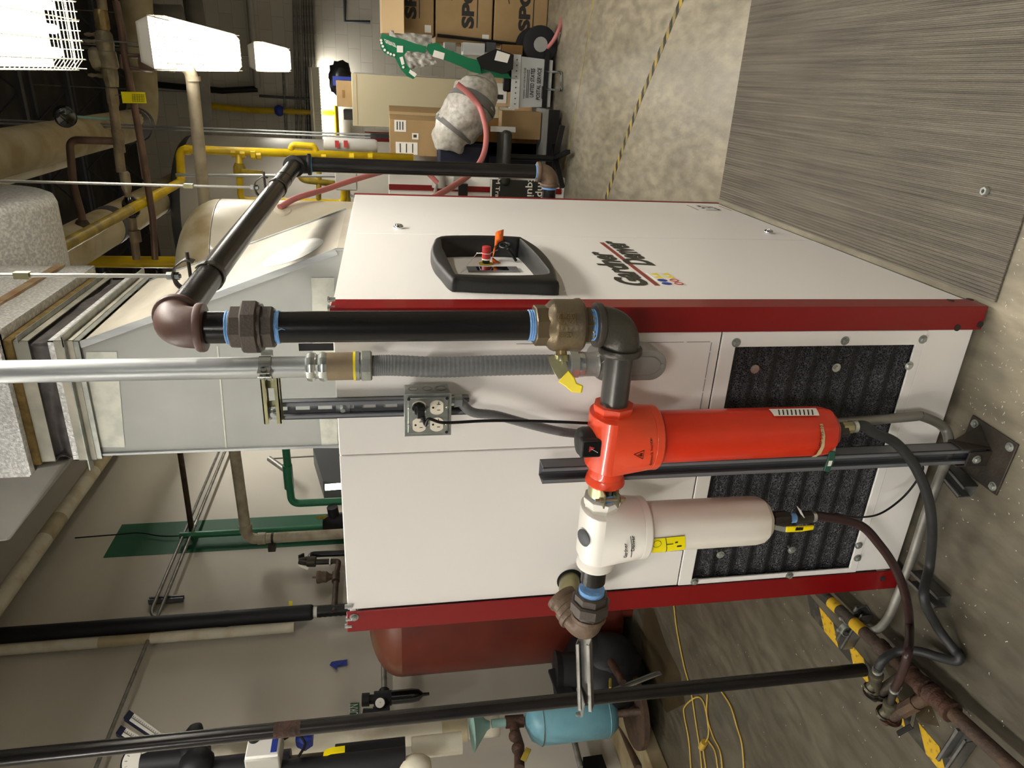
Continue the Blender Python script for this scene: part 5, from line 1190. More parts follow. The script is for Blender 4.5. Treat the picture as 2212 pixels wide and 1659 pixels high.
# pvc drop over the green band
pe_ = wl(535, 1160, -3.3); py_ = (pe_.y + wl(740, 1158, -3.3).y)/2
T = thing('drain_pipe', (-3.3, py_, .2), 'white plastic pipe elbowing down over the green wall band', 'pipe')
x_end = pY(py_, 505, 975)
add(MB().tube(fillet([(-1.0, py_, pe_.z+.04), (-3.3, py_, pe_.z), (-3.3, py_, .1)], .09, 8), .045, 22), 'pipe', 'pvc', T)
add(MB().lathe([(.045,0),(.052,.004),(.052,.07),(.045,.075)], frame((-3.3, py_, pe_.z-.16), Z_), 22), 'socket', 'pvc', T)
add(MB().lathe([(.045,0),(.052,.004),(.052,.07),(.045,.075)], frame((-3.22, py_, pe_.z), X_), 22), 'socket', 'pvc', T)
p = wl(587, 1160, -3.3); add(MB().cyl((-3.3, py_, p.z), (-3.3, py_, p.z-.02), .048, 20).box((-3.35, py_-.07, p.z-.01), (.05, .06, .06)), 'pipe_strap', 'iron_dark', T)
# green pipes
pg = wl(630, 1088, -3.2); T = thing('green_pipe', (-3.2, pg.y, .2), 'green pipe elbowing down just right of the green wall band', 'pipe')
add(MB().tube(fillet([(-1.2, pg.y, pg.z+.03), (-3.2, pg.y, pg.z), (-3.2, pg.y, .1)], .08, 8), .034, 18), 'pipe', 'green_pipe', T)
p = pY(pg.y, 625, 1025); add(MB().cyl((p.x+.1, pg.y, pg.z+.01), (p.x-.14, pg.y, pg.z+.008), .043, 18), 'coupling', 'green_pipe', T)
T = thing('green_pipe', wl(600, 1143, -3.42), 'green pipe with a black valve and yellow lever running down the green wall band', 'pipe')
g0, g1 = wl(540, 1152, -3.42), wl(708, 1136, -3.42); gy = (g0.y+g1.y)/2
add(MB().cyl((-3.42, gy, 1.0), (-3.42, gy, g0.z+.6), .03, 16), 'pipe', 'green_pipe', T)
p = wl(725, 1132, -3.4); m = MB().lathe([(.06,0),(.10,.05),(.10,.22),(.06,.27)], frame((-3.38, gy, p.z-.16), Z_), 14); m.cyl((-3.38, gy, p.z), (-3.2, gy, p.z+.02), .05, 12); add(m, 'valve_body', 'rubber_black', T)
a, b = wl(684, 1118, -3.3), wl(712, 1118, -3.3); add(MB().beam(a, b, .03, .008, X_), 'lever', 'yellow_dirty', T)
# brown steel pipe along X
yq = pX(-3.5, 413, 1150).y; p0 = pY(yq, 390, 975); p1 = pY(yq, 412, 1148); T = thing('steel_pipe', p1, 'thin dark brown pipe crossing above the green wall band', 'pipe')
add(MB().cyl(p0+V((1.2, 0, .0)), V((-3.5, p1.y, p1.z-.01)), .024, 16), 'pipe', 'rust_brown', T)
# black cable on the wall
P = [wl(162, 1162, -3.47), wl(250, 1155, -3.47), wl(300, 1151, -3.47), wl(350, 1158, -3.47), wl(405, 1157, -3.47)]
tag(add(MB().tube(spline(P), .006, 8), 'wall_cable', 'black'), 'thin black cable sagging across the top of the green wall band', 'cable')
# blue tape
m = MB().poly([wl(712, 1437, -3.49), wl(716, 1430, -3.49), wl(728, 1428, -3.49), wl(750, 1425, -3.49), wl(750, 1437, -3.49), wl(730, 1440, -3.49), wl(727, 1447, -3.47), wl(722, 1443, -3.48)], X_, .002); tag(add(m, 'masking_tape', 'blue'), 'torn strip of blue masking tape on the left wall', 'tape')
# green sign
def WS(x, y): return wl(x, y, -3.492)
m = MB().poly([WS(756, 1584), WS(755, 1560), WS(757, 1519), WS(776, 1518), WS(775, 1560), WS(777, 1584)], X_, .003); sg_ = add(m, 'wall_sign', 'green_sign'); tag(sg_, 'green wall sign with white lettering WATER RETURN', 'sign')
text('WATER RETURN', wl(773.5, 1612, -3.487), wl(773.5, 1521, -3.487), .062, Z_, 'lettering', 'label_white', sg_, nrm=X_, off=.001)
# filter regulator
T = thing('filter_regulator', wl(830, 1520, -3.3), 'black air filter regulator with a small round gauge on the left wall', 'regulator')
def RG(x, y): return wl(x, y, -3.32)
m = MB().cyl(RG(782, 1512), RG(798, 1511), .042, 14).cyl(RG(796, 1511), RG(812, 1510), .03, 14).cyl(RG(808, 1510), RG(846, 1507), .048, 16); m.cyl(RG(830, 1492), RG(830, 1532), .036, 12); m.cyl(RG(807, 1542), RG(820, 1541), .038, 14).cyl(RG(784, 1541), RG(808, 1541), .030, 14).cyl(RG(806, 1541), RG(842, 1536), .040, 14); add(m, 'regulator_body', 'rubber_black', T)
m = MB().lathe([(.045,0),(.046,.14),(.04,.19),(.012,.22),(.01,.26)], frame(RG(842, 1507), -Z_), 18); add(m, 'bowl', 'glass_dark', T)
gp_ = RG(826, 1520); gd = V((.75, -.6, .15)).normalized(); add(MB().cyl(gp_, gp_+gd*.09, .034, 20), 'gauge', 'black', T); add(MB().cyl(gp_+gd*.088, gp_+gd*.0925, .030, 20), 'gauge_face', 'gauge_face', T)
a = gp_+gd*.094; add(MB().tube([a, a+V((.0, .012, -.02))], .0018, 5), 'needle', 'black', T)
T = thing('wall_conduit', RG(830, 1450), 'short galvanized conduit on the wall running into the black regulator', 'conduit')
add(MB().cyl((-3.36, RG(830, 1492).y, RG(830, 1492).z), (-3.36, RG(830, 1492).y+2.2, RG(830, 1492).z+.02), .02, 14), 'conduit', 'galv_dull', T)
# red brown vertical tank behind the cabinet
Rt = .36; cy_ = 2.15; d_ = ray(1000, 1421); 
pl_ = pY(cy_, 1000, 1421); cx_ = pl_.x + Rt*1.10
zt_ = pY(cy_, 790, 1340).z; zb_ = pY(cy_, 1330, 1330).z
T = thing('receiver_tank', (cx_, cy_, 0), 'tall reddish brown tank standing behind the left edge of the compressor', 'tank')
m = MB().lathe([(Rt*.9, .06), (Rt, .12), (Rt, zt_-.22)], frame((cx_, cy_, 0), Z_), 48); add(m, 'tank_shell', 'tank_red', T, sharp=50)
m = MB().lathe([(Rt, 0)] + [(Rt*cos(a), .20*sin(a)) for a in [k*pi/2/10 for k in range(1, 10)]] + [(.001, .20)], frame((cx_, cy_, zt_-.22), Z_), 48); add(m, 'tank_top', 'tank_top', T, sharp=60)
p = pY(cy_-.2, 795, 1367); m = MB().cyl(p+V((.1,0,-.02)), p+V((.1,0,.035)), .035, 14).cyl(p+V((.1,0,.01)), p+V((.1,0,.03)), .045, 12); add(m, 'tank_fitting', 'rust', T)
for a in (0.4, 2.0, 3.7, 5.2): add(MB().box((cx_+Rt*.85*cos(a), cy_+Rt*.85*sin(a), .05), (.05, .05, .10)), 'leg', 'tank_red', T)
# black bag / boot shapes on the curb
T = thing('black_pump', pX(-3.0, 1290, 1460), 'black rubber wrapped pump housing sitting on the curb behind the strut arm', 'pump')
def BP(x, y, X=-2.75): return pX(X, x, y)
m = MB().cyl(BP(1207, 1455), BP(1270, 1452), .12, 24).cyl(BP(1199, 1455), BP(1212, 1455), .135, 24, r2=.12); add(m, 'intake', 'rubber_black', T)
m = MB().sph(BP(1300, 1450, -2.8), .26, (.8, 1, 1.0), 24, 16, f=lambda d: 1+.12*noise.noise(d*2.2)); add(m, 'housing', 'rubber_black', T)
m = MB().sph(BP(1318, 1425, -2.7), .17, (.8, 1, 1.1), 20, 12, f=lambda d: 1+.15*noise.noise(d*2.5)); add(m, 'housing', 'rubber_black', T)
m = MB().poly([BP(1184, 1452), BP(1205, 1446), BP(1240, 1500), BP(1205, 1510)], X_, .02); add(m, 'loose_flap', 'rubber_black', T)
add(MB().tube(fillet([BP(1320, 1430, -2.55), BP(1335, 1455, -2.5), BP(1345, 1475, -2.5)], .05), .022, 12), 'rusty_stub', 'rust', T)
add(MB().beam(BP(1318, 1468, -2.5), BP(1318, 1487, -2.5), .022, .012, X_), 'lever', 'yellow_dirty', T)
# blue expansion tank
ty = wl(1235, 1550, -2.9).y; Tx = -2.9
ztop, zbot_ = wl(1132, 1550, Tx).z, wl(1337, 1550, Tx).z; Rb_ = .13
T = thing('expansion_tank', (Tx, ty, zbot_), 'small sky blue tank on rusty pipe legs near the bottom of the left wall', 'tank')
Hh = ztop-zbot_; m = MB().lathe([(.02, 0), (.09, .02), (Rb_, .07), (Rb_, Hh-.08), (.10, Hh-.03), (.03, Hh)], frame((Tx, ty, zbot_), Z_), 32); add(m, 'tank_shell', 'tank_blue', T, sharp=60)
for zz in (zbot_+.075, ztop-.085): add(MB().torus(frame((Tx, ty, zz), Z_), Rb_, .004, 32, 6), 'weld_ring', 'tank_rust', T)
def TT(x, y, X=Tx): return pX(X, x, y)
for x, y, dy in ((1425, 1540, -.05), (1470, 1570, .05)): add(MB().cyl((Tx+dy, ty-dy, zbot_+.03), V((Tx+dy*2.2, ty-dy*2, .1)), .022, 12), 'leg', 'rust_brown', T)
add(MB().cyl((Tx, ty, .1), (Tx, ty, .13), .21, 28), 'base_disc', 'rust_brown', T)
m = MB().tube([TT(1131, 1557), TT(1092, 1560)], .035, 14).tube([TT(1110, 1556), TT(1112, 1578), TT(1122, 1610), TT(1122, 1659)], .028, 12); m.sph(TT(1112, 1590), .035, n=10, m=8).sph(TT(1119, 1617), .036, n=10, m=8); add(m, 'rusty_piping', 'rust', T)
m = ribbon([TT(1130, 1643, Tx+.05), TT(1136, 1630, Tx+.06), TT(1142, 1617, Tx+.06)], X_, .03, .008); add(m, 'lever', 'yellow_dirty', T)
add(MB().tube([TT(1092, 1560), TT(1062, 1563)], .024, 12), 'brass_nipple', 'teal', T)
# teal funnel
a, b = TT(1058, 1565), TT(1019, 1571); tag(add(MB().lathe([(.02, 0), (.03, .02), (.12, (b-a).length*.92), (.13, (b-a).length)], frame(a, b-a), 24), 'pipe_reducer', 'teal'), 'pale teal painted cone reducer above the small blue tank', 'pipe fitting')
# pair of insulated pipes, controls along the bottom edge
def IN(x, y, X=-3.15): return pX(X, x, y)
T = thing('insulated_pipe', IN(800, 1590), 'thick white wrapped pipe running down the wall at the bottom edge', 'pipe')
a, b = IN(500, 1606), IN(1080, 1578); yy = (a.y+b.y)/2; add(MB().lathe([(.075+.004*noise.noise(V((k*.7, 0, 0))), 0+k*(a.z+.3-b.z)/30) for k in range(31)], frame((-3.15, yy, b.z), Z_), 24), 'pipe_jacket', 'ins_white', T, sharp=180)
add(MB().cyl((-3.15, yy, IN(1010, 1590).z), (-3.15, yy, IN(955, 1590).z), .083, 20), 'ragged_wrap', 'ins_cream', T)
T = thing('insulated_pipe', IN(780, 1625, -2.95), 'black foam covered pipe with a yellow lever valve along the bottom edge', 'pipe')
yk = IN(800, 1626, -2.95).y; z_ = lambda x: IN(x, 1626, -2.95).z
add(MB().cyl((-2.95, yk, z_(876)), (-2.95, yk, z_(725)), .062, 20), 'foam_sleeve', 'rubber_black', T); add(MB().cyl((-2.95, yk, z_(630)), (-2.95, yk, z_(440)), .064, 20), 'foam_sleeve', 'rubber_black', T)
add(MB().cyl((-2.95, yk, z_(730)), (-2.95, yk, z_(620)), .03, 16), 'bare_pipe', 'brass', T)
add(MB().cyl((-2.95, yk, z_(890)), (-2.95, yk, z_(1000)), .058, 20), 'white_jacket', 'ins_white', T)
m = ribbon([IN(700, 1628, -2.8), IN(715, 1622, -2.78), IN(745, 1618, -2.78)], X_, .035, .008); add(m, 'lever', 'yellow', T)
m = MB().lathe([(.045, 0), (.05, .03), (.048, .09), (.02, .11)], frame((-2.82, yk, z_(665)), (1, -.3, 0)), 6); add(m, 'blue_handwheel', 'blue', T)
T = thing('insulated_pipe', IN(800, 1655, -2.8), 'second black foam covered pipe cut off by the bottom edge', 'pipe')
yk2 = IN(750, 1654, -2.85).y; add(MB().cyl((-2.85, yk2, IN(876, 1654, -2.85).z), (-2.85, yk2, IN(600, 1654, -2.85).z), .062, 20), 'foam_sleeve', 'rubber_black', T)
m = MB().sph(IN(897, 1655, -2.85), .065, (.9, 1, 1.3), 16, 12, f=lambda d: 1+.1*noise.noise(d*3)); add(m, 'wrapped_elbow', 'ins_white', T)
# control box
p = IN(572, 1625, -2.75); T = thing('pump_controller', p, 'grey and white pump control box with a black dial and blue label', 'control box')
m = MB().box(p, (.10, .16, .17)); add(m, 'case', 'light_grey', T, bev=.01); add(MB().box(p+V((.055, 0, .0)), (.02, .15, .16)), 'face', 'white', T, bev=.006)
add(MB().cyl(p+V((.065, .03, .05)), p+V((.085, .03, .05)), .028, 18), 'dial', 'black', T); add(MB().box(p+V((.066, .0, -.055)), (.002, .12, .03)), 'label', 'blue', T)
add(MB().tube(spline([p+V((.02, .05, -.09)), p+V((.04, .06, -.15)), p+V((.03, 0, -.2)), p+V((0, -.05, -.17))]), .007, 8), 'cord', 'black', T)
# dial thermometer, gauge, stick thermometers
p = IN(300, 1645, -2.9); gd = (CC-p).normalized(); gd = (gd+V((0,.2,0))).normalized()
T = thing('pressure_gauge', p, 'round white faced dial gauge at the bottom left edge', 'gauge')
add(MB().cyl(p-gd*.05, p, .085, 28), 'case', 'black', T); add(MB().cyl(p, p+gd*.004, .078, 28), 'gauge_face', 'gauge_face', T)
F = frame(p+gd*.005, gd); m = MB()
for k in range(13): a = k*2*pi/15+.6; m.beam(F @ V((.055*cos(a), .055*sin(a), 0)), F @ V((.068*cos(a), .068*sin(a), 0)), .004, .001, gd)
m.beam(F @ V((-.01, .0, .001)), F @ V((.05, -.03, .001)), .004, .001, gd); add(m, 'dial_marks', 'black', T)
add(MB().cyl(p-gd*.05+V((0,0,-.02)), p-gd*.05+V((0,0,-.35)), .06, 16), 'insulated_stem', 'rubber_black', T)
for (q, lb) in ((((279, 1532), (266, 1550), (349, 1606), (361, 1592)), 'long white stick thermometer in a navy frame, the upper of the two'), (((261, 1565), (249, 1583), (335, 1632), (346, 1615)), 'long white stick thermometer in a navy frame, the lower of the two')):
    P = [IN(x, y, -2.9) for x, y in q]; c_ = sum(P, V())/4; n_ = (P[1]-P[0]).cross(P[3]-P[0]).normalized(); n_ = n_ if n_.x > 0 else -n_
    T = thing('stick_thermometer', c_, lb, 'thermometer'); add(MB().poly(P, -n_, .03), 'case', 'navy', T, bev=.004)
    Q = [c_+(v-c_)*.86+n_*.002 for v in P]; Q[0] = Q[0].lerp(Q[3], .1); Q[1] = Q[1].lerp(Q[2], .1); add(MB().poly(Q, n_, .002), 'scale', 'gauge_face', T)
    m = MB()
    for k in range(16): a, b = Q[0].lerp(Q[3], (k+.5)/16).lerp(Q[1].lerp(Q[2], (k+.5)/16), .25), Q[0].lerp(Q[3], (k+.5)/16).lerp(Q[1].lerp(Q[2], (k+.5)/16), .45); m.beam(a+n_*.003, b+n_*.003, .003, .001, n_)
    a, b = Q[0].lerp(Q[1], .6), Q[3].lerp(Q[2], .6); m.beam(a+n_*.003, b+n_*.003, .004, .001, n_); add(m, 'scale_marks', 'ink', T)
m = MB().sph(IN(415, 1602, -2.9), .075, (.6, 1.6, .75), 16, 12, f=lambda d: 1+.1*noise.noise(d*2)); m.sph(IN(425, 1648, -2.88), .085, (.7, 1, 1), 16, 12, f=lambda d: 1+.15*noise.noise(d*2.5)); tag(add(m, 'foam_wrapped_valve', 'rubber_black'), 'black foam wrapped valve poking up behind the steel pole', 'valve')
# brackets at the far right of the left wall (behind the green pipe)
p = wl(700, 1050, -3.3); T = thing('wall_heater', wl(700, 1000, -3.2), 'dark grey wall cabinet with a lit tube above the compressor top edge', 'cabinet')
add(MB().poly([wl(676, 968, -3.25), wl(738, 968, -3.25), wl(738, 1042, -3.25), wl(698, 1040, -3.25)], X_, -.2), 'case', 'dark_grey', T); add(MB().tube([wl(702, 1053, -3.2), wl(738, 1050, -3.2)], .03, 12), 'lit_tube', 'lamp_lens', T)
m = MB().tube([wl(582, 991, -3.3), wl(620, 1018, -3.3)], .03, 10).tube([wl(582, 991, -3.3), wl(740, 982, -3.3)], .008, 8); tag(add(m, 'wall_bracket', 'galv_dull'), 'grey bracket arm and wire on the wall behind the green pipe', 'bracket')
# lower wall details
T = thing('wall_conduit', wl(1240, 1600, -3.44), 'dark galvanized conduit climbing the wall beside the blue tank', 'conduit')
add(MB().tube([wl(1180, 1400, -3.44), wl(1200, 1440, -3.44), wl(1255, 1659, -3.44)], .02, 12), 'conduit', 'galv_dull', T)
add(MB().poly([wl(1258, 1645, -3.46), wl(1299, 1639, -3.46), wl(1310, 1670, -3.46), wl(1258, 1670, -3.46)], X_, .04), 'black_box', 'black', T, label='black junction box')
tag(add(MB().tube([pX(-3.3, 1338, 1562), pX(-3.25, 1350, 1590), pX(-3.15, 1378, 1659)], .02, 12), 'leaning_rod', 'rust_brown'), 'brown rod leaning on the wall below the blue tank', 'rod')
a, b = pX(-2.62, 1318, 1496), pZ(.03, 1428, 1453); tag(add(channel(MB(), a, b, Z_, d=.03), 'strut_channel', 'galv_dull', flat=True), 'loose slotted strut leaning by the curb behind the steel pole', 'strut')

# yellow extension cord
def FC(pts, z=.006): return [pZ(z, x, y) for x, y in pts]
T = thing('extension_cord', pZ(0, 1540, 1500), 'tangled yellow extension cord on the floor along the left side', 'cord')
for pts in ([(1455, 1300), (1462, 1360), (1478, 1440), (1492, 1490), (1503, 1560), (1512, 1620), (1518, 1680)], [(1494, 1680), (1488, 1600), (1478, 1545), (1480, 1525), (1505, 1506), (1520, 1518), (1529, 1560), (1530, 1590), (1520, 1610)], [(1556, 1490), (1578, 1525), (1592, 1570), (1603, 1610), (1608, 1680)], [(1518, 1612), (1522, 1640), (1528, 1680)], [(1528, 1500), (1527, 1545), (1540, 1590), (1556, 1625), (1562, 1680)], [(1530, 1600), (1545, 1625), (1553, 1680)]):
    add(MB().tube(spline(FC(pts)), .0042, 8), 'cord', 'cord_yellow', T, sharp=180)
add(MB().cyl(pZ(.012, 1522, 1603), pZ(.012, 1515, 1615), .017, 12), 'plug', 'cord_yellow', T)
# ================================================================== TANKS BEHIND
Rc = .46; cyc = 2.75; pr = pY(cyc, 600, 437); ccx = pr.x - Rc*.985; 
ztp = pY(cyc, 386, 520).z
T = thing('receiver_tank', (ccx, cyc, 0), 'large cream upright tank with a domed dusty top behind the galvanized hood', 'tank')
add(MB().lathe([(Rc*.95, .1), (Rc, .14), (Rc, ztp-.24)], frame((ccx, cyc, 0), Z_), 64), 'tank_shell', 'cream', T, sharp=50)
add(MB().lathe([(Rc, -.01)] + [(Rc*cos(a)**.8, .25*sin(a)) for a in [k*pi/2/12 for k in range(1, 12)]] + [(.001, .25)], frame((ccx, cyc, ztp-.24), Z_), 64), 'tank_dome', 'cream_dirty', T, sharp=70)
add(MB().torus(frame((ccx, cyc, ztp-.245), Z_), Rc+.0005, .002, 64, 6), 'weld_seam', 'galv_dull', T)
p = pY(cyc-.1, 612, 442); add(MB().lathe([(.06, -.03), (.055, .0), (.045, .01), (.02, .012)], frame((ccx+Rc*.93, cyc-.15, p.z), (1, -.3, 0)), 24), 'port', 'cream', T)
for a in (0.8, 2.4, 3.9, 5.5): add(MB().box((ccx+Rc*.85*cos(a), cyc+Rc*.85*sin(a), .08), (.06, .06, .16)), 'leg', 'cream', T)
Rg = .75; cyg = 5.6; pr = pY(cyg, 620, 302); cgx = pr.x - Rg*.985; ztg = pY(cyg, 397, 380).z
T = thing('boiler', (cgx, cyg, 0), 'wide pale grey upright boiler behind the yellow gas pipes', 'boiler')
add(MB().lathe([(Rg, .05), (Rg, ztg-.12)], frame((cgx, cyg, 0), Z_), 64), 'jacket', 'tank_grey', T, sharp=50)
add(MB().lathe([(Rg, 0), (Rg*.985, .05), (Rg*.93, .09), (Rg*.8, .11), (.001, .12)], frame((cgx, cyg, ztg-.12), Z_), 64), 'jacket_top', 'dark_grey', T, sharp=60)
add(MB().torus(frame((cgx, cyg, pY(cyg, 540, 300).z), Z_), Rg, .003, 64, 6), 'jacket_seam', 'grey_panel', T)
# ------------------------------------------------ gas piping
YG = 4.25
def G(x, y, Y=YG): return pY(Y, x, y)
rg = .030
T = thing('gas_piping', G(900, 335), 'yellow gas piping with tees and a valve in front of the grey boiler', 'pipe')
main = [G(915, 340), G(520, 336), G(388, 326), G(392, 395)]
def elb(p, r=.036, h=.0): return MB().sph(p, r*1.12, (1, 1, 1), 16, 10)
P = fillet([G(893, 341), G(388, 322), G(392, 392), G(392, 392)+V((0, -1.2, .0))], .06, 6)
add(MB().tube(P, rg, 18), 'pipe', 'yellow_pipe', T, sharp=180)
pq = G(392, 392); 
add(MB().tube([pq+V((0, -1.2, 0)), pq + V((-.0, -4.6, 0))], rg, 18), 'pipe', 'yellow_dirty', T)
for x, y in ((405, 324), (505, 329), (525, 331), (548, 333), (560, 334), (700, 337), (760, 338), (800, 339)):
    a = G(x-5, y); b = G(x+5, y); add(MB().hexp(b, a, .041 if x in (548,) else .036, n=8 if x != 548 else 6), 'pipe_fitting', 'yellow_pipe', T)
P = fillet([G(516, 333), G(520, 432), G(742, 438), G(744, 400), G(744, 385)], .05, 6); add(MB().tube(P, .024, 16), 'pipe', 'yellow_pipe', T, sharp=180)
a, b = G(517, 352), G(518, 382); add(MB().lathe([(.03,0),(.045,.03),(.045,(b-a).length-.03),(.03,(b-a).length)], frame(a, b-a), 8), 'gas_valve', 'yellow_dirty', T)
add(ribbon([G(522, 370, YG-.08), G(568, 374, YG-.08)], (0,-1,0), .035, .01), 'lever', 'yellow_dirty', T)
P = fillet([G(645, 330), G(648, 388), G(745, 400)], .05, 6); add(MB().tube(P, .024, 16), 'pipe', 'yellow_dirty', T, sharp=180)
add(MB().tube([G(690, 330), G(688, 440)], .02, 12), 'pipe', 'yellow_dirty', T); add(MB().tube([G(750, 395), G(753, 445)], .02, 12), 'pipe', 'yellow_dirty', T)
add(MB().tube(fillet([G(628, 323), G(632, 313), G(680, 316), G(684, 333)], .04), .024, 14), 'pipe', 'yellow_pipe', T)
m = MB().box(G(748, 385, YG-.1), (.17, .08, .16)); tag(add(m, 'junction_box', 'light_grey', bev=.008), 'pale grey junction box hanging in front of the yellow gas pipes', 'junction box')
tag(add(MB().tube([G(380, 378, YG-.12), G(738, 380, YG-.12)], .012, 12), 'conduit', 'galv_pipe'), 'thin galvanized conduit running down to the pale junction box', 'conduit')
a, b = G(700, 312, YG+.1), G(815, 317, YG+.1); T = thing('burner_tube', b, 'pale grey cylinder with red warning labels beside the yellow gas pipes', 'burner')
add(MB().lathe([(.05,0),(.055,.02),(.055,(b-a).length-.02),(.045,(b-a).length)], frame(a, b-a), 20), 'cylinder', 'light_grey', T)
for x in (728, 747): add(MB().box(G(x, 311, YG+.035), (.05, .004, .03)), 'label', 'estop_red', T)
# overhead yellow pipe behind the foil duct (vertical) and far yellow pipes
p0, p1 = pY(3.9, 200, 565), pY(3.9, 372, 567); tag(add(MB().cyl((p0.x, 3.9, p1.z-.4), (p0.x, 3.9, p0.z+.6), .042, 18), 'gas_pipe', 'yellow_pipe'), 'thick yellow pipe dropping behind the cream tank top', 'pipe')
def F_(x, y, Y=11.9): return pY(Y, x, y)
T = thing('gas_piping', F_(720, 240), 'thin yellow gas pipe on the far back wall ending in a tee by the cabinet', 'pipe')
add(MB().tube(fillet([F_(430, 226), F_(540, 238), F_(722, 244)], .1), .05, 14), 'pipe', 'yellow_pipe', T); add(MB().tube([F_(724, 228), F_(728, 305)], .05, 14), 'pipe', 'yellow_pipe', T)
add(MB().sph(F_(603, 239), .09, n=10, m=8), 'gas_valve', 'blue', T)
# ------------------------------------------------ sprinkler line (overhead, crossing in front)
YS = 3.3
def Q(x, y, Y=YS): return pY(Y, x, y)
T = thing('backflow_line', Q(250, 250), 'overhead bronze and copper water line with a backflow preventer and wire tag', 'pipe')
def seg(a, b, r, nm, mt, n=18, prof=None):
    a, b = Q(*a), Q(*b); L = (b-a).length
    m = MB().lathe([(r*k, h*L) for k, h in (prof or ((1, 0), (1, 1)))], frame(a, b-a), n); return add(m, nm, mt, T, sharp=40)
seg((216, -20), (222, 22), .026, 'pipe', 'copper_dull'); seg((216, 20), (224, 66), .038, 'ball_valve', 'brass_light', 8, ((.8,0),(1,.1),(1.05,.5),(1,.9),(.8,1)))
seg((222, 66), (231, 120), .048, 'backflow_body', 'bronze_beige', 20, ((.7,0),(.95,.15),(1,.5),(.9,.85),(.7,1)))
seg((229, 108), (238, 150), .05, 'backflow_body', 'bronze_beige', 20, ((.75,0),(1,.1),(1,.9),(.75,1)))
seg((235, 145), (243, 188), .044, 'backflow_body', 'bronze_beige', 8, ((.8,0),(1,.1),(1,.5),(.8,1)))
seg((240, 188), (246, 230), .034, 'union', 'copper_dull', 8, ((.8,0),(1,.1),(1,.8),(.8,1)))
seg((245, 228), (262, 372), .027, 'pipe', 'copper_dull'); seg((252, 280), (262, 330), .032, 'pipe_tee', 'copper_dull', 18, ((1,0),(1,.5),(.85,.6),(.8,1)))
seg((268, 370), (275, 415), .03, 'valve', 'bronze_beige', 12, ((.7,0),(1,.1),(1,.8),(.7,1))); seg((275, 412), (278, 428), .02, 'pipe', 'copper_dull')
seg((278, 425), (288, 470), .05, 'valve_bonnet', 'glass_dark', 20, ((.5,0),(.9,.2),(1,.5),(.9,.8),(.5,1))); seg((285, 465), (295, 560), .024, 'pipe', 'copper_dull'); seg((290, 498), (294, 522), .034, 'coupling', 'copper_dull')
for x, y in ((182, 74), (182, 89), (190, 162)): add(MB().lathe([(.006,0),(.012,.02),(.008,.04),(.014,.06),(.014,.10)], frame(Q(x, y), Q(x+30, y+1)-Q(x, y)), 10), 'test_cock', 'bronze_beige', T)
add(MB().lathe([(.06,0),(.065,.02),(.055,.05),(.04,.06)], frame(Q(200, 128), Q(230, 126)-Q(200, 128)), 8), 'side_cover', 'bronze_beige', T)
add(MB().tube([Q(250, 2), Q(262, 60), Q(268, 110), Q(285, 200), Q(310, 340), Q(330, 470), Q(335, 560)], .020, 16), 'copper_pipe', 'copper', T)
p = Q(190, 255, YS-.2); T2 = thing('dial_gauge', p, 'black backed round gauge on a thin green stem, high by the copper line', 'gauge'); gz = V((-.2, -.9, .4)).normalized()
p = Q(139, 250, YS-.1); add(MB().lathe([(.05,-.03),(.058,0),(.058,.03),(.05,.035),(.001,.036)], frame(p, (-.3, -.8, -.5)), 28), 'case', 'glass_dark', T2); add(MB().tube([Q(163, 252, YS-.08), Q(215, 256, YS-.05), Q(240, 257)], .008, 10), 'stem', 'teal', T2)
# yellow inspection tag
a = [Q(261, 198, YS-.1), Q(313, 199, YS-.1), Q(317, 223, YS-.1), Q(265, 223, YS-.1)]; t_ = add(MB().poly(a, (0, 1, 0), .002), 'inspection_tag', 'yellow_tag'); tag(t_, 'bright yellow inspection tag hanging on the overhead copper line', 'tag')
m = MB()
for k in range(6): x = 286+k*5; m.beam(Q(x, 203, YS-.103), Q(x+.8, 220, YS-.103), .002, .001, (0,1,0))
for k in range(4): y = 204+k*5; m.beam(Q(286, y, YS-.103), Q(311, y+.6, YS-.103), .002, .001, (0,1,0))
add(m, 'printed_grid', 'ink', t_)
add(MB().tube([Q(263, 204, YS-.1), Q(248, 206, YS-.02)], .002, 5), 'tie_wire', 'galv_dull', t_)
# relief funnel, white plastic drain
T = thing('relief_drain', Q(330, 130), 'copper yoke funnel feeding a printed white plastic drain pipe', 'pipe')
m = MB().tube([Q(263, 120), Q(305, 121)], .012, 10).tube([Q(265, 147), Q(305, 150)], .012, 10).tube([Q(263, 118), Q(263, 148)], .012, 10); add(m, 'yoke', 'copper', T)
a, b = Q(303, 134), Q(340, 138); add(MB().lathe([(.045, 0), (.05, .02), (.05, .06), (.035, .09), (.033, (b-a).length)], frame(a, b-a), 20), 'funnel', 'copper', T)
P = fillet([Q(335, 137), Q(412, 143), Q(445, 470)], .07, 8); add(MB().tube(P, .036, 22), 'drain_pipe', 'pvc', T, sharp=180)
add(MB().cyl(Q(340, 137), Q(352, 138), .041, 20), 'socket', 'ins_cream', T); add(MB().cyl(Q(364, 139), Q(376, 140), .041, 20), 'socket', 'ins_cream', T); add(MB().cyl(Q(416, 165), Q(418, 176), .042, 20), 'socket', 'pvc', T)
# reddish branch pipe
T = thing('copper_branch', Q(155, 400), 'rusty copper branch dropping from the overhead line toward the foil duct', 'pipe')
add(MB().tube(fillet([Q(250, 305), Q(150, 302), Q(158, 400), Q(178, 470), Q(182, 520)], .05, 8), .022, 16), 'pipe', 'copper', T, sharp=180)
add(MB().lathe([(.03,0),(.05,.04),(.055,.09),(.03,.14)], frame(Q(176, 475), Q(184, 520)-Q(176, 475)), 12), 'iron_valve', 'rust_brown', T)
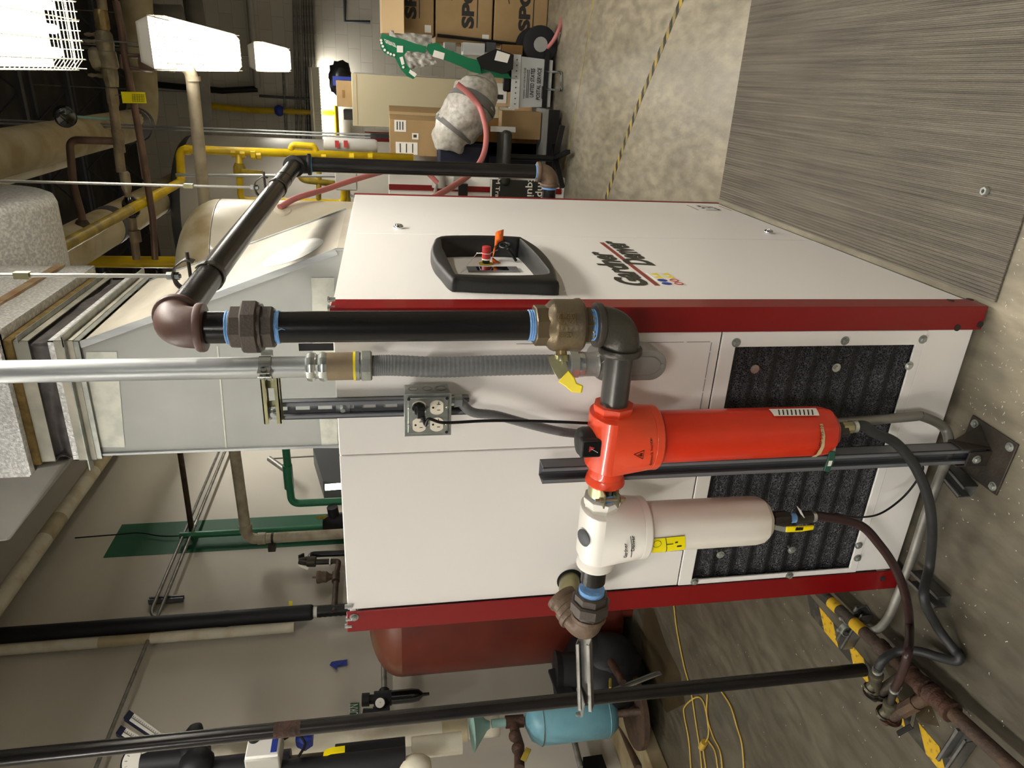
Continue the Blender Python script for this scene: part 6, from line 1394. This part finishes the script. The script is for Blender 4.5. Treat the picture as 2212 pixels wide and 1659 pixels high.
# ------------------------------------------------ big insulated pipes overhead
def big(name, pts, r, mt, label, straps=()):
    T = thing(name, pts[len(pts)//2], label, 'pipe'); add(MB().tube(pts, r, 28), 'pipe_jacket', mt, T, sharp=180)
    for (t, w_) in straps:
        n = len(pts)-1; i = min(int(t*n), n-1); a, b = V(pts[i]), V(pts[i+1]); f = t*n-i; c = a.lerp(b, f); d = (b-a).normalized(); add(MB().cyl(c, c+d*w_, r+.004, 28), 'strap', 'dark_grey', T)
    return T
YB = 6.5
def B(x, y, Y=YB): return pY(Y, x, y)
e = B(300, 275); P = fillet([e+V((2.2, 0, .0)), e, e+V((0, -4.2, 0))], .25, 8)
big('insulated_pipe', fillet([B(290, -60), B(312, 265), B(312, 265)+V((-.0,-.0,0))+V((0, -4.6, 0))], .3, 10), .14, 'ins_cream', 'fat cream insulated pipe turning toward the viewer under the ceiling', ((.72, .12), (.9, .3)))
e = B(400, 395, 6.0); big('insulated_pipe', [e, e+V((0, -3.8, .0))], .13, 'ins_cream', 'fat cream insulated pipe with dark straps below the copper line', ((.25, .12), (.55, .12)))
e = B(275, 480, 4.6); big('insulated_pipe', [e, e+V((0, -1.6, .0))], .045, 'ins_white', 'slim white insulated pipe crossing behind the foil duct')
e = B(145, 345, 4.6); big('insulated_pipe', [e, e+V((0, -1.9, 0))], .05, 'ins_white', 'slim white insulated pipe under the fat cream one')
T = big('insulated_pipe', [B(410, -40, 8.5), B(425, 60, 8.5), B(440, 290, 8.5)], .11, 'ins_grey', 'grey insulated pipe crossing behind the middle light fixture'); hq = B(432, 200, 8.5); add(MB().cyl(hq, (hq.x, hq.y, 5.6), .006, 6), 'hanger_rod', 'galv_dull', T)

T = big('insulated_pipe', [B(300, 30, 8), B(350, 35, 8), B(395, 36, 8)], .12, 'ins_grey', 'short grey insulated riser joining two pipes near the top edge'); hq = B(300, 30, 8); add(MB().cyl(hq, (hq.x, hq.y, 5.6), .006, 6), 'hanger_rod', 'galv_dull', T)
# struts, rods and conduits on the far wall
def fw(pts, r, mt, label, nm='conduit'): return tag(add(MB().tube([pY(11.88, x, y) for x, y in pts], r, 10), nm, mt), label, 'conduit')
fw([(538, -10), (545, 70), (556, 190)], .05, 'light_grey', 'grey pipe running down the far wall behind the small fixture')
for k, (x0, x1) in enumerate(((634, 641), (643, 650), (652, 662), (657, 668), (663, 674), (669, 680), (675, 686))):
    fw([(x0, -10), ((x0+x1)/2, 150), (x1, 300)], .018, 'galv_dull', 'thin conduit in the back wall bundle, the %s counted down from the ceiling' % ('first', 'second', 'third', 'fourth', 'fifth', 'sixth', 'seventh')[k])['group'] = 'conduits bundled on the back wall'
fw([(560, 207), (690, 215)], .022, 'dark_grey', 'short vertical conduit beside the back wall bundle'); fw([(610, 110), (618, 290)], .02, 'galv_dull', 'single conduit crossing the back wall left of the bundle')
fw([(745, -10), (745, 46), (800, 48)], .03, 'dark_grey', 'dark conduit loop on the back wall near the top edge'); 
m = MB().bb(pY(11.9, 640, 72), pY(11.8, 690, 75)); tag(add(m, 'strut_channel', 'galv_dull'), 'strut bracket across the conduit bundle on the back wall', 'strut')
for x, lb in ((568, 'upper one of two thin steel rods hanging beside the boiler'), (573, 'lower one of two thin steel rods hanging beside the boiler')):
    p = pY(5.0, 600, x/2-1+ (0 if x == 568 else 4)); tag(add(MB().cyl((p.x, 5.0, 5.5), (p.x, 5.0, pY(5.0, 800, 290).z), .008, 8), 'threaded_rod', 'galv_pipe'), lb, 'rod')
fw([(330, 182), (480, 196), (556, 192)], .05, 'black', 'black pipe on the far wall below the fixtures', 'pipe')

# ================================================================== STORAGE AREA (right rear)
YC = 8.2
xa, xb = pY(YC, 765, 272).x, pY(YC, 760, 158).x; zc_ = pY(YC, 760, 200).z
T = thing('steel_cabinet', ((xa+xb)/2, YC+.5, 0), 'tall beige steel cabinet standing by the back wall', 'cabinet')
add(MB().bb((xa, YC, 0), (xb, YC+.95, zc_)), 'body', 'cabinet', T, bev=.008)
add(MB().bb((xb+.002, YC+.03, .08), (xb+.012, YC+.92, zc_-.03)), 'door', 'grey_panel', T); add(MB().box((xb+.03, YC+.45, 1.1), (.03, .02, .12)), 'door_handle', 'chrome', T)
add(MB().bb((xa+.01, YC-.004, zc_-.06), (xb-.01, YC-.001, zc_-.05)), 'top_trim', 'cardboard_light', T)
def onC(x, y, Y=YC+.15): return pY(Y, x, y)
def cbox(name, x0, y0, x1, y1, Y, d, mt, label, cat='box', z0=None, bev=.004):
    a, b = pY(Y, x0, y0), pY(Y, x1, y1); zlo = z0 if z0 is not None else min(a.z, b.z)
    return tag(add(MB().bb((min(a.x, b.x), Y, zlo), (max(a.x, b.x), Y+d, max(a.z, b.z))), name, mt, bev=bev), label, cat)
o = cbox('cardboard_box', 728, 230, 757, 175, YC+.1, .35, 'cardboard', 'brown cardboard box lying on top of the beige cabinet', z0=zc_)
p = pY(YC+.1, 742, 203); add(MB().box((p.x, YC+.098, p.z), (.09, .002, .03)), 'printed_mark', 'cardboard_dark', o)
cbox('storage_bin', 719, 185, 757, 166, YC+.5, .3, 'blue', 'blue plastic bin on top of the beige cabinet', 'bin', z0=zc_)
p = onC(725, 185, YC+.7); tag(add(MB().sph((p.x+.08, p.y, zc_+.16), .15, (1.5, 1, 1), 20, 14, f=lambda d: 1+.25*noise.noise(d*3)), 'trash_bag', 'black'), 'crumpled black plastic bag heaped on the beige cabinet', 'bag')
p = onC(735, 248); tag(add(MB().box((p.x, p.y+.2, zc_+.06), (.12, .3, .12)), 'black_case', 'ink'), 'small dark case on the left end of the beige cabinet top', 'case')
# tall cardboard box in front
YK = 4.7
a, b = pY(YK, 842, 335), pY(YK, 842, 258); zt_ = pY(YK, 842, 300).z
T = thing('cardboard_box', ((a.x+b.x)/2, YK+.3, .62), 'tall plain cardboard box with three white labels in front of the beige cabinet', 'box')
zlo = pY(YK, 985, 300).z
yw_ = 0
pb = pY(YK+.35, 842, 228)
m = MB(); lo = zlo
base = [V((a.x, YK, lo)), V((b.x, YK, lo)), V((pb.x, YK+.42, lo)), V((pb.x-(b.x-a.x), YK+.42, lo))]
m.poly(base, Z_, zt_-lo); add(m, 'carton', 'cardboard', T, bev=.004)
add(MB().poly([base[1].lerp(base[2], .35)+V((.001,-.001,0)), base[1].lerp(base[2], .55)+V((.001,-.001,0)), base[1].lerp(base[2], .55)+V((.001,-.001,zt_-lo)), base[1].lerp(base[2], .35)+V((.001,-.001,zt_-lo))], (1,-1,0), .001), 'packing_tape', 'cardboard_light', T)
def lab(x0, y0, x1, y1, mt='label_white'):
    p, q_ = pY(YK-.002, x0, y0), pY(YK-.002, x1, y1); return add(MB().bb((p.x, YK-.003, q_.z), (q_.x, YK-.001, p.z)), 'label', mt, T)
for r in ((852, 284, 877, 260), (890, 301, 904, 288), (855, 333, 902, 308)):
    l_ = lab(*r); p, q_ = pY(YK-.004, r[0]+3, r[1]-4), pY(YK-.004, r[2]-4, r[3]+3)
    for k in range(3): x = p.z+(q_.z-p.z)*(k+.5)/3; add(MB().bb((p.x, YK-.0045, x-.004), (q_.x, YK-.0032, x+.004)), 'label_print', 'ink', l_)
# stacked SPC cartons
YX = 5.55
def cart(x0, x1, yr, label, txt, flap=False):
    a, b = pY(YX, x0, yr), pY(YX, x1, yr); zt_, zl_ = a.z, max(b.z, 0)
    xl_ = min(a.x, b.x); T = thing('cardboard_box', (xl_+.35, YX+.3, zl_), label, 'box', 'cartons stacked at the top edge')
    add(MB().bb((xl_, YX, zl_+.003), (xl_+.95, YX+.6, zt_-.003)), 'carton', 'cardboard', T, bev=.01)
    h = zt_-zl_
    text('SPC', (xl_+.13, YX, zl_+h*.33), (xl_+.47, YX, zl_+h*.33), h*.22, Z_, 'lettering', 'ink_brown', T, nrm=(0,-1,0), bold=.05, off=.002)
    F = frame((xl_+.40, YX-.002, zl_+h*.44), (0,-1,0), X_); add(MB().tube([F @ V((.17*cos(t), .17*sin(t)*.9, 0)) for t in [radians(-60+k*10) for k in range(18)]], .004, 5), 'ring_mark', 'ink_brown', T)
    add(MB().bb((xl_+.03, YX-.003, zl_+h*.06), (xl_+.09, YX-.001, zl_+h*.18)), 'label', 'label_white', T)
    add(MB().bb((xl_+.14, YX-.003, zl_+h*.27), (xl_+.46, YX-.001, zl_+h*.285)), 'printed_line', 'ink_brown', T)
    if flap: add(MB().poly([(xl_, YX-.10, zt_-.02), (xl_+.95, YX-.10, zt_-.02), (xl_+.95, YX-.22, zt_-.2), (xl_, YX-.22, zt_-.2)], (0, -1, .3), .006), 'flap', 'cardboard_light', T); add(MB().poly([(xl_, YX-.10, zt_-.02), (xl_+.95, YX-.10, zt_-.02), (xl_+.95, YX, zt_-.002), (xl_, YX, zt_-.002)], Z_, .004), 'flap', 'cardboard_light', T)
    return T
cart(1065, 1190, 98, 'printed cardboard carton at the bottom of the stack, top edge of the view', 'SPC')
cart(940, 1063, 92, 'printed cardboard carton in the middle of the stack', 'SPC')
cart(822, 938, 72, 'printed cardboard carton on top of the stack with its flap open', 'SPC', True)
# postal tote on a cart
YT = 5.05
def Tt(x, y, Y=YT): return pY(Y, x, y)
a, b = Tt(1108, 120), Tt(1188, 236); zt_, zl_ = a.z, b.z; x0, x1 = b.x, a.x
T = thing('postal_tote', ((x0+x1)/2, YT+.2, zl_), 'white corrugated plastic tote printed UNITED STATES POSTAL SERVICE', 'tote')
m = MB(); i_ = .02; k = [(x0+i_, YT+.02, zl_), (x1-i_, YT+.02, zl_), (x1-i_, YT+.38, zl_), (x0+i_, YT+.38, zl_), (x0, YT, zt_), (x1, YT, zt_), (x1, YT+.4, zt_), (x0, YT+.4, zt_)]
m.add(k, [(0,3,2,1), (0,1,5,4), (1,2,6,5), (2,3,7,6), (3,0,4,7)]); add(m, 'tub', 'tote_white', T, solid=.006, flat=True)
m = MB().bb((x0-.01, YT-.012, zt_-.07), (x1+.01, YT, zt_+.005)).bb((x1, YT-.01, zt_-.07), (x1+.01, YT+.41, zt_+.005)).bb((x0-.01, YT-.01, zt_-.07), (x0, YT+.41, zt_+.005)).bb((x0-.01, YT+.4, zt_-.07), (x1+.01, YT+.41, zt_+.005)); add(m, 'lip', 'tote_lip', T)
for k in range(9): add(MB().cyl((x0+.03+(x1-x0-.06)*k/8, YT-.012, zt_-.035), (x0+.03+(x1-x0-.06)*k/8, YT-.015, zt_-.035), .006, 8), 'rivet', 'dark_grey', T)
w_ = x1-x0; h_ = zt_-zl_
text('UNITED STATES', (x0+w_*.22, YT, zl_+h_*.44), (x0+w_*.78, YT, zl_+h_*.44), h_*.10, Z_, 'lettering', 'ink', T, nrm=(0,-1,0), bold=.025, off=.003, shear=.15)
text('POSTAL SERVICE', (x0+w_*.17, YT, zl_+h_*.28), (x0+w_*.80, YT, zl_+h_*.28), h_*.10, Z_, 'lettering', 'ink', T, nrm=(0,-1,0), bold=.025, off=.006, shear=.15)
text('WARNING - NOT FOR PRIVATE USE', (x0+w_*.18, YT, zl_+h_*.66), (x0+w_*.78, YT, zl_+h_*.66), h_*.045, Z_, 'lettering', 'ink', T, nrm=(0,-1,0), off=.002, bold=.01)
for f in (.61, .57, .22, .12): add(MB().bb((x0+w_*.2, YT+.003, zl_+h_*f), (x0+w_*(.75 if f > .5 else .45), YT+.014, zl_+h_*f+.006)), 'printed_line', 'dark_grey', T)
m = MB().box(((x0+x1)/2+.05, YT+.2, zt_+.03), (w_*.7, .3, .10)); tag(add(m, 'black_case', 'black', bev=.03, seg=3), 'soft black case lying in the postal tote', 'case')
a, b = Tt(1062, 230, YT+.02), Tt(1108, 168, YT+.02); o = tag(add(MB().bb((a.x, YT+.06, zt_-.02), (b.x, YT+.34, a.z)), 'cardboard_box', 'cardboard_light', bev=.004), 'small open cardboard box with a shipping label in the postal tote', 'box'); add(MB().bb((a.x+.03, YT+.056, zt_+.03), (b.x-.05, YT+.059, zt_+.15)), 'shipping_label', 'label_white', o); add(MB().bb((a.x+.06, YT+.054, zt_+.06), (b.x-.14, YT+.057, zt_+.12)), 'label_print', 'ink', o)
# cart with wheel and loop foot
T = thing('hand_cart', Tt(1188, 180), 'black two wheeled hand cart under the postal tote', 'cart')
zl_ = max(zl_, .12); add(MB().bb((x0-.02, YT, zl_-.05), (x1+.05, YT+.42, zl_-.01)), 'platform', 'black', T)
wp = Tt(1150, 108, YT+.1); wr = wp.z if wp.z < .3 else .16
for yy in (YT+.05, YT+.42):
    wm = MB().lathe([(.05, -.02), (.10, -.025), (.145, -.02), (.15, 0), (.145, .02), (.10, .025), (.05, .02)], frame((x1+.10, yy, .15), Y_), 28); wh = add(wm, 'wheel', 'rubber_black', T); add(MB().cyl((x1+.10, yy-.03, .15), (x1+.10, yy+.03, .15), .06, 16), 'hub', 'grey_panel', wh)
g1, g2 = pZ(.012, 1213, 156), pZ(.012, 1213, 195)
add(MB().tube(fillet([(g1.x, YT+.02, zl_-.03), g1, g2, (g2.x, YT+.02, zl_-.03)], .03), .009, 8), 'foot_loop', 'chrome', T)
add(MB().tube([(x1+.1, YT+.44, .15), (x1+.14, YT+.48, 1.0)], .014, 8), 'upright', 'black', T)
# green conduit bender
YN = 4.95
def N_(x, y, Y=YN): return pY(Y, x, y)
T = thing('conduit_bender', N_(1050, 165), 'green mechanical conduit bender with long arms and white lettering', 'bender')
out = [(824,72),(820,90),(822,103),(830,114),(842,121),(853,124),(866,150),(880,165),(893,171),(899,165),(896,157),(880,142),(872,120),(880,110),(905,112),(918,115),(921,100),(900,95),(872,85),(850,80)]
add(MB().poly([N_(x, y) for x, y in out], (0, 1, 0), .05), 'bending_shoe', 'green', T, flat=True)
def arm(a, b, w, nm='arm', mt='green', Y=YN): add(MB().beam(N_(*a, Y), N_(*b, Y), .05, w, (1, 0, .3)), nm, mt, T, bev=.004)
add(MB().poly([N_(x, y) for x, y in ((925,95),(945,92),(960,104),(1012,125),(1035,130),(1040,160),(1020,155),(1000,145),(930,117),(921,105))], (0, 1, 0), .06), 'arm', 'green', T, flat=True)
add(MB().poly([N_(x, y, YN+.02) for x, y in ((1025,140),(1095,155),(1105,170),(1040,165),(1030,155))], (0, 1, 0), .06), 'lower_arm', 'green', T, flat=True)
add(MB().poly([N_(x, y, YN-.03) for x, y in ((1030,125),(1072,105),(1110,118),(1108,150),(1085,160),(1040,148))], (0, 1, 0), .04), 'base_plate', 'black', T, flat=True)
for pts, mt in (([(1074,109),(1102,118),(1096,136),(1068,130)], 'label_white'),): add(MB().poly([N_(x, y, YN-.035) for x, y in pts], (0, 1, 0), .003), 'rating_label', mt, T)
for pts in ([(938,108),(961,115),(958,129),(934,122)], [(863,124),(870,122),(874,138),(868,141)], [(886,150),(901,160),(896,167),(883,157)]): add(MB().poly([N_(x, y, YN-.004) for x, y in pts], (0, 1, 0), .002), 'label', 'label_white', T)
for x, y in ((823,87),(824,93),(827,100),(831,108),(838,114),(844,117),(851,119),(871,145)): add(MB().cyl(N_(x, y), N_(x, y, YN-.008), .010, 10), 'pin_hole', 'label_white', T)
text('GREENLEE', N_(833, 93, YN-.002), N_(857, 103, YN-.002), .035, N_(833, 90, YN)-N_(836, 97, YN)*1.0, 'lettering', 'label_white', T, nrm=(0,-1,0), bold=.02, off=.003)
a = N_(864, 106, YN-.004); add(MB().box(a, (.05, .003, .05)), 'emblem', 'label_white', T)
# reels of wrapped material behind the bender
a, b = N_(855, 60, 5.3), N_(938, 80, 5.3); T = thing('plastic_sheeting', a, 'milky plastic sheeting draped under the top carton behind the bender', 'plastic sheet')
add(MB().grid(lambda u, v: (lambda p, q_: p.lerp(q_, v)+V((0, -.06*noise.noise(V((u*6, v*9, 0))), 0)))(N_(838+95*u, 66+10*u, 5.4), N_(845+90*u, 88+20*u+18*sin(u*3), 5.4)), 24, 8), 'sheet', 'plastic_wrap', T, sharp=180)
add(MB().grid(lambda u, v: (lambda p, q_: p.lerp(q_, v)+V((0, -.06*noise.noise(V((u*6, v*9, 3))), 0)))(N_(872+60*u, 112+2*u, 5.4), N_(885+60*u, 150-12*u, 5.4)), 20, 8), 'sheet', 'plastic_wrap', T, sharp=180)
# clutter shelf between cartons and tote
for (x0_, y0_, x1_, y1_, mt, lb) in ((960, 110, 985, 92, 'grey_panel', 'grey metal case between the bender and the cartons'), (1000, 118, 1048, 94, 'tote_lip', 'white plastic crate behind the bender'), (1050, 112, 1072, 92, 'dark_grey', 'dark small case behind the bender'), (1085, 118, 1130, 98, 'cardboard_dark', 'brown carton edge behind the tote')):
    cbox('storage_case', x0_, y0_, x1_, y1_, 5.35, .15, mt, lb, 'case')
# pallet and black floor strip under the stack
m = MB().bb((-1.2, 5.6, .02), (.9, 6.6, .08)); tag(add(m, 'pallet', 'cardboard_dark'), 'low dark pallet under the stored goods', 'pallet')
a, b = N_(1183, 240, 4.75), N_(1183, 325, 4.75)
T = thing('platform_truck', (0, 5, 0), 'steel platform truck on the floor loaded with clutter behind the pipe', 'cart')
add(MB().bb((-.55, 4.72, .10), (.25, 5.3, .15)), 'deck', 'grey_panel', T); add(MB().bb((-.55, 4.70, .03), (.25, 4.72, .12)), 'bumper', 'black', T)
for x in (-.45, .15): add(MB().cyl((x, 4.85, .05), (x, 4.9, .05), .05, 16), 'caster', 'rubber_black', T)
add(MB().bb((-.52, 5.0, .15), (-.05, 5.28, zlo-.01)), 'crate_stack', 'ink', T); add(MB().bb((-.2, 5.0, .15), (.14, 5.25, .72)), 'carton', 'cardboard_dark', T); add(MB().bb((-.5, 4.8, .16), (-.15, 4.99, .6)), 'blue_case', 'navy', T); add(MB().bb((-.0, 4.82, .16), (.22, 5.0, .5)), 'carton', 'cardboard', T)
# wrapped bundle
T = thing('wrapped_bundle', N_(1000, 260), 'long bundle in milky plastic wrap bound with grey tape, lying on the clutter', 'bundle')
ax = [N_(968, 325, 4.5), N_(975, 290, 4.5), N_(1000, 255, 4.5), N_(1020, 225, 4.5), N_(1030, 190, 4.6), N_(1025, 168, 4.6)]
ax = spline(ax, 6); rr = lambda t: .155*(.45+.75*sin(min(1, t*1.25+.18)*pi*.62))*(1 - .25*max(0, t-.7)/.3)
m = MB().tube(ax, .15, 28, taper=rr); 
for i, v in enumerate(m.v): v += V((1, 1, 1))*.018*noise.noise(v*16)
add(m, 'plastic_wrap', 'plastic_wrap', T, sharp=180)
for t in (.24, .58): n_ = len(ax)-1; i = int(t*n_); add(MB().tube([ax[i]+V((0,0,0)), ax[i+1], ax[i+1].lerp(ax[i+2], .3)], rr(t)*1.06, 28), 'tape_band', 'grey_tape', T, sharp=50)
# pink hoses
tag(add(MB().tube(spline([N_(987, 181, 4.3), N_(1010, 200, 4.3), N_(1035, 230, 4.3), N_(1048, 270, 4.2), N_(1050, 305, 4.1), N_(1042, 340, 4.0), N_(1020, 372, 3.8), N_(985, 398, 3.5), N_(935, 428, 3.1)]), .021, 14), 'air_hose', 'pink_hose'), 'thick pink hose arching over the wrapped bundle and behind the black pipe', 'hose')
tag(add(MB().tube(spline([N_(1225, -10, 5.2), N_(1212, 50, 5.0), N_(1197, 85, 5.0), N_(1182, 105, 5.1)]), .017, 14), 'air_hose', 'pink_hose'), 'pink hose on the floor at the top edge beside the cartons', 'hose')
tag(add(MB().tube(spline([ V((ccx+Rc*.98, cyc-.15, pY(cyc-.1, 606, 440).z)), N_(640, 428, 2.7), N_(700, 410, 2.9), N_(760, 390, 3.1), N_(830, 370, 3.3), N_(880, 360, 3.4), N_(920, 372, 3.5), N_(945, 395, 3.5)]), .017, 12), 'air_hose', 'pink_hose'), 'pink hose running from the cream tank port down to the rear equipment', 'hose')
# second machine with red post, upside-down placard
YM = 4.45
xl_, xr_2 = -1.0, N_(900, 385, YM).x
T = thing('white_machine', (xl_, YM, 0), 'white equipment cabinet with a red corner post seen behind the compressor', 'cabinet')
zt2 = N_(840, 400, YM).z; add(MB().bb((xl_, YM, 0), (N_(900, 375, YM).x, YM+.35, zt2)), 'body', 'panel_white', T, bev=.006); a, b = N_(900, 411, YM), N_(900, 399, YM); add(MB().bb((a.x, YM-.012, .03), (b.x, YM-.001, zt2)), 'red_post', 'red_paint', T)
m = MB().cyl(N_(948, 378, YM-.05), N_(948, 405, YM-.05), .055, 18); m.torus(frame(N_(940, 402, YM-.05), Z_), .06, .012, 20, 8); add(m, 'flanged_pipe', 'light_grey', T)
add(MB().bb(N_(990, 396, YM-.1), N_(1010, 430, YM-.14)), 'black_bar', 'black', T); add(MB().bb(N_(980, 378, YM-.02), N_(1000, 410, YM-.06)), 'grey_plate', 'grey_panel', T)
YZ = 4.3
a, b = pY(YZ, 1060, 388), pY(YZ, 1172, 388); xz1 = a.x; xz0 = xz1-.62
T = thing('equipment_placard', (xz0, YZ, b.z), 'dark upside-down sign reading Empty Equipment in white letters', 'sign')
add(MB().bb((xz0, YZ, b.z), (xz1, YZ+.02, a.z)), 'board', 'ink', T); add(MB().bb((xz0, YZ-.002, a.z-.012), (xz1, YZ, a.z)), 'white_edge', 'label_white', T)
zz = lambda x: pY(YZ, x, 400).z
xs0 = xz1+.035; hgt = abs(zz(1177)-zz(1156))
text('Empty', (xs0, YZ, zz(1157)), (xs0-.235, YZ, zz(1157)), hgt*.95, -Z_, 'lettering', 'label_white', T, nrm=(0,-1,0), bold=.01, off=.003)
text('Equipment', (xs0, YZ, zz(1135)), (xs0-.42, YZ, zz(1135)), hgt*.95, -Z_, 'lettering', 'label_white', T, nrm=(0,-1,0), bold=.01, off=.003)
text('IM Tray', (xs0-.01, YZ, zz(1068)), (xs0-.20, YZ, zz(1068)), hgt*.55, -Z_, 'lettering', 'label_white', T, nrm=(0,-1,0), bold=.01, off=.003)
# far red and white machine
a, b = pY(9.5, 790, 306), pY(9.5, 790, 285); T = thing('white_machine', (a.x, 9.8, 0), 'far white cabinet with two dark red stripes left of the beige cabinet', 'cabinet')
zt3 = pY(9.5, 788, 300).z; add(MB().bb((a.x-.1, 9.5, 0), (b.x, 10.2, zt3)), 'body', 'panel_white', T)
for y0_, y1_, mt in ((306, 298, 'red_paint'), (297, 289, 'dark_grey'), (287, 284.5, 'red_paint')):
    p, q_ = pY(9.49, 800, y0_), pY(9.49, 800, y1_); add(MB().bb((p.x, 9.48, .1), (q_.x, 9.495, zt3)), 'stripe', mt, T)
# dark chair like clutter by the pipe
T = thing('office_chair', (-.35, 4.3, 0), 'dark office chair with a grey arm tucked behind the black pipe', 'chair')
c_ = N_(1090, 340, 4.4); m = MB().box((c_.x, 4.45, c_.z), (.42, .36, .07)); add(m, 'seat', 'ink', T, bev=.03, seg=3); add(MB().cyl((c_.x, 4.45, .12), (c_.x, 4.45, c_.z-.03), .025, 12), 'gas_lift', 'black', T)
add(MB().box((c_.x-.1, 4.62, c_.z+.32), (.36, .06, .42)), 'backrest', 'navy', T, bev=.03, seg=3)
for k in range(5): a = k*2*pi/5; add(MB().beam((c_.x, 4.45, .10), (c_.x+.26*cos(a), 4.45+.26*sin(a), .06), .04, .03), 'leg', 'black', T); 
a, b = N_(1060, 278, 4.4), N_(1113, 280, 4.4); add(MB().beam(a, b, .03, .04, (0,1,0)), 'armrest', 'light_grey', T)
